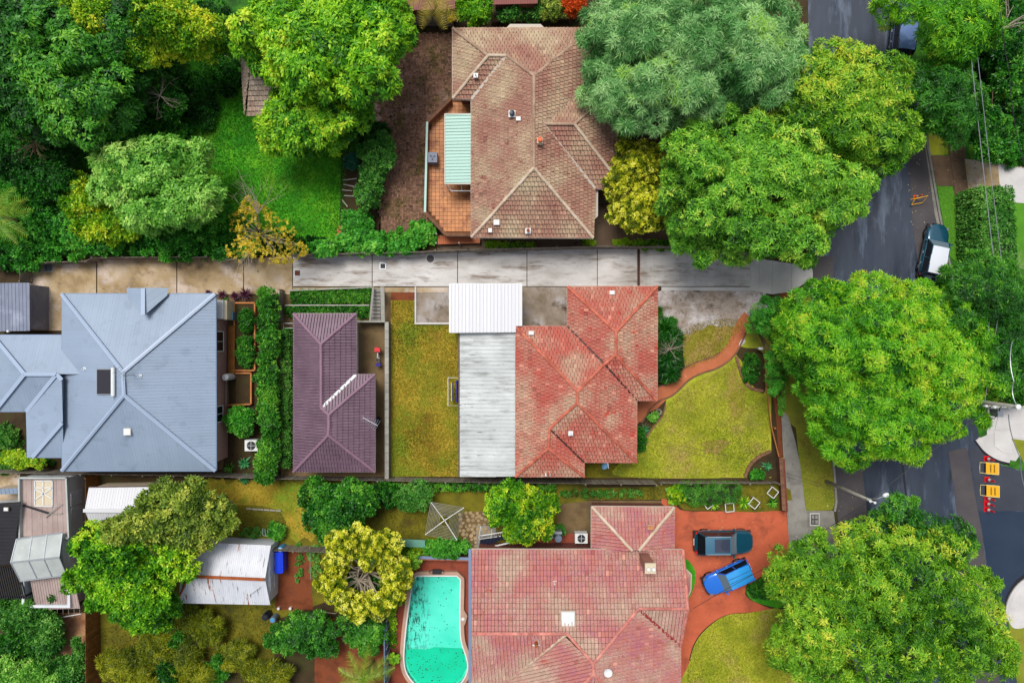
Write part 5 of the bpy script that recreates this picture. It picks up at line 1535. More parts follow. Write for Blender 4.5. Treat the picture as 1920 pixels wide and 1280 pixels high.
# solar water heater
t = thing('solar_water_heater', 'dark solar water heater panel with white tank on the grey roof', 'solar heater', P(198, 714, 4.4))
zz = rz(198, 714, ze, tp, 'x', 117)
a, b = rz(181, 714, ze, tp, 'x', 117), rz(212, 714, ze, tp, 'x', 117)
f = [P(181, 691, a + .15), P(209, 691, b + .1), P(209, 740, b + .1), P(181, 740, a + .15)]
mb = MB(); mb.add(f + [p - Vector((0, 0, .12)) for p in f], [(3, 2, 1, 0), (4, 5, 6, 7), (0, 1, 5, 4), (1, 2, 6, 5), (2, 3, 7, 6), (3, 0, 4, 7)]); mb.build('panel_frame', MT['metal'], t)
cen = sum(f, Vector()) / 4
mb = MB(); g = [cen + (p - cen) * .93 + Vector((0, 0, .015)) for p in f]; mb.add(g, [(3, 2, 1, 0)]); mb.build('panel', MT['glassS'], t)
mb = MB(); mb.tube([P(212, 689, b + .25), P(212, 742, b + .25)], .14, 10); mb.build('tank', MT['plW'], t)
mb = MB(); mb.tube([P(212, 685, b + .2), P(212, 748, b + .2)], .03, 6); mb.build('pipe', MT['metal'], t)
flash_tile('square skylight with dark rim on the south slope of the grey roof', 239, 809, rz(239, 809, ze, tp, 'y', 882) + .1, .27, .26, 0, 'plW')
roof_vent('small white pipe vent west of the solar heater', 159, 691, rz(159, 691, ze, tp, 'x', 117) + .02, .1, 'pipe')
roof_vent('small white vent pair east of the antenna on the grey roof', 264, 704, rz(264, 704, ze, tp, 'x', 405) + .02, .09, 'pipe')
# deck and services along the east wall
t = thing('hot_water_cylinder', 'white horizontal hot water cylinder beside the grey-roofed house', 'hot water tank', P(430, 707))
b = P(422, 707, 1.5); mb = MB(); mb.lathe(b.x, b.y, [(.26, 0.1), (.26, 1.5), (.22, 1.56), (.05, 1.6)], 16); mb.build('cylinder', MT['plW'], t, smooth=False)
mb = MB(); mb.tube([P(424, 714, .8), P(424, 760, .8)], .04, 6); mb.build('pipe', MT['metal'], t)
def ac_unit(label, px, py, h, sx, sy, fan=True, group=None, holes=1):
    b = P(px, py, h); t = thing('air_conditioner', label, 'air conditioner', (b.x, b.y, 0), group)
    mb = MB(); mb.box(b.x - sx, b.x + sx, b.y - sy, b.y + sy, h - .75, h); mb.build('casing', MT['plW'], t)
    mb = MB(); mb.box(b.x - sx * .8, b.x - sx * .6, b.y - sy, b.y + sy, 0, h - .76); mb.box(b.x + sx * .6, b.x + sx * .8, b.y - sy, b.y + sy, 0, h - .76); mb.build('stand', MT['metal'], t)
    if fan:
        mb = MB(); r_ = sy * .8; mb.lathe(b.x, b.y, [(r_, h + .005), (r_, h + .03), (r_ * .92, h + .03), (r_ * .92, h + .006)], 20); mb.build('fan_ring', MT['metalD'], t)
        mb = MB()
        for k in range(5):
            a = k * 1.2566; d = Vector((math.cos(a), math.sin(a), 0)); s_ = Vector((-d.y, d.x, 0)); o = Vector((b.x, b.y, h + .015))
            mb.add([o + d * .05, o + d * r_ * .85 + s_ * .08, o + d * r_ * .85 - s_ * .08], [(0, 1, 2)])
        mb.build('fan_blades', MT['metalD'], t)
        mb = MB(); mb.box(b.x - r_, b.x + r_, b.y - .012, b.y + .012, h + .032, h + .045); mb.box(b.x - .012, b.x + .012, b.y - r_, b.y + r_, h + .046, h + .058); mb.build('guard', MT['plW'], t)
    return t
ac_unit('white air conditioner with round fan guard in the bed east of the grey roof', 471, 835, 1.1, .5, .42)
t = thing('wall_cabinet', 'tall pale cabinet and small window box at the north-east wall of the grey-roofed house', 'cabinet', P(420, 580))
for (x, y, sx, sy, h, mat) in ((411, 580, .28, .7, 2.1, 'plW'), (421, 581, .18, .72, 1.8, 'render'), (433, 592, .15, .3, .9, 'glassB')):
    p = P(x, y, h); mb = MB(); mb.box(p.x - sx, p.x + sx, p.y - sy, p.y + sy, 0, h); mb.build('door' if mat != 'glassB' else 'hatch', MT[mat], t)
# raised beds east of the house
t = thing('raised_planter', 'rectangular orange timber raised bed with plants east of the grey-roofed house', 'raised bed', P(459, 620))
for (a, b) in (((441, 568), (479, 568)), ((479, 568), (479, 694)), ((479, 694), (441, 694)), ((441, 694), (441, 568))):
    mb = MB(); mb.bar(P(*a, .2), P(*b, .2), .12, .4); mb.build('board', MT['woodO'], t)
mb = MB(); mb.prism(pw([(443, 570), (477, 570), (477, 692), (443, 692)]), .02, .25); mb.build('soil', MT['soil'], t)
t = thing('lower_planter', 'smaller timber planter of bare soil south of the raised bed', 'raised bed', P(455, 728))
for (a, b) in (((442, 699), (472, 699)), ((472, 699), (472, 757)), ((472, 757), (428, 759))):
    mb = MB(); mb.bar(P(*a, .2), P(*b, .2), .12, .4); mb.build('board', MT['woodO'], t)
mb = MB(); mb.prism(pw([(444, 701), (470, 701), (470, 755), (444, 756)]), .02, .22); mb.build('soil', MT['soil'], t)
sheet('side_path', [(405, 553), (441, 553), (441, 700), (428, 700), (430, 760), (418, 880), (405, 880)], rank(6), MT['concC'])
sheet('side_garden_soil', [(418, 760), (492, 760), (492, 890), (405, 890)], rank(5), MT['soil'])
t = thing('wall_ledge', 'yellow-brown timber ledge along the brick wall of the grey-roofed house', 'ledge', P(436, 660))
for k in range(22):
    y = 610 + k * 4.1; mb = MB(); mb.prism(pw([(428, y), (440, y), (440, y + 3.7), (428, y + 3.7)], .5), .42, .5); mb.build('board', MT['woodB'], t)

# flat grey shed at the far west
t = thing('flat_grey_shed', 'flat dull grey steel shed roof at the far west end of the driveway', 'shed', P(20, 575))
f = [P(-40, 531, 2.4), P(56, 530, 2.4), P(56, 620, 2.3), P(-40, 622, 2.3)]
rib_face(t, f, .8, 3, MT['greyiron'], rh=.03, rw=.05, along=Vector((1, 0, 0)))
walls(t, [(-40, 531), (56, 530), (56, 620), (-40, 622)], 2.3, .12, MT['greyiron'])
t = thing('drain_pit', 'white round vent cap on the flat grey shed roof', 'roof vent', P(15, 622, 2.4))
b = P(15, 621, 2.45); mb = MB(); mb.lathe(b.x, b.y, [(.09, 2.3), (.09, 2.5), (.05, 2.52)], 10); mb.build('cap', MT['plW'], t)
# drive grates
def grate(label, px, py, sx, sy, mat='metalD', n=7, name='drain_grate'):
    b = P(px, py); t = thing(name, label, 'drain grate', b)
    z = .05; mb = MB()
    for s_ in (-1, 1): mb.box(b.x - sx, b.x + sx, b.y + s_ * sy - .03, b.y + s_ * sy + .03, z - .03, z + .012); mb.box(b.x + s_ * sx - .03, b.x + s_ * sx + .03, b.y - sy + .031, b.y + sy - .031, z - .03, z + .01)
    mb.build('frame', MT['metal'], t)
    mb = MB(); mb.box(b.x - sx + .03, b.x + sx - .03, b.y - sy + .03, b.y + sy - .03, z - .02, z - .008); mb.build('pit', MT['black'], t)
    mb = MB()
    for k in range(n):
        x = b.x - sx + 2 * sx * (k + .5) / n; mb.box(x - sx * .06, x + sx * .06, b.y - sy + .032, b.y + sy - .032, z - .007, z + .006)
    mb.build('bars', MT[mat], t, kind='stuff')
grate('grate at the north-west corner of the brown driveway, nearest the fence', 69, 500, .35, .38, 'metal')
grate('second grate, just east of the corner grate on the brown driveway', 92, 500, .35, .38, 'metal')
grate('grate beside the flat grey shed at the driveway bottom', 69, 610, .35, .3, 'metal')
grate('square drain grate in the middle of the grey driveway', 718, 499, .22, .22)
grate('square rusty drain grate where brown and grey driveway meet', 558, 512, .24, .24, 'rust')
t = thing('manhole', 'round manhole cover with pale ring on the grey driveway', 'manhole', P(807, 485))
b = P(807, 485); mb = MB(); mb.lathe(b.x, b.y, [(.38, .02), (.38, .062), (.3, .062), (.3, .02)], 28); mb.build('ring', MT['concP'], t)
mb = MB(); mb.lathe(b.x, b.y, [(.29, .02), (.29, .055), (.02, .056)], 24); mb.build('cover', MT['asphalt2'], t)
t = thing('access_pit', 'square four-panel utility pit cover in the footpath apron', 'pit cover', P(1527, 973))
b = P(1527, 973); mb = MB(); mb.box(b.x - .38, b.x + .38, b.y - .5, b.y + .5, .02, .052); mb.build('surround', MT['concP'], t)
mb = MB(); mb.box(b.x - .3, b.x + .3, b.y - .4, b.y + .4, .05, .06); mb.build('frame', MT['metalD'], t)
for i in (-1, 1):
    for j in (-1, 1): mb = MB(); mb.box(b.x + i * .14 - .11, b.x + i * .14 + .11, b.y + j * .19 - .15, b.y + j * .19 + .15, .055, .07); mb.build('panel', MT['concG'], t)

# ------------------------------------------------------------------ HOUSE F (south)
rF = thing('pink_tiled_house', 'large house with pink-red weathered tiled roof beside the swimming pool', 'house', P(1080, 1150))
ze, tp = 3.2, 0.40
q = lambda x, y: P(x, y, ze)
n1 = hp(883, 1187, ze, tp, 'y', 1029); n1 = P(884, 1187, n1.z); n2 = P(1063, 1187, n1.z)
n3 = hp(1112, 1243, ze, tp, 'y', 1029); n4 = P(1113, 1262, n3.z)
n5 = hp(1197, 1140, ze, tp, 'y', 1029); n6 = P(1289, 1140, n5.z)
zv = lambda x, y: P(x, y, max(ze, rz(x, y, ze, tp, 'x', 1275)))
nv = P(1275, 1210, ze)
s1 = q(884, 1330); s2 = q(918, 1300)
facesF = [[q(884, 1029), q(1280, 1030), n6, n5, n3, n2, n1],
          [n1, n2, P(935, 1290, ze + .6), P(884, 1345, ze)],
          [n2, n3, n4, q(960, 1420), q(884, 1420), P(884, 1345, ze), P(935, 1290, ze + .6)],
          [n5, nv, q(1275, 1420), n4, n3],
          [n5, n6, nv], [n4, q(1275, 1420), q(960, 1420)]]
rf = house_tiles(rF, facesF, MT['roofF'], 0.25, 0.37, stag=False, tilt=.11)
for a, b in ((n1, n2), (n2, n3), (n5, n3), (n3, n4), (n5, n6), (n4, q(960, 1420)), (n4, q(1275, 1420)), (n6, q(1280, 1030)), (n6, nv)):
    caps(rf, a, b, MT['ridgeF'], 'capF')
caps(rf, P(935, 1290, ze + .6), n2, MT['ridgeW'], 'capW')
mb = MB(); strip(mb, n5, nv, .2, .02, .06); mb.build('valley', M('dark_red_flashing', [c(150, 50, 50)], bump=0), rf)
gutters(rF, [(q(884, 1029), q(1280, 1030))], MT['gutter'], w=.1)
gutters(rF, [(P(881, 1029, ze), P(881, 1350, ze))], MT['gutterB'], w=.2)
walls(rF, [(884, 1029), (1278, 1030), (1275, 1420), (884, 1420)], ze, .45, MT['brickD'])
q3 = [(1282, 1062), (1296, 1076), (1295, 1106), (1289, 1120)]
mb = MB(); bp = [P(a, b, 2.7) for a, b in q3]; mb.add([p for p in bp] + [P(1279, 1092, 3.1)], [(0, 1, 4), (1, 2, 4), (2, 3, 4)]); by = mb.build('bay_roof', MT['roofF'], rF)
mb = MB()
for a, b in zip(bp, bp[1:]): mb.bar(a, b, .08, .08)
mb.build('gutter', MT['gutter'], by)
mb = MB(); mb.prism([tuple(P(a - 4, b, 2.6)[:2]) for a, b in q3], 0, 2.6); mb.build('bay_wall', MT['brickP'], rF)
# garage wing
rG = thing('tiled_garage', 'small pink tiled hipped garage wing north of the pink-roofed house', 'garage', P(1187, 988))
zg = 2.7; qg = lambda x, y: P(x, y, zg)
h1 = hp(1184, 1028, zg, .42, 'x', 1109); h1 = P(1185, 1031, h1.z); h2 = P(1198, 1031, h1.z)
fG = [[qg(1109, 949), qg(1264, 950), h2, h1], [qg(1109, 949), h1, qg(1109, 1036)], [qg(1264, 950), qg(1264, 1036), h2]]
rf = house_tiles(rG, fG, MT['roofF'], 0.25, 0.37, stag=False, tilt=.11)
for a, b in ((qg(1109, 949), h1), (qg(1264, 950), h2)): caps(rf, a, b, MT['ridgeW'], 'capW')
gutters(rG, [(qg(1109, 949), qg(1264, 950)), (qg(1109, 949), qg(1109, 1030)), (qg(1264, 950), qg(1264, 1030))], MT['gutter'], w=.1)
walls(rG, [(1109, 949), (1264, 950), (1264, 1034), (1109, 1034)], zg, .35, MT['brickD'])
# chimney leaning away by perspective
t = thing('chimney', 'tall orange brick chimney with pale cap on the pink tiled roof', 'chimney', P(1212, 1050, 4))
b0 = P(1208, 1046, 3.6); mb = MB(); mb.box(b0.x - .32, b0.x + .32, b0.y - .3, b0.y + .3, 3.3, 5.7); mb.build('stack', MT['brickR'], t)
mb = MB(); mb.box(b0.x - .38, b0.x + .38, b0.y - .36, b0.y + .36, 5.7, 5.85); mb.build('cap', MT['render'], t)
for dx in (-.18, .18):
    mb = MB(); mb.lathe(b0.x + dx, b0.y, [(.11, 5.85), (.12, 6.1), (.09, 6.1)], 10); mb.build('pot', MT['whiteM'], t)
zr_ = lambda y: rz(0, y, 3.2, .40, 'y', 1029)
flash_tile('large bright white skylight in the middle of the pink tiled roof', 1065, 1160, zr_(1160) + .12, .52, .6, 0, 'plW', 'skylight')
flash_tile('white square flashing with rusty pipe on the dark red slope by the pool', 1005, 1203, 5.1, .3, .26, 0, 'plW', 'flashing', 'roof flashing')
mb = MB(); b = P(1005, 1204, 5.2); mb.tube([(b.x, b.y, 5.1), (b.x + .02, b.y - .02, 5.75)], [.14, .11], 10); tag(mb.build('flue_pipe', MT['rust'], None, loc=(b.x, b.y, 5.1)), 'rusty flue pipe standing on the white flashing of the pink roof', 'flue')
flash_tile('ochre replacement tile on the garage wing', 1219.5, 988, 3.75, .2, .17, 0, 'floortile', 'replaced_tile', 'roof tile')
roof_vent('white pipe vent above the west half of the pink tiled roof', 1040, 1092, zr_(1092), .14, 'pipe')
t = thing('satellite_dish', 'small white satellite dish low on the pink tiled roof near the frame bottom', 'satellite dish', P(1142, 1260, 5.4))
b = P(1140, 1260, 5.9); mb = MB(); mb.lathe(b.x, b.y, [(.05, 5.85), (.2, 5.9), (.3, 5.99), (.29, 6.0), (.18, 5.93), (.02, 5.9)], 18); mb.build('dish', MT['plW'], t)
mb = MB(); mb.box(b.x + .3, b.x + .36, b.y - .3, b.y + .4, 5.2, 5.5); mb.build('bracket', MT['plW'], t)
# rear fence post + laundry things
ac_unit('white box air conditioner west of the garage wing', 1090, 1009, 1.1, .48, .38, True)
t = thing('water_tank', 'grey upright water tank by the laundry yard', 'water tank', P(1046, 1012))
b = P(1047, 1010, 1.9); mb = MB(); mb.lathe(b.x, b.y, [(.3, 0), (.3, 1.85), (.24, 1.93), (.04, 1.95)], 18); mb.build('tank', MT['tank'], t)
mb = MB(); mb.box(b.x - .28, b.x + .28, b.y + .31, b.y + .5, 0, 1.7); mb.build('pipework', MT['metal'], t)
t = thing('hose_reel', 'small white round hose reel beside the grey water tank', 'hose reel', P(1035, 1006))
b = P(1035, 1005, .8); mb = MB(); mb.lathe(b.x, b.y, [(.1, .5), (.16, .6), (.16, .8), (.08, .8)], 12); mb.build('reel', MT['plW'], t)
# navy staircase with white balustrade
t = thing('back_stairs', 'navy stairs with white balustrade behind the pink tiled house', 'stairs', P(928, 1008))
for k in range(9):
    mb = MB(); z = .3 + k * .17; qd = pw([(900 + k * 6.5, 1012 - k * 1.4), (906 + k * 6.5, 1010.5 - k * 1.4), (906 + k * 6.5, 1025 - k * 2.4), (900 + k * 6.5, 1026 - k * 2.4)], z); mb.prism(qd, z - .12, z); mb.build('tread', MT['navy'], t)
mb = MB()
for (a, b) in ((P(899, 1004, 1.2), P(961, 994, 2.4)), (P(899, 1010, .4), P(961, 1001, 1.6))): mb.bar(a, b, .06, .06)
mb.bar(P(920, 1025, .6), P(975, 1012, 1.9), .09, .12); mb.build('rail', MT['whiteM'], t)
for k in range(18):
    mb = MB(); a = P(900 + k * 3.5, 1010 - k * .53, .4 + k * .068); b = P(899.5 + k * 3.5, 1004 - k * .56, 1.2 + k * .068); mb.bar(a, b, .045, .045); mb.build('baluster', MT['whiteM'], t)
for (x, y, x2, y2) in ((901, 987, 898, 1008), (922, 987, 921, 1008)):
    mb = MB(); mb.bar(P(x2, y2, 1.2), P(x, y, 2.2), .07, .07); mb.build('post', MT['whiteM'], t)
sheet('stair_landing', [(893, 985), (930, 985), (930, 1030), (893, 1030)], rank(6), MT['concG'])
# crazy paving : every flagstone a piece
cp = sheet('flagstone_path', smooth([(862, 968), (900, 958), (918, 968), (925, 990), (900, 1000), (893, 1028), (878, 1028), (862, 1000)], 4, True), rank(5), MT['concC'])
rr = random.Random(9); pp = []
while len(pp) < 64:
    x, y = rr.uniform(862, 920), rr.uniform(960, 1028)
    if y > 1000 and x > 893: continue
    if all((x - a) ** 2 + (y - b) ** 2 > 40 for a, b in pp): pp.append((x, y))
    elif rr.random() < .002: break
for (x, y) in pp:
    n = rr.choice((5, 6)); a0 = rr.random() * 6; r0 = rr.uniform(3.0, 4.4)
    pts = [(x + math.cos(a0 + k * 6.283 / n) * r0 * rr.uniform(.8, 1.15), y + math.sin(a0 + k * 6.283 / n) * r0 * rr.uniform(.8, 1.15)) for k in range(n)]
    mb = MB(); mb.prism(pw(pts), .01, .05 + rr.uniform(0, .015)); mb.build('stone', MT['stone'], cp)

# rotary clothes line
t = thing('clothes_line', 'square rotary clothes line on the lawn beside the flagstone path', 'clothes line', P(833, 977))
cnr = [P(808, 941, 1.95), P(870, 951, 1.95), P(857, 1012, 1.95), P(797, 1002, 1.95)]
ctr = sum(cnr, Vector()) / 4; 
mb = MB(); mb.tube([(ctr.x, ctr.y, 0), (ctr.x, ctr.y, 1.9)], .035, 8); mb.build('pole', MT['metal'], t)
for p in cnr:
    mb = MB(); mb.tube([(ctr.x, ctr.y, 1.75), p], .035, 6); mb.build('arm', MT['whiteM'], t)
for k in range(9):
    f_ = 1 - k * .085; mb = MB(); g = [Vector((ctr.x, ctr.y, 1.77)).lerp(p, f_) + Vector((0, 0, .03)) for p in cnr]
    mb.tube(g + g[:1], .018, 4, False); mb.build('line', MT['woodG'], t)

# ------------------------------------------------------------------ swimming pool
pool = thing('swimming_pool', 'kidney-ended turquoise swimming pool with leaves floating, beside the pink tiled house', 'swimming pool', P(818, 1180))
po = smooth([(783, 1077), (857, 1077)], 3) + smooth([(863, 1083), (862, 1150), (864, 1195), (874, 1228), (876, 1250), (866, 1272), (845, 1288), (818, 1292), (790, 1284), (768, 1262), (760, 1235), (762, 1190), (768, 1140), (774, 1100), (777, 1083)], 5)
def grow(poly, d):
    n = len(poly); out = []
    ar = sum(poly[i][0] * poly[(i + 1) % n][1] - poly[(i + 1) % n][0] * poly[i][1] for i in range(n)); sg = 1 if ar > 0 else -1
    for i in range(n):
        a, b = poly[i - 1], poly[(i + 1) % n]; dx, dy = b[0] - a[0], b[1] - a[1]; L = math.hypot(dx, dy) or 1
        out.append((poly[i][0] + dy / L * d * sg, poly[i][1] - dx / L * d * sg))
    return out
m_, nt, b_s = nodes('pool_floor')
g = nt.nodes.new('ShaderNodeNewGeometry'); sp = nt.nodes.new('ShaderNodeSeparateXYZ'); nt.links.new(g.outputs[0], sp.inputs[0])
base = ramp(nt, noise(nt, .35, detail=3), [c(96, 226, 204), c(60, 212, 186)], .35, .65)
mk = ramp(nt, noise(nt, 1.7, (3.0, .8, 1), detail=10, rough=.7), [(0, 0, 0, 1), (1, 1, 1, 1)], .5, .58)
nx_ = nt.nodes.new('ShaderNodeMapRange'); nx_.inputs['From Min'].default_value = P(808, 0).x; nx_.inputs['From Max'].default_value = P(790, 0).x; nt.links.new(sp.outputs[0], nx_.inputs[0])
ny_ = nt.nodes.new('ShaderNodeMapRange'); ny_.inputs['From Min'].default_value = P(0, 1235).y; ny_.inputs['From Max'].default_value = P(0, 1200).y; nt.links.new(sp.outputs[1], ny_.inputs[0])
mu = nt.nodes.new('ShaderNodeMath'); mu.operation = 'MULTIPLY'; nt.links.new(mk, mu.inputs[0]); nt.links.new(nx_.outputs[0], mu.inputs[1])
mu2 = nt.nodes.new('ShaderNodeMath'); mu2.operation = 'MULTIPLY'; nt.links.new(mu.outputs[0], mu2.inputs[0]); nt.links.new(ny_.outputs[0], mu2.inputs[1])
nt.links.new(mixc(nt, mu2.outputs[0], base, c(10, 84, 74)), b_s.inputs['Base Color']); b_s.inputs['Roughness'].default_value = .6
MT['poolfloor'] = m_
MT['poolstep'] = M('pool_deep_end', [c(6, 190, 146), c(12, 204, 164)], .5, bump=0)
pm = MB()
n = len(po); pi = pw(po); 
pm.add([(x, y, .03) for x, y in pi] + [(x, y, .40) for x, y in pi], [tuple(range(n))] + [(i, (i + 1) % n, n + (i + 1) % n, n + i) for i in range(n)])
pm.build('basin', MT['poolfloor'], pool)
deep = [(761, 1214), (800, 1216), (815, 1211), (868, 1214), (874, 1228), (876, 1250), (866, 1272), (845, 1288), (818, 1292), (790, 1284), (768, 1262), (760, 1235)]
mb = MB(); mb.prism(pw([(818 + (x - 818) * .97, 1250 + (y - 1250) * .97) for x, y in deep]), .034, .06); mb.build('depth_shade_slab', MT['poolstep'], pool)  # thin slab whose darker tone paints in the shading of the depth step
wm, nt, bs = nodes('pool_water')
bs.inputs['Base Color'].default_value = (.75, .98, .93, 1); bs.inputs['Roughness'].default_value = .04; bs.inputs['Transmission Weight'].default_value = 1.0; bs.inputs['IOR'].default_value = 1.1
bp_ = nt.nodes.new('ShaderNodeBump'); bp_.inputs['Strength'].default_value = .1; bp_.inputs['Distance'].default_value = .02; nt.links.new(noise(nt, 1.5), bp_.inputs['Height']); nt.links.new(bp_.outputs[0], bs.inputs['Normal'])
mb = MB(); mb.add([(x, y, .33) for x, y in pi], [tuple(range(n))]); mb.build('water', wm, pool)
def ring(name, inner, outer, z0, z1, mat, parent):
    a, b = pw(inner), pw(outer); n = len(a); mb = MB()
    mb.add([(x, y, z1) for x, y in a] + [(x, y, z1) for x, y in b] + [(x, y, z0) for x, y in a] + [(x, y, z0) for x, y in b],
           [(i, (i + 1) % n, n + (i + 1) % n, n + i) for i in range(n)] + [(i, (i + 1) % n, 2 * n + (i + 1) % n, 2 * n + i) for i in range(n)] + [(n + i, n + (i + 1) % n, 3 * n + (i + 1) % n, 3 * n + i) for i in range(n)])
    return mb.build(name, mat, parent)
ring('white_lip', po, grow(po, 2.2), .2, .42, MT['whiteM'], pool)
ring('coping', grow(po, 2.4), grow(po, 8.5), .0, .40, MT['coping'], pool)
mb = MB(); mb.prism(pw([(868, 1135), (877, 1150), (873, 1165), (866, 1176), (864, 1150)]), 0, .39); mb.build('skimmer_deck', MT['coping'], pool)
mb = MB(); b = P(868.5, 1156); mb.lathe(b.x, b.y, [(.13, .39), (.13, .41), (.02, .41)], 14); mb.build('skimmer_lid', MT['plW'], pool)
mb = MB()
for dy in (0, 11): mb.tube([P(768, 1098 + dy, .1), P(768, 1098 + dy, 1.0), P(774, 1098 + dy, 1.1), P(779, 1098 + dy, .3)], .03, 6)
mb.build('ladder', MT['metal'], pool)
rng = np.random.default_rng(5); px_, py_ = rng.uniform(765, 875, 420), rng.uniform(1080, 1290, 420); ok = inpoly(px_, py_, [(818 + (x - 818) * .96, 1180 + (y - 1180) * .98) for x, y in po])
keep = ok & ((rng.random(420) < .35) | (py_ > 1220) & (rng.random(420) < .8) | ((px_ < 785)))
mb = MB()
for x, y in zip(px_[keep], py_[keep]):
    p = P(x, y, .335); a = rng.uniform(0, 6.28); r_ = rng.uniform(.02, .045); mb.cur = rng.random()
    mb.add([(p.x + math.cos(a) * r_ * 1.6, p.y + math.sin(a) * r_ * 1.6, .337), (p.x - math.sin(a) * r_, p.y + math.cos(a) * r_, .342), (p.x - math.cos(a) * r_ * 1.6, p.y - math.sin(a) * r_ * 1.6, .337), (p.x + math.sin(a) * r_, p.y - math.cos(a) * r_, .335)], [(0, 1, 2, 3)])
tag(mb.build('floating_leaves', M('wet_brown_leaf', [c(70, 60, 20), c(40, 60, 30)], 3, bump=0, attr=.4)), kind='stuff')
# urn fountain at the pool head
t = thing('pool_planter', 'ornate dark green metal planter box at the north end of the pool', 'planter', P(819, 1071))
b = P(819, 1071, .5); mb = MB(); mb.box(b.x - .33, b.x + .33, b.y - .17, b.y + .17, .42, .62); mb.build('box', MT['metalD'], t)
for s_ in (-1, 1):
    mb = MB(); mb.tube([(b.x + s_ * (.42 + .14 * math.cos(k * .52)), b.y + .14 * math.sin(k * .52), .6) for k in range(13)], .022, 5, False); mb.build('scroll', MT['metalD'], t)
# walls and fences around the pool
t = thing('pool_fence', 'blue-grey ribbed steel fence west of the pool', 'fence', P(722, 1230))
for k in range(9):
    mb = MB(); a, b = P(728, 1155 + k * 17, 0), P(728, 1172 + k * 17, 0); mb.bar(a + Vector((0, -.01, .85)), b + Vector((0, .01, .85)), .05, 1.7); mb.build('panel', MT['gutterB'], t)
    mb = MB(); mb.bar(P(728, 1155 + k * 17, .85), P(728, 1156 + k * 17, .85), .09, 1.74); mb.build('rib', MT['greyiron'], t)
t = thing('pool_garden_wall', 'low blue-capped garden wall north of the pool', 'wall', P(815, 1045))
mb = MB(); mb.bar(P(742, 1043, .4), P(880, 1047, .4), .16, .8); mb.build('wall_face', MT['brickR'], t)
mb = MB(); mb.bar(P(742, 1043, .83), P(880, 1047, .83), .22, .06); mb.build('capping', MT['gutterB'], t)
t = thing('green_bench_roof', 'faded green corrugated sheet roof behind the pool garden wall', 'lean-to', P(780, 1013))
rib_face(t, [P(750, 1010, 1.6), P(797, 1012, 1.6), P(797, 1026, 1.5), P(750, 1024, 1.5)], .5, 3, MT['teal'], along=Vector((0, 1, 0)))
for x in (753, 795): mb = MB(); p = P(x, 1020, 1.4); mb.box(p.x - .04, p.x + .04, p.y - .04, p.y + .04, 0, 1.45); mb.build('post', MT['woodG'], t)

# ------------------------------------------------------------------ sheds to the south-west
rH = thing('white_garden_shed', 'bright white steel gable shed south of the grey roof', 'shed', P(225, 945))
z1, z2_ = 2.2, 2.75
f1 = [P(167, 913, z1), P(293, 911, z1), P(290, 957, z2_), P(159, 956, z2_)]; f2 = [P(159, 956, z2_), P(290, 957, z2_), P(293, 992, z1), P(172, 990, z1)]
for f in (f1, f2): rib_face(rH, f, .8, 4, MT['white'], rh=.015, rw=.03)
mb = MB(); strip(mb, P(158, 956, z2_), P(290, 957, z2_), .25, .05, .05); mb.build('ridge_cap', MT['white'], rH)
walls(rH, [(168, 914), (292, 912), (292, 990), (172, 989)], z1, .08, MT['render'])
mb = MB(); mb.bar(f1[0], f1[1], .08, .08); mb.build('gutter', MT['gutterD'], rH)
rI = thing('rusty_iron_shed', 'white gabled iron shed streaked with orange rust', 'shed', P(425, 1072))
za, zb = 1.95, 2.65
f1 = [P(340, 1015, za), P(508, 1022, za), P(497, 1085, zb), P(356, 1079, zb)]; f2 = [P(356, 1079, zb), P(497, 1085, zb), P(507, 1133, za), P(330, 1130, za)]
for f in (f1, f2): rib_face(rI, f, .75, 5, MT['rusty'], rh=.015, rw=.03)
mb = MB(); strip(mb, P(356, 1079, zb), P(497, 1085, zb), .22, .05, .04); mb.build('ridge_cap', MT['rust'], rI)
mb = MB(); strip(mb, f2[0], f2[3], .14, .04, .03); mb.build('barge_cap', MT['rust'], rI)
wi = walls(rI, [(342, 1017), (507, 1023), (506, 1131), (332, 1129)], za + .05, .06, MT['weather'])
gb = MB(); a, b, d_ = P(506, 1023, za), P(506, 1131, za), P(497, 1085, zb); gx_ = (a.x + b.x) / 2 - .1
gb.add([(gx_, a.y - .1, za), (gx_, b.y + .1, za), (gx_, d_.y, zb - .05), (gx_ - .1, a.y - .1, za), (gx_ - .1, b.y + .1, za), (gx_ - .1, d_.y, zb - .05)], [(0, 1, 2), (5, 4, 3), (0, 3, 4, 1), (1, 4, 5, 2), (2, 5, 3, 0)]); gb.build('gable', MT['weather'], rI)
A0, A1 = (P(506, 1023, za).x - .06, P(506, 1023, za).y), (P(506, 1131, za).x - .06, P(506, 1131, za).y)
window_on(rI, A1, A0, .70, 1.1, .9, 1.75, 2); window_on(rI, A1, A0, .32, 1.0, .9, 1.75, 2)
t = thing('shed_tv_pole', 'short white pole with bracket lying on the south slope of the rusty shed', 'pole', P(475, 1108, 2.2))
mb = MB(); mb.tube([P(466, 1115, 2.4), P(486, 1100, 2.75)], .03, 6); mb.build('pole', MT['plW'], t); mb = MB(); mb.tube([P(468, 1112, 2.35), P(468, 1118, 2.3)], .06, 6); mb.build('bracket', MT['plW'], t)
t = thing('blue_tank', 'long bright blue plastic tank against the rusty shed wall', 'tank', P(523, 1049))
mb = MB(); mb.prism(pw([(515, 1035), (530, 1035), (531, 1073), (526, 1075), (515, 1074)], 1.2), .05, 1.2); mb.build('tank', MT['plB'], t)
mb = MB(); mb.prism(pw([(519, 1039), (527, 1039), (527, 1070), (519, 1070)], 1.2), 1.2, 1.24); mb.build('lid', MT['plB'], t)
t = thing('cyan_drum', 'round cyan drum at the north end of the blue tank', 'drum', P(525, 1029))
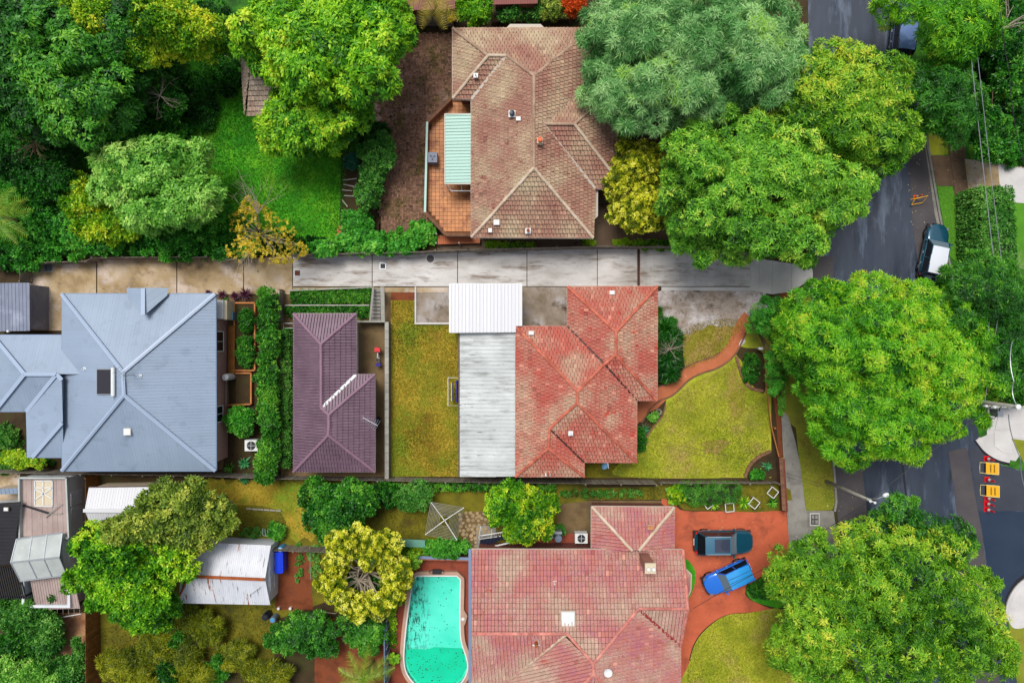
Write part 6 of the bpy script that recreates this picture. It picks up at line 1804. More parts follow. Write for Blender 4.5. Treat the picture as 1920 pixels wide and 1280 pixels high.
b = P(525, 1030, 1); mb = MB(); mb.lathe(b.x, b.y, [(.2, 0), (.24, .5), (.22, .95), (.2, 1.0)], 16); mb.build('drum', MT['plC'], t); mb = MB(); mb.lathe(b.x, b.y, [(.15, 1.0), (.14, 1.03), (.02, 1.03)], 12); mb.build('lid', MT['plW'], t)
def barrel(label, px, py, mat, r=.27, h=.9, name='barrel', cat='barrel'):
    b = P(px, py, h); t = thing(name, label, cat, (b.x, b.y, 0))
    mb = MB(); mb.lathe(b.x, b.y, [(r * .9, 0), (r, h * .3), (r, h * .75), (r * .9, h)], 16); mb.build('drum', MT[mat], t)
    mb = MB(); mb.lathe(b.x, b.y, [(r * .7, h), (r * .65, h + .04), (.03, h + .05)], 14); mb.build('lid', MT['plC' if mat != 'navy' else 'black'], t)
barrel('near-black barrel lying by the south-east corner of the rusty shed', 497, 1157, 'navy', .28)
barrel('pale blue round drum beside the near-black barrel', 511, 1162, 'tank', .24)
for k, (x, y) in enumerate(((524, 1138), (546, 1138))):
    tag_ = ('small white paint tin at the west edge of the red soil yard', 'small white paint tin next to the shrubs by the red soil yard')[k]
    b = P(x, y); t = thing('paint_tin', tag_, 'tin', b, 'tins on the red soil'); mb = MB(); mb.lathe(b.x, b.y, [(.1, .02), (.1, .26), (.11, .27)], 12); mb.build('tin', MT['plW'], t); mb = MB(); mb.lathe(b.x, b.y, [(.09, .271), (.09, .29), (.01, .29)], 12); mb.build('lid', MT['plW'], t)

rW = thing('boarded_outbuilding', 'old outbuilding with faded pink boarded flat roof and white lattice side', 'outbuilding', P(100, 960))
zf = 2.15
pk = [(40, 897), (124, 897), (129, 1004), (41, 1006)]
n = 9
for k in range(n):
    xa, xb = 40 + 84 * k / n, 40 + 84 * (k + 1) / n
    xc, xd = 41 + 88 * k / n, 41 + 88 * (k + 1) / n
    mb = MB(); mb.prism(pw([(xa + .15, 897), (xb - .15, 897), (xd - .15, 1005), (xc + .15, 1005)], zf), zf - .05, zf + R.uniform(-.01, .01)); mb.build('roof_board', MT['pinkdeck'], rW)
mb = MB(); fr = [P(a, b, zf + .12) for a, b in [(38, 895), (126, 895), (131, 1007), (39, 1008)]]
for a, b in zip(fr[:3], fr[1:]): mb.bar(a, b, .12, .35)
mb.bar(fr[3], fr[0], .12, .35); mb.build('parapet', MT['poly'], rW)
walls(rW, [(38, 895), (126, 895), (131, 1140), (39, 1140)], zf, .02, MT['weather'])
for (y0, y1) in ((918, 944), (948, 1000), (1006, 1030)):
    x = P(126, 900, zf).x + .06
    ya, yb = P(0, y0, 1).y, P(0, y1, 1).y
    mb = MB(); mb.box(x, x + .03, yb, ya, .5, 1.9); g_ = mb.build('lattice_panel', MT['greyiron'], rW)
    mb = MB()
    L = ya - yb; nn = int(L / .14)
    for k in range(-10, nn):
        for s_ in (1, -1):
            y = yb + k * .14; p0, p1 = (y, .5) if s_ > 0 else (y, 1.9), (y + 1.4, 1.9) if s_ > 0 else (y + 1.4, .5)
            t0, t1 = max(0, (yb - p0[0]) / 1.4), min(1, (ya - p0[0]) / 1.4)
            if t1 <= t0: continue
            f_ = lambda t_: (x + .04, p0[0] + (p1[0] - p0[0]) * t_, p0[1] + (p1[1] - p0[1]) * t_)
            mb.bar(f_(t0), f_(t1), .012, .03, up=Vector((1, 0, 0)))
    mb.build('lattice', MT['whiteM'], g_, kind='stuff')
t = thing('lattice_screen', 'white window lattice lying on the pink boarded roof', 'lattice', P(82, 925, zf))
mb = MB()
for a, b in (((65, 901), (98, 901)), ((98, 901), (98, 949)), ((98, 949), (65, 948)), ((65, 948), (65, 901)), ((81, 901), (81, 948)), ((65, 914), (98, 914)), ((65, 937), (98, 914)), ((65, 916), (98, 934))):
    mb.bar(P(*a, zf + .06), P(*b, zf + .06), .07, .04)
mb.build('frame', MT['plW'], t)
mb = MB(); mb.prism(pw([(66, 902), (97, 902), (97, 947), (66, 947)], zf), zf + .01, zf + .025); mb.build('sheet', MT['render'], t)
t = thing('fallen_timber', 'dark broken plank fallen across the pink boarded roof', 'plank', P(70, 956, zf))
mb = MB(); mb.bar(P(44, 947, zf + .08), P(92, 962, zf + .12), .14, .06); mb.build('plank', MT['metalD'], t)
mb = MB(); mb.bar(P(85, 970, zf + .1), P(112, 944, zf + .3), .06, .05); mb.bar(P(86, 963, zf + .1), P(116, 962, zf + .12), .05, .05); mb.build('batten', MT['woodG'], t)
rP = thing('polycarbonate_lean_to', 'small gable roof of cloudy lichen-spotted plastic panels beside the pink boards', 'lean-to', P(75, 1045))
zc1, zc2 = 2.7, 3.2
up = [(31, 1010), (60, 1005), (88, 1001), (117, 998)]; rdg = [(20, 1054), (53, 1050), (82, 1047), (111, 1044)]; lo_ = [(38, 1089), (70, 1085), (98, 1082), (125, 1078)]
for k in range(3):
    for (aa, bb, za_, zb_) in ((up, rdg, zc1, zc2), (rdg, lo_, zc2, zc1)):
        f = [P(*aa[k], za_), P(*aa[k + 1], za_), P(*bb[k + 1], zb_), P(*bb[k], zb_)]; cc_ = sum(f, Vector()) / 4
        f = [cc_ + (p - cc_) * .975 for p in f]; mb = MB(); mb.add(f + [p - Vector((0, 0, .03)) for p in f], [(0, 1, 2, 3), (7, 6, 5, 4), (0, 4, 5, 1), (1, 5, 6, 2), (2, 6, 7, 3), (3, 7, 4, 0)]); mb.build('panel', MT['poly'], rP)
mb = MB()
for k in range(4): mb.bar(P(*up[k], zc1 + .02), P(*rdg[k], zc2 + .02), .06, .05); mb.bar(P(*rdg[k], zc2 + .02), P(*lo_[k], zc1 + .02), .06, .05)
for L_, z_ in ((up, zc1), (rdg, zc2), (lo_, zc1)): mb.bar(P(*L_[0], z_ + .03), P(*L_[3], z_ + .03), .09, .06)
mb.build('frame', MT['metal'], rP)
mb = MB(); mb.prism(pw([(34, 1012), (114, 1002), (121, 1076), (40, 1086)], zc1), 0, zc1 - .1); mb.build('wall', MT['weather'], rP)
t = thing('tin_skillion', 'stained grey corrugated skillion south of the plastic lean-to', 'skillion roof', P(105, 1110))
rib_face(t, [P(57, 1088, 2.1), P(138, 1078, 2.1), P(150, 1140, 1.8), P(68, 1142, 1.8)], .75, 4, MT['pinkdeck'], rh=.03, rw=.05)
mb = MB()
for x, y in ((60, 1092), (148, 1138), (70, 1139)): p = P(x, y, 1.8); mb.box(p.x - .05, p.x + .05, p.y - .05, p.y + .05, 0, 1.75)
mb.build('post', MT['woodG'], t)
t = thing('picket_trellis', 'thin white rail trellis at the south edge of the old outbuilding', 'trellis', P(110, 1155))
mb = MB(); mb.bar(P(62, 1166, .9), P(152, 1150, .9), .05, .05); mb.bar(P(66, 1146, 1.5), P(150, 1132, 1.5), .04, .04); mb.build('rail', MT['plW'], t)
for k in range(9): mb = MB(); mb.bar(P(66 + k * 10.4, 1147 - k * 1.7, 1.5), P(67 + k * 10.4, 1168 - k * 1.9, .5), .035, .035); mb.build('picket', MT['woodG'], t)
t = thing('black_roofed_house', 'near-black iron roofed building at the west edge of the frame', 'house', P(0, 1010))
rib_face(t, [P(-90, 948, 2.9), P(40, 940, 2.6), P(22, 1058, 2.6), P(-90, 1062, 2.9)], .8, 3, MT['black'], along=Vector((0, 1, 0)))
walls(t, [(-90, 948), (38, 942), (21, 1057), (-90, 1061)], 2.5, .2, MT['weather'])
flash_tile('small white roof box on the black iron roof', 12, 954, 2.85, .17, .13, 0, 'plW', 'roof_box', 'roof box')
t = thing('black_slat_pergola', 'black slatted pergola below the near-black roof', 'pergola', P(20, 1090))
for k in range(14):
    mb = MB(); mb.bar(P(-20 + k * 4.2, 1062, 2.3), P(-6 + k * 4.2, 1122, 2.3), .08, .08); mb.build('slat', MT['black'], t)
mb = MB(); mb.bar(P(-22, 1066, 2.2), P(32, 1066, 2.2), .1, .12); mb.bar(P(-10, 1118, 2.2), P(48, 1118, 2.2), .1, .12)
for x, y in ((30, 1066), (46, 1118)): p = P(x, y, 2.1); mb.box(p.x - .05, p.x + .05, p.y - .05, p.y + .05, 0, 2.13)
mb.build('beam', MT['black'], t)
sheet('west_yard_paving', [(-60, 880), (38, 884), (38, 945), (-60, 950)], rank(6), MT['concB'])
t = thing('grey_step_roof', 'thin pale blue ledge roof between the old outbuilding and the fence', 'ledge', P(10, 922))
rib_face(t, [P(-30, 918, 2.0), P(38, 914, 2.0), P(38, 925, 1.9), P(-30, 927, 1.9)], .6, 2, MT['roofE'])
mb = MB(); p = P(20, 921, 1.9); mb.box(p.x - 1.5, p.x + .5, p.y - .1, p.y + .1, 0, 1.86); mb.build('wall', MT['render'], t)
# tiled shed among the trees
rT = thing('tiled_garden_shed', 'small old tiled shed mostly hidden by the big bright tree', 'shed', P(520, 150))
zs = 2.4; s_ = lambda x, y, z=zs: P(x, y, z)
rg1, rg2 = P(470, 122, 3.4), P(600, 118, 3.4)
fT = [[s_(458, 82), s_(640, 78), rg2, rg1], [rg1, rg2, s_(640, 214), s_(463, 218)], [s_(458, 82), rg1, s_(463, 218), P(454, 122, zs)]]
house_tiles(rT, fT, MT['roofT'], .30, .36)
walls(rT, [(458, 84), (640, 80), (640, 212), (464, 216)], zs, .2, MT['woodB'])
t = thing('wooden_pallet_frame', 'broken grey slatted timber frame in the undergrowth beside the tiled shed', 'timber frame', P(394, 99))
for k in range(12):
    mb = MB(); x = 366 + k * 4.6; mb.bar(P(x, 92 - k * .4, .9), P(x + 2, 110, .9), .035, .03); mb.build('slat', MT['woodG'], t)
mb = MB(); mb.bar(P(363, 108, .95), P(432, 116, .95), .09, .06); mb.bar(P(402, 94, 1.0), P(428, 108, 1.0), .08, .05); mb.bar(P(365, 92, .95), P(415, 88, .95), .07, .05); mb.build('frame', MT['woodG'], t)
mb = MB(); mb.bar(P(448, 78, .6), P(450, 100, .6), .08, .08); mb.bar(P(438, 85, .5), P(456, 84, .5), .06, .06); mb.build('post', MT['woodG'], t)
# dark red roofs along the top edge
for lab, f in (('dark red iron roof at the top edge behind the palms', [(760, -60), (855, -60), (853, 17), (760, 20)]), ('dark red roof strip at the top edge north of the timber fence', [(925, -60), (1010, -60), (1008, 7), (925, 9)])):
    t = thing('red_iron_roof', lab, 'shed', P(sum(p[0] for p in f) / 4, f[2][1]), None)
    rib_face(t, [P(a, b, 2.5) for a, b in f], .7, 4, MT['brickR'] if False else MT['redroof'] if 'redroof' in MT else reg('redroof', M('dark_red_iron', [c(110, 40, 30), c(130, 56, 44)], 1, rough=.5, bump=0)), along=Vector((1, 0, 0)))
    walls(t, f, 2.45, .15, MT['brickD'])

# ------------------------------------------------------------------ fences
def fence(label, line, h, mat='wood', name='paling_fence', w=0.14, group=None, cat='fence', t_=0.02):
    pts = [P(*p) for p in line]; t = thing(name, label, cat, (pts[0] + pts[-1]) / 2, group)
    mb = MB(); pm_ = MB()
    for a, b in zip(pts, pts[1:]):
        d = b - a; n = max(1, int(d.length / (w * 1.08))); dn = d.normalized(); nn = Vector((-dn.y, dn.x, 0))
        for k in range(n):
            p = a + d * ((k + .5) / n); mb.cur = R.random(); hh = h + R.uniform(-.03, .03)
            lean = nn * R.uniform(-.012, .012)
            mb.obox(p + Vector((0, 0, hh / 2)) + lean, dn, nn, Vector((0, 0, 1)), w * .47, t_ / 2 + R.uniform(0, .004), hh / 2)
        m = max(1, round(d.length / 2.6))
        for k in range(m + 1):
            p = a + d * (k / m) - nn * .09
            pm_.obox(p + Vector((0, 0, h * .48)), dn, nn, Vector((0, 0, 1)), .05, .045, h * .48)
        for z_ in (.35, h - .3): pm_.bar(a - nn * .045 + Vector((0, 0, z_)), b - nn * .045 + Vector((0, 0, z_)), .035, .08)
    mb.build('paling', MT[mat], t, kind='stuff'); pm_.build('post_and_rail', MT[mat], t)
    return t
fence('grey paling fence along the north side of the grey driveway', [(1410, 482), (1290, 467), (1100, 467), (985, 470), (880, 473), (760, 478), (552, 482)], 1.5)
fence('grey paling fence behind the brown driveway, west of the yellow tree', [(400, 486), (300, 486), (190, 487), (180, 494), (62, 496)], 1.3)
fence('short grey paling fence closing the west end of the driveway', [(61, 497), (61, 530)], 1.4)
fence('tall brown paling fence running down beside the pink soil yard', [(187, 888), (187, 1120), (188, 1300)], 1.8, 'woodB')
fence('long grey paling fence behind the grey-roofed house', [(-60, 878), (117, 880), (400, 885), (527, 890)], 1.6)
fence('grey paling fence between the plum cottage and the olive yard', [(528, 891), (900, 897)], 1.4)
fence('grey paling fence between red roof and pink tiled house', [(900, 897), (1224, 900)], 1.5)
fence('low grey paling fence south of the front lawn', [(1236, 902), (1455, 902)], .8)
fence('dark timber fence beside the palms at the top edge', [(762, 48), (850, 50)], 1.6)
fence('dark timber fence behind the bay window at the top edge', [(922, 42), (1090, 36)], 1.6)
fence('timber fence left of the narrow planted terraces', [(534, 545), (532, 602)], 1.2)
fence('weathered grey fence south of the yard lawn', [(500, 1020), (620, 1024)], 1.5)
t = thing('brick_front_fence', 'low dark red brick fence beside the footpath above the red driveway', 'wall', P(1468, 910))
mb = MB(); mb.bar(P(1464, 858, .45), P(1470, 957, .45), .25, .9); mb.build('brickwork', MT['brickD'], t)
for k in range(24):
    mb = MB(); y = 858 + k * 4.1; x = 1464 + k * .25; mb.bar(P(x, y + .2, .94), P(x + .22, y + 3.9, .94), .28, .08); mb.build('cap_brick', MT['edgebrick'], t)
t = thing('timber_front_fence', 'orange-brown timber front fence at the east edge of the front lawn', 'fence', P(1455, 760))
for (a, b) in (((1435, 662), (1437, 730)), ((1438, 730), (1446, 800)), ((1446, 800), (1460, 856))):
    for z_ in (.2, .42, .64):
        mb = MB(); mb.bar(P(*a, z_), P(*b, z_), .05, .18); mb.build('board', MT['woodO'], t)
mb = MB()
for x, y in ((1435, 662), (1438, 730), (1446, 800), (1460, 856)): p = P(x, y); mb.box(p.x - .06, p.x + .06, p.y - .06, p.y + .06, 0, .85)
mb.build('post', MT['woodO'], t)
t = thing('garden_bed_fence', 'thin wire fence framing the small plot beside the red soil yard', 'fence', P(590, 1055))
mb = MB(); mb.tube([P(581, 1025, .9), P(582, 1084, .9), P(612, 1085, .9)], .02, 5); mb.build('rail', MT['woodG'], t)
mb = MB(); 
for x, y in ((581, 1026), (582, 1084), (612, 1085)): mb.tube([P(x, y, 0), P(x, y, .95)], .03, 6)
mb.build('post', MT['woodG'], t)
# ------------------------------------------------------------------ vehicles
def paint(name, col, rough=.22, metal=.3):
    m, nt, b = nodes(name)
    b.inputs['Base Color'].default_value = col; b.inputs['Roughness'].default_value = rough; b.inputs['Metallic'].default_value = metal
    b.inputs['Coat Weight'].default_value = 1.0; b.inputs['Coat Roughness'].default_value = .04
    return m

def car(name, label, cat, px, py, ang, L, W, Hr, body, roofmat, suv=False, cable_reflections=False, sunroof=False):
    """ang: heading in degrees anticlockwise from image-right"""
    g = P(px, py, .9); t = thing(name, label, cat, (g.x, g.y, .03), None, math.radians(ang))
    hb = .98 if suv else .92
    def wf(u):  # half width along the length, u in -1..1
        return W / 2 * (1 - .05 * abs(u) ** 2 - .30 * max(0, (abs(u) - .68) / .32) ** 2.4)
    st = [-1, -.97, -.9, -.8, -.62, -.45, -.2, 0, .2, .38, .55, .72, .86, .95, 1]
    def zt(u):
        if u > .38: return hb - .04 - (.26 if not suv else .2) * ((u - .38) / .62) ** 1.7
        if u < -.86: return hb - .02 - .30 * ((-u - .86) / .14) ** 1.5
        return hb
    V = []; F = []
    for u in st:
        w = wf(u); z = zt(u); x = u * L / 2
        low = .26 + (.14 if abs(u) > .95 else 0)
        prof = [(w * .90, low), (w * 1.0, .5), (w * .995, z - .18), (w * .93, z - .04), (w * .6, z + .015), (0, z + .035)]
        bx_ = lambda y: x - math.copysign(.26, u) * (y / (W / 2)) ** 2 * abs(u) ** 5
        row = [(bx_(y), y, zz) for y, zz in prof] + [(bx_(y), -y, zz) for y, zz in prof[-2::-1]]
        V.append(row)
    m = len(V[0]); vs = [p for r_ in V for p in r_]
    for i in range(len(st) - 1):
        for k in range(m - 1): F.append((i * m + k, (i + 1) * m + k, (i + 1) * m + k + 1, i * m + k + 1))
        F.append((i * m + m - 1, (i + 1) * m + m - 1, (i + 1) * m, i * m))
    F.append(tuple(range(m))); F.append(tuple((len(st) - 1) * m + k for k in range(m))[::-1])
    mb = MB(); mb.add(vs, F); bo = mb.build('body', body, t, smooth=True, local=True)
    sb = bo.modifiers.new('s', 'SUBSURF'); sb.levels = 2; sb.render_levels = 2
    c0, c1 = (-.90, .40) if suv else (-.92, .36)
    t0, t1 = (-.72, .13) if suv else (-.86, .10)
    wb, wt = W * .455, W * .37
    X = lambda u: u * L / 2
    zb = hb - .01
    def quad_strip(a, b, c_, d, nm, mat, bow=.05, par=t, n=6, out=Vector((0, 0, 1))):
        mb = MB(); vs = []
        for i in range(n + 1):
            for j in range(n + 1):
                p = Vector(a).lerp(Vector(b), i / n).lerp(Vector(d).lerp(Vector(c_), i / n), j / n)
                p += out * bow * math.sin(math.pi * i / n) * (.4 + .6 * math.sin(math.pi * j / n)); vs.append(p)
        mb.add(vs, [(i * (n + 1) + j, (i + 1) * (n + 1) + j, (i + 1) * (n + 1) + j + 1, i * (n + 1) + j + 1) for i in range(n) for j in range(n)])
        return mb.build(nm, mat, par, smooth=True, local=True)
    quad_strip((X(c1), -wb * .97, zb), (X(c1), wb * .97, zb), (X(t1), wt * .97, Hr - .015), (X(t1), -wt * .97, Hr - .015), 'windscreen', MT['glassW'], .0, out=Vector((1, 0, .6)))
    quad_strip((X(c0), -wb * .95, zb), (X(c0), wb * .95, zb), (X(t0), wt * .97, Hr - .015), (X(t0), -wt * .97, Hr - .015), 'rear_window', MT['glass'], .0)
    for s_ in (-1, 1):
        quad_strip((X(c0), s_ * wb, zb), (X(c1), s_ * wb, zb), (X(t1), s_ * wt, Hr - .02), (X(t0), s_ * wt, Hr - .02), 'side_window', MT['glass'], 0.0, out=Vector((0, s_, 0)))
        mb = MB()
        mb.bar((X(c1), s_ * wb, zb), (X(t1), s_ * wt, Hr - .01), .07, .05); mb.bar((X(c0), s_ * wb, zb), (X(t0), s_ * wt, Hr - .01), .09, .05)
        um = (t0 + t1) / 2 + .02; mb.bar((X(um + .06), s_ * (wb + .004), zb), (X(um), s_ * (wt + .006), Hr - .02), .06, .03)
        mb.bar((X(t0), s_ * wt, Hr - .005), (X(t1), s_ * wt, Hr - .005), .06, .05)
        mb.build('pillar', body, t, local=True)
        mb = MB(); mb.obox((X(.30), s_ * (W / 2 + .09), hb + .05), Vector((1, 0, 0)), Vector((0, 1, 0)), Vector((0, 0, 1)), .07, .10, .06); mb.build('mirror', body, t, local=True)
        for u in (-.12, -.5): mb = MB(); mb.obox((X(u), s_ * (W / 2 + .005), hb - .2), Vector((1, 0, 0)), Vector((0, 1, 0)), Vector((0, 0, 1)), .09, .015, .02); mb.build('door_handle', MT['metal'], t, local=True)
        mb = MB(); mb.obox((X(.86), s_ * W * .37, .64), Vector((.9, s_ * -.4, -.2)).normalized(), Vector((s_ * .4, .9, 0)).normalized(), Vector((0, 0, 1)), .10, .07, .06); mb.build('headlight', MT['rim'], t, local=True)
        mb = MB(); mb.obox((X(-.91), s_ * W * .40, .76), Vector((1, 0, 0)), Vector((0, 1, 0)), Vector((0, 0, 1)), .07, .07, .09); mb.build('tail_light', MT['redP'], t, local=True)
        if suv: mb = MB(); mb.tube([(X(t0 + .05), s_ * wt * .95, Hr + .05), (X(t1 - .02), s_ * wt * .95, Hr + .05)], .018, 5); mb.build('roof_rail', MT['metal'], t, local=True)
    # roof skin
    n = 8; mb = MB(); vs = []
    for i in range(n + 1):
        for j in range(n + 1):
            u = t0 + (t1 - t0) * i / n; y = wt * (2 * j / n - 1)
            vs.append((X(u), y, Hr + .045 * math.sin(math.pi * i / n) + .04 * math.cos(math.pi * (j / n - .5)) - .02))
    mb.add(vs, [(i * (n + 1) + j, (i + 1) * (n + 1) + j, (i + 1) * (n + 1) + j + 1, i * (n + 1) + j + 1) for i in range(n) for j in range(n)]); ro = mb.build('roof', roofmat, t, smooth=True, local=True)
    if sunroof:
        mb = MB(); mb.box(X(-.42), X(.08), -wt * .72, wt * .72, Hr + .05, Hr + .075); mb.build('sunroof', MT['glassR'], ro, local=True)
    if cable_reflections:  # dark strips added to imitate the overhead cables mirrored in the roof
        for y in (-.16, .16): mb = MB(); mb.box(X(t0 + .02), X(t1 - .01), y - .012, y + .012, Hr + .055, Hr + .068); mb.build('cable_reflection', MT['metalD'], ro, local=True)
    for sx in (-.60, .63):
        for s_ in (-1, 1):
            wl = thing('wheel', None, None, (0, 0, 0)); wl.parent = t; wl.location = (X(sx), s_ * (W / 2 - .17), .34)
            mb = MB(); b = len(mb.v); pts = []
            for (r_, y) in ((.2, -.1), (.33, -.1), (.345, -.05), (.345, .05), (.33, .1), (.2, .1)):
                for k in range(20): a = k * .314159; mb.v.append((r_ * math.cos(a), y, r_ * math.sin(a)))
            for i in range(5):
                for k in range(20): mb.f.append((i * 20 + k, i * 20 + (k + 1) % 20, (i + 1) * 20 + (k + 1) % 20, (i + 1) * 20 + k)); mb.a.append(.5)
            mb.build('tyre', MT['tyre'], wl, local=True)
            mb = MB()
            for k in range(5): a = k * 1.2566; mb.bar((0, s_ * .085, 0), (.2 * math.cos(a), s_ * .085, .2 * math.sin(a)), .07, .03, up=Vector((0, 1, 0)))
            for k in range(20): pass
            mb.build('rim', MT['rim'], wl, local=True)
    mb = MB(); mb.box(-L / 2 + .02, -L / 2 + .06, -.26, .26, .5, .61); mb.build('number_plate', MT['plW'], t, local=True)
    mb = MB(); mb.box(L / 2 - .08, L / 2 - .005, -.42, .42, .38, .55); mb.build('grille', MT['metalD'], t, local=True)
    mb = MB(); mb.box(-L / 2 * .97, L / 2 * .97, -W * .42, W * .42, .2, .32); mb.build('underbody', MT['metalD'], t, local=True)
    return t

MT['glassW'] = glassM('windscreen_glass', c(110, 128, 140)); MT['glassR'] = glassM('sunroof_glass', c(60, 66, 84))
teal = paint('teal_car_paint', c(24, 82, 104)); tealSheen = paint('teal_roof_sky_sheen', c(70, 120, 146), .3)  # the lighter roof paint puts the sky's reflection into the colour
blue = paint('bright_blue_paint', c(26, 116, 226), .2, .1); blueSheen = paint('blue_roof_sky_sheen', c(52, 160, 234), .25, .05)  # cyan roof tone is sky reflection painted over the blue
whitep = paint('white_car_paint', c(226, 230, 238), .25, 0.0); dkb = paint('dark_blue_paint', c(30, 56, 90), .2, .4)
car('parked_car', 'dark teal estate car with black glass roof parked nearest the garage wing', 'car', 1358, 1017, 0.5, 4.6, 1.88, 1.62, teal, tealSheen, True, sunroof=True)
car('parked_car', 'bright blue small hatchback parked at an angle on the red driveway', 'car', 1366.5, 1084, 205, 3.95, 1.72, 1.48, blue, blueSheen, False, cable_reflections=True)
car('parked_car', 'white-roofed car at the east kerb half under the dark trees', 'car', 1755, 470, 78, 4.3, 1.76, 1.5, teal, whitep)
car('parked_car', 'dark blue car parked under the trees at the top of the street', 'car', 1697, 52, 84, 4.4, 1.78, 1.45, dkb, paint('sky_reflecting_blue_roof', c(110, 140, 190), .2, .4))  # this roof colour has the sky's reflection painted in

# ------------------------------------------------------------------ street furniture
cone0 = thing('traffic_cone', 'red and white cone just below the corner kerb, above the yellow signs', 'traffic cone', P(1849, 859), 'red and white cones along the side street')
def cone_parts(t, col='redP', sc=1.0):
    mb = MB(); mb.box(-.2 * sc, .2 * sc, -.2 * sc, .2 * sc, 0, .05); mb.build('base', MT[col], t, local=True)
    for nm, r0, z0, r1, z1, mt in (('lower_band', .15, .05, .115, .30, col), ('white_band', .115, .301, .085, .52, 'plW'), ('tip', .085, .521, .045, .92, col)):
        mb = MB(); mb.lathe(0, 0, [(r0 * sc, z0), (r1 * sc, z1)], 14); mb.build(nm, MT[mt], t, local=True)
cone_parts(cone0)
for (x, y, lab) in ((1850, 898, 'red and white cone between the two yellow signs'), (1850, 933, 'red and white cone touching the lower yellow sign, topmost of three'), (1849, 943, 'middle cone of the three below the lower yellow sign'), (1849, 954, 'lowest red and white cone, nearest the new asphalt patch')):
    n_ = copy_tree(cone0); n_.location = P(x, y); n_['label'] = lab
t = thing('traffic_cone', 'small orange cone tipped against the yellow frame on the road', 'traffic cone', P(1716, 370)); cone_parts(t, 'orangeP', .8)
def road_sign(label, px, py, tall=True):
    b = P(px, py); t = thing('road_work_sign', label, 'road sign', b, 'yellow road work signs')
    U = Vector((0, 0, 1)); n_ = Vector((-.50, 0, .86)).normalized(); up = Vector((.86, 0, .5)).normalized(); sdv = Vector((0, 1, 0))
    o = Vector((-.05, 0, .45))
    mb = MB(); mb.obox(o, up, sdv, n_, .40, .42, .012); bo_ = mb.build('board', MT['yellowP'], t, local=True)
    mb = MB(); rr = random.Random(int(py))
    for ln, nn in ((.14, 8), (-.1, 10)):
        for k in range(nn):
            w = .30 * 2 / nn; mb.obox(o + up * ln + sdv * (-.3 + (k + .5) * w) + n_ * .014, up, sdv, n_, .05 * rr.uniform(.8, 1.1), w * .33, .003)
    mb.build('lettering', MT['ink'], bo_, local=True)
    mb = MB(); 
    for s_ in (-1, 1): mb.tube([o + up * .42 + sdv * s_ * .44, o - up * .42 + sdv * s_ * .44, ], .025, 6)
    mb.tube([o + up * .42 - sdv * .44, o + up * .42 + sdv * .44], .025, 6)
    mb.tube([o + up * .1 - sdv * .45, Vector((-.72, -.4, .04)), Vector((-.74, 0, .04)), Vector((-.72, .4, .04)), o + up * .1 + sdv * .45], .025, 6)
    mb.build('frame', MT['yframe'], t, local=True)
    mb = MB(); mb.box(-.3, -.2, -.4, .4, .02, .1); mb.build('ballast', MT['metalD'], t, local=True)
road_sign('upper yellow road work board standing in the side street', 1854, 876)
road_sign('lower yellow road work board just above the three cones', 1855, 918)
t = thing('folding_barrier', 'bare yellow sign frame lying on the road beside the orange cone', 'sign frame', P(1724, 375))
mb = MB(); mb.tube([P(1709, 384, .3), P(1716, 373, .6), P(1740, 367, .8), P(1730, 380, .3), P(1709, 384, .3)], .025, 6, False); mb.tube([P(1707, 374, .55), P(1736, 368, .75)], .02, 5); mb.build('frame', MT['yellowP'], t)
mb = MB()
for a in ((1709, 384, .3), (1730, 380, .3)): mb.tube([P(*a), P(a[0], a[1], 0)], .025, 6)
mb.build('leg', MT['yellowP'], t)

def pole_light():
    t = thing('street_lamp', 'weathered timber street light pole leaning over the road by the verge', 'street lamp', P(1549, 902))
    b = P(1549, 902); top = P(1632, 938, 7.4); top = Vector((b.x + (top.x - b.x) * 1, b.y + (top.y - b.y) * 1, 7.4))
    mb = MB(); mb.tube([(b.x, b.y, 0), tuple(Vector((b.x, b.y, 0)).lerp(top, .5)), tuple(top)], [.15, .13, .10], 10); mb.build('pole', MT['woodG'], t, smooth=True)
    mb = MB(); e_ = P(1656, 930, 7.6); mb.tube([top - Vector((0, 0, .5)), top.lerp(e_, .5) + Vector((0, 0, .1)), e_], .035, 6); mb.build('arm', MT['metal'], t)
    mb = MB(); d = (e_ - top); d.z = 0; d.normalize(); s_ = Vector((-d.y, d.x, 0)); U = Vector((0, 0, 1)); cc_ = e_ + d * .2
    N_ = 12; ring_ = lambda r, zz, o=0: [cc_ + d * (math.cos(k * 6.283 / N_) * r * 1.5 + o) + s_ * math.sin(k * 6.283 / N_) * r + U * zz for k in range(N_)]
    vs = ring_(.14, -.08) + ring_(.16, 0) + ring_(.10, .1) + ring_(.03, .13)
    mb.add(vs, [(i * N_ + k, i * N_ + (k + 1) % N_, (i + 1) * N_ + (k + 1) % N_, (i + 1) * N_ + k) for i in range(3) for k in range(N_)] + [tuple(range(N_))[::-1]]); mb.build('lamp_head', MT['plW'], t, smooth=True)
    mb = MB(); mb.obox(top + Vector((0, 0, .05)), Vector((.9, -.4, 0)).normalized(), Vector((.4, .9, 0)).normalized(), U, .3, .05, .06); mb.build('crossarm', MT['woodG'], t)
    mb = MB(); mb.lathe(top.x - .1, top.y, [(.07, 7.5), (.1, 7.62), (.04, 7.7)], 8); mb.lathe(top.x + .2, top.y - .1, [(.07, 7.5), (.1, 7.62), (.04, 7.7)], 8); mb.build('insulator', MT['plW'], t)
    return top
T1 = pole_light()
t = thing('power_pole', 'grey power pole crowded with insulators at the side street corner', 'power pole', P(1880, 757))
ht = 9.0; T2 = P(1906, 762, ht)
mb = MB(); mb.tube([(T2.x, T2.y, 0), (T2.x, T2.y, 5), tuple(T2)], [.17, .15, .12], 10); mb.build('pole', MT['woodG'], t, smooth=True)
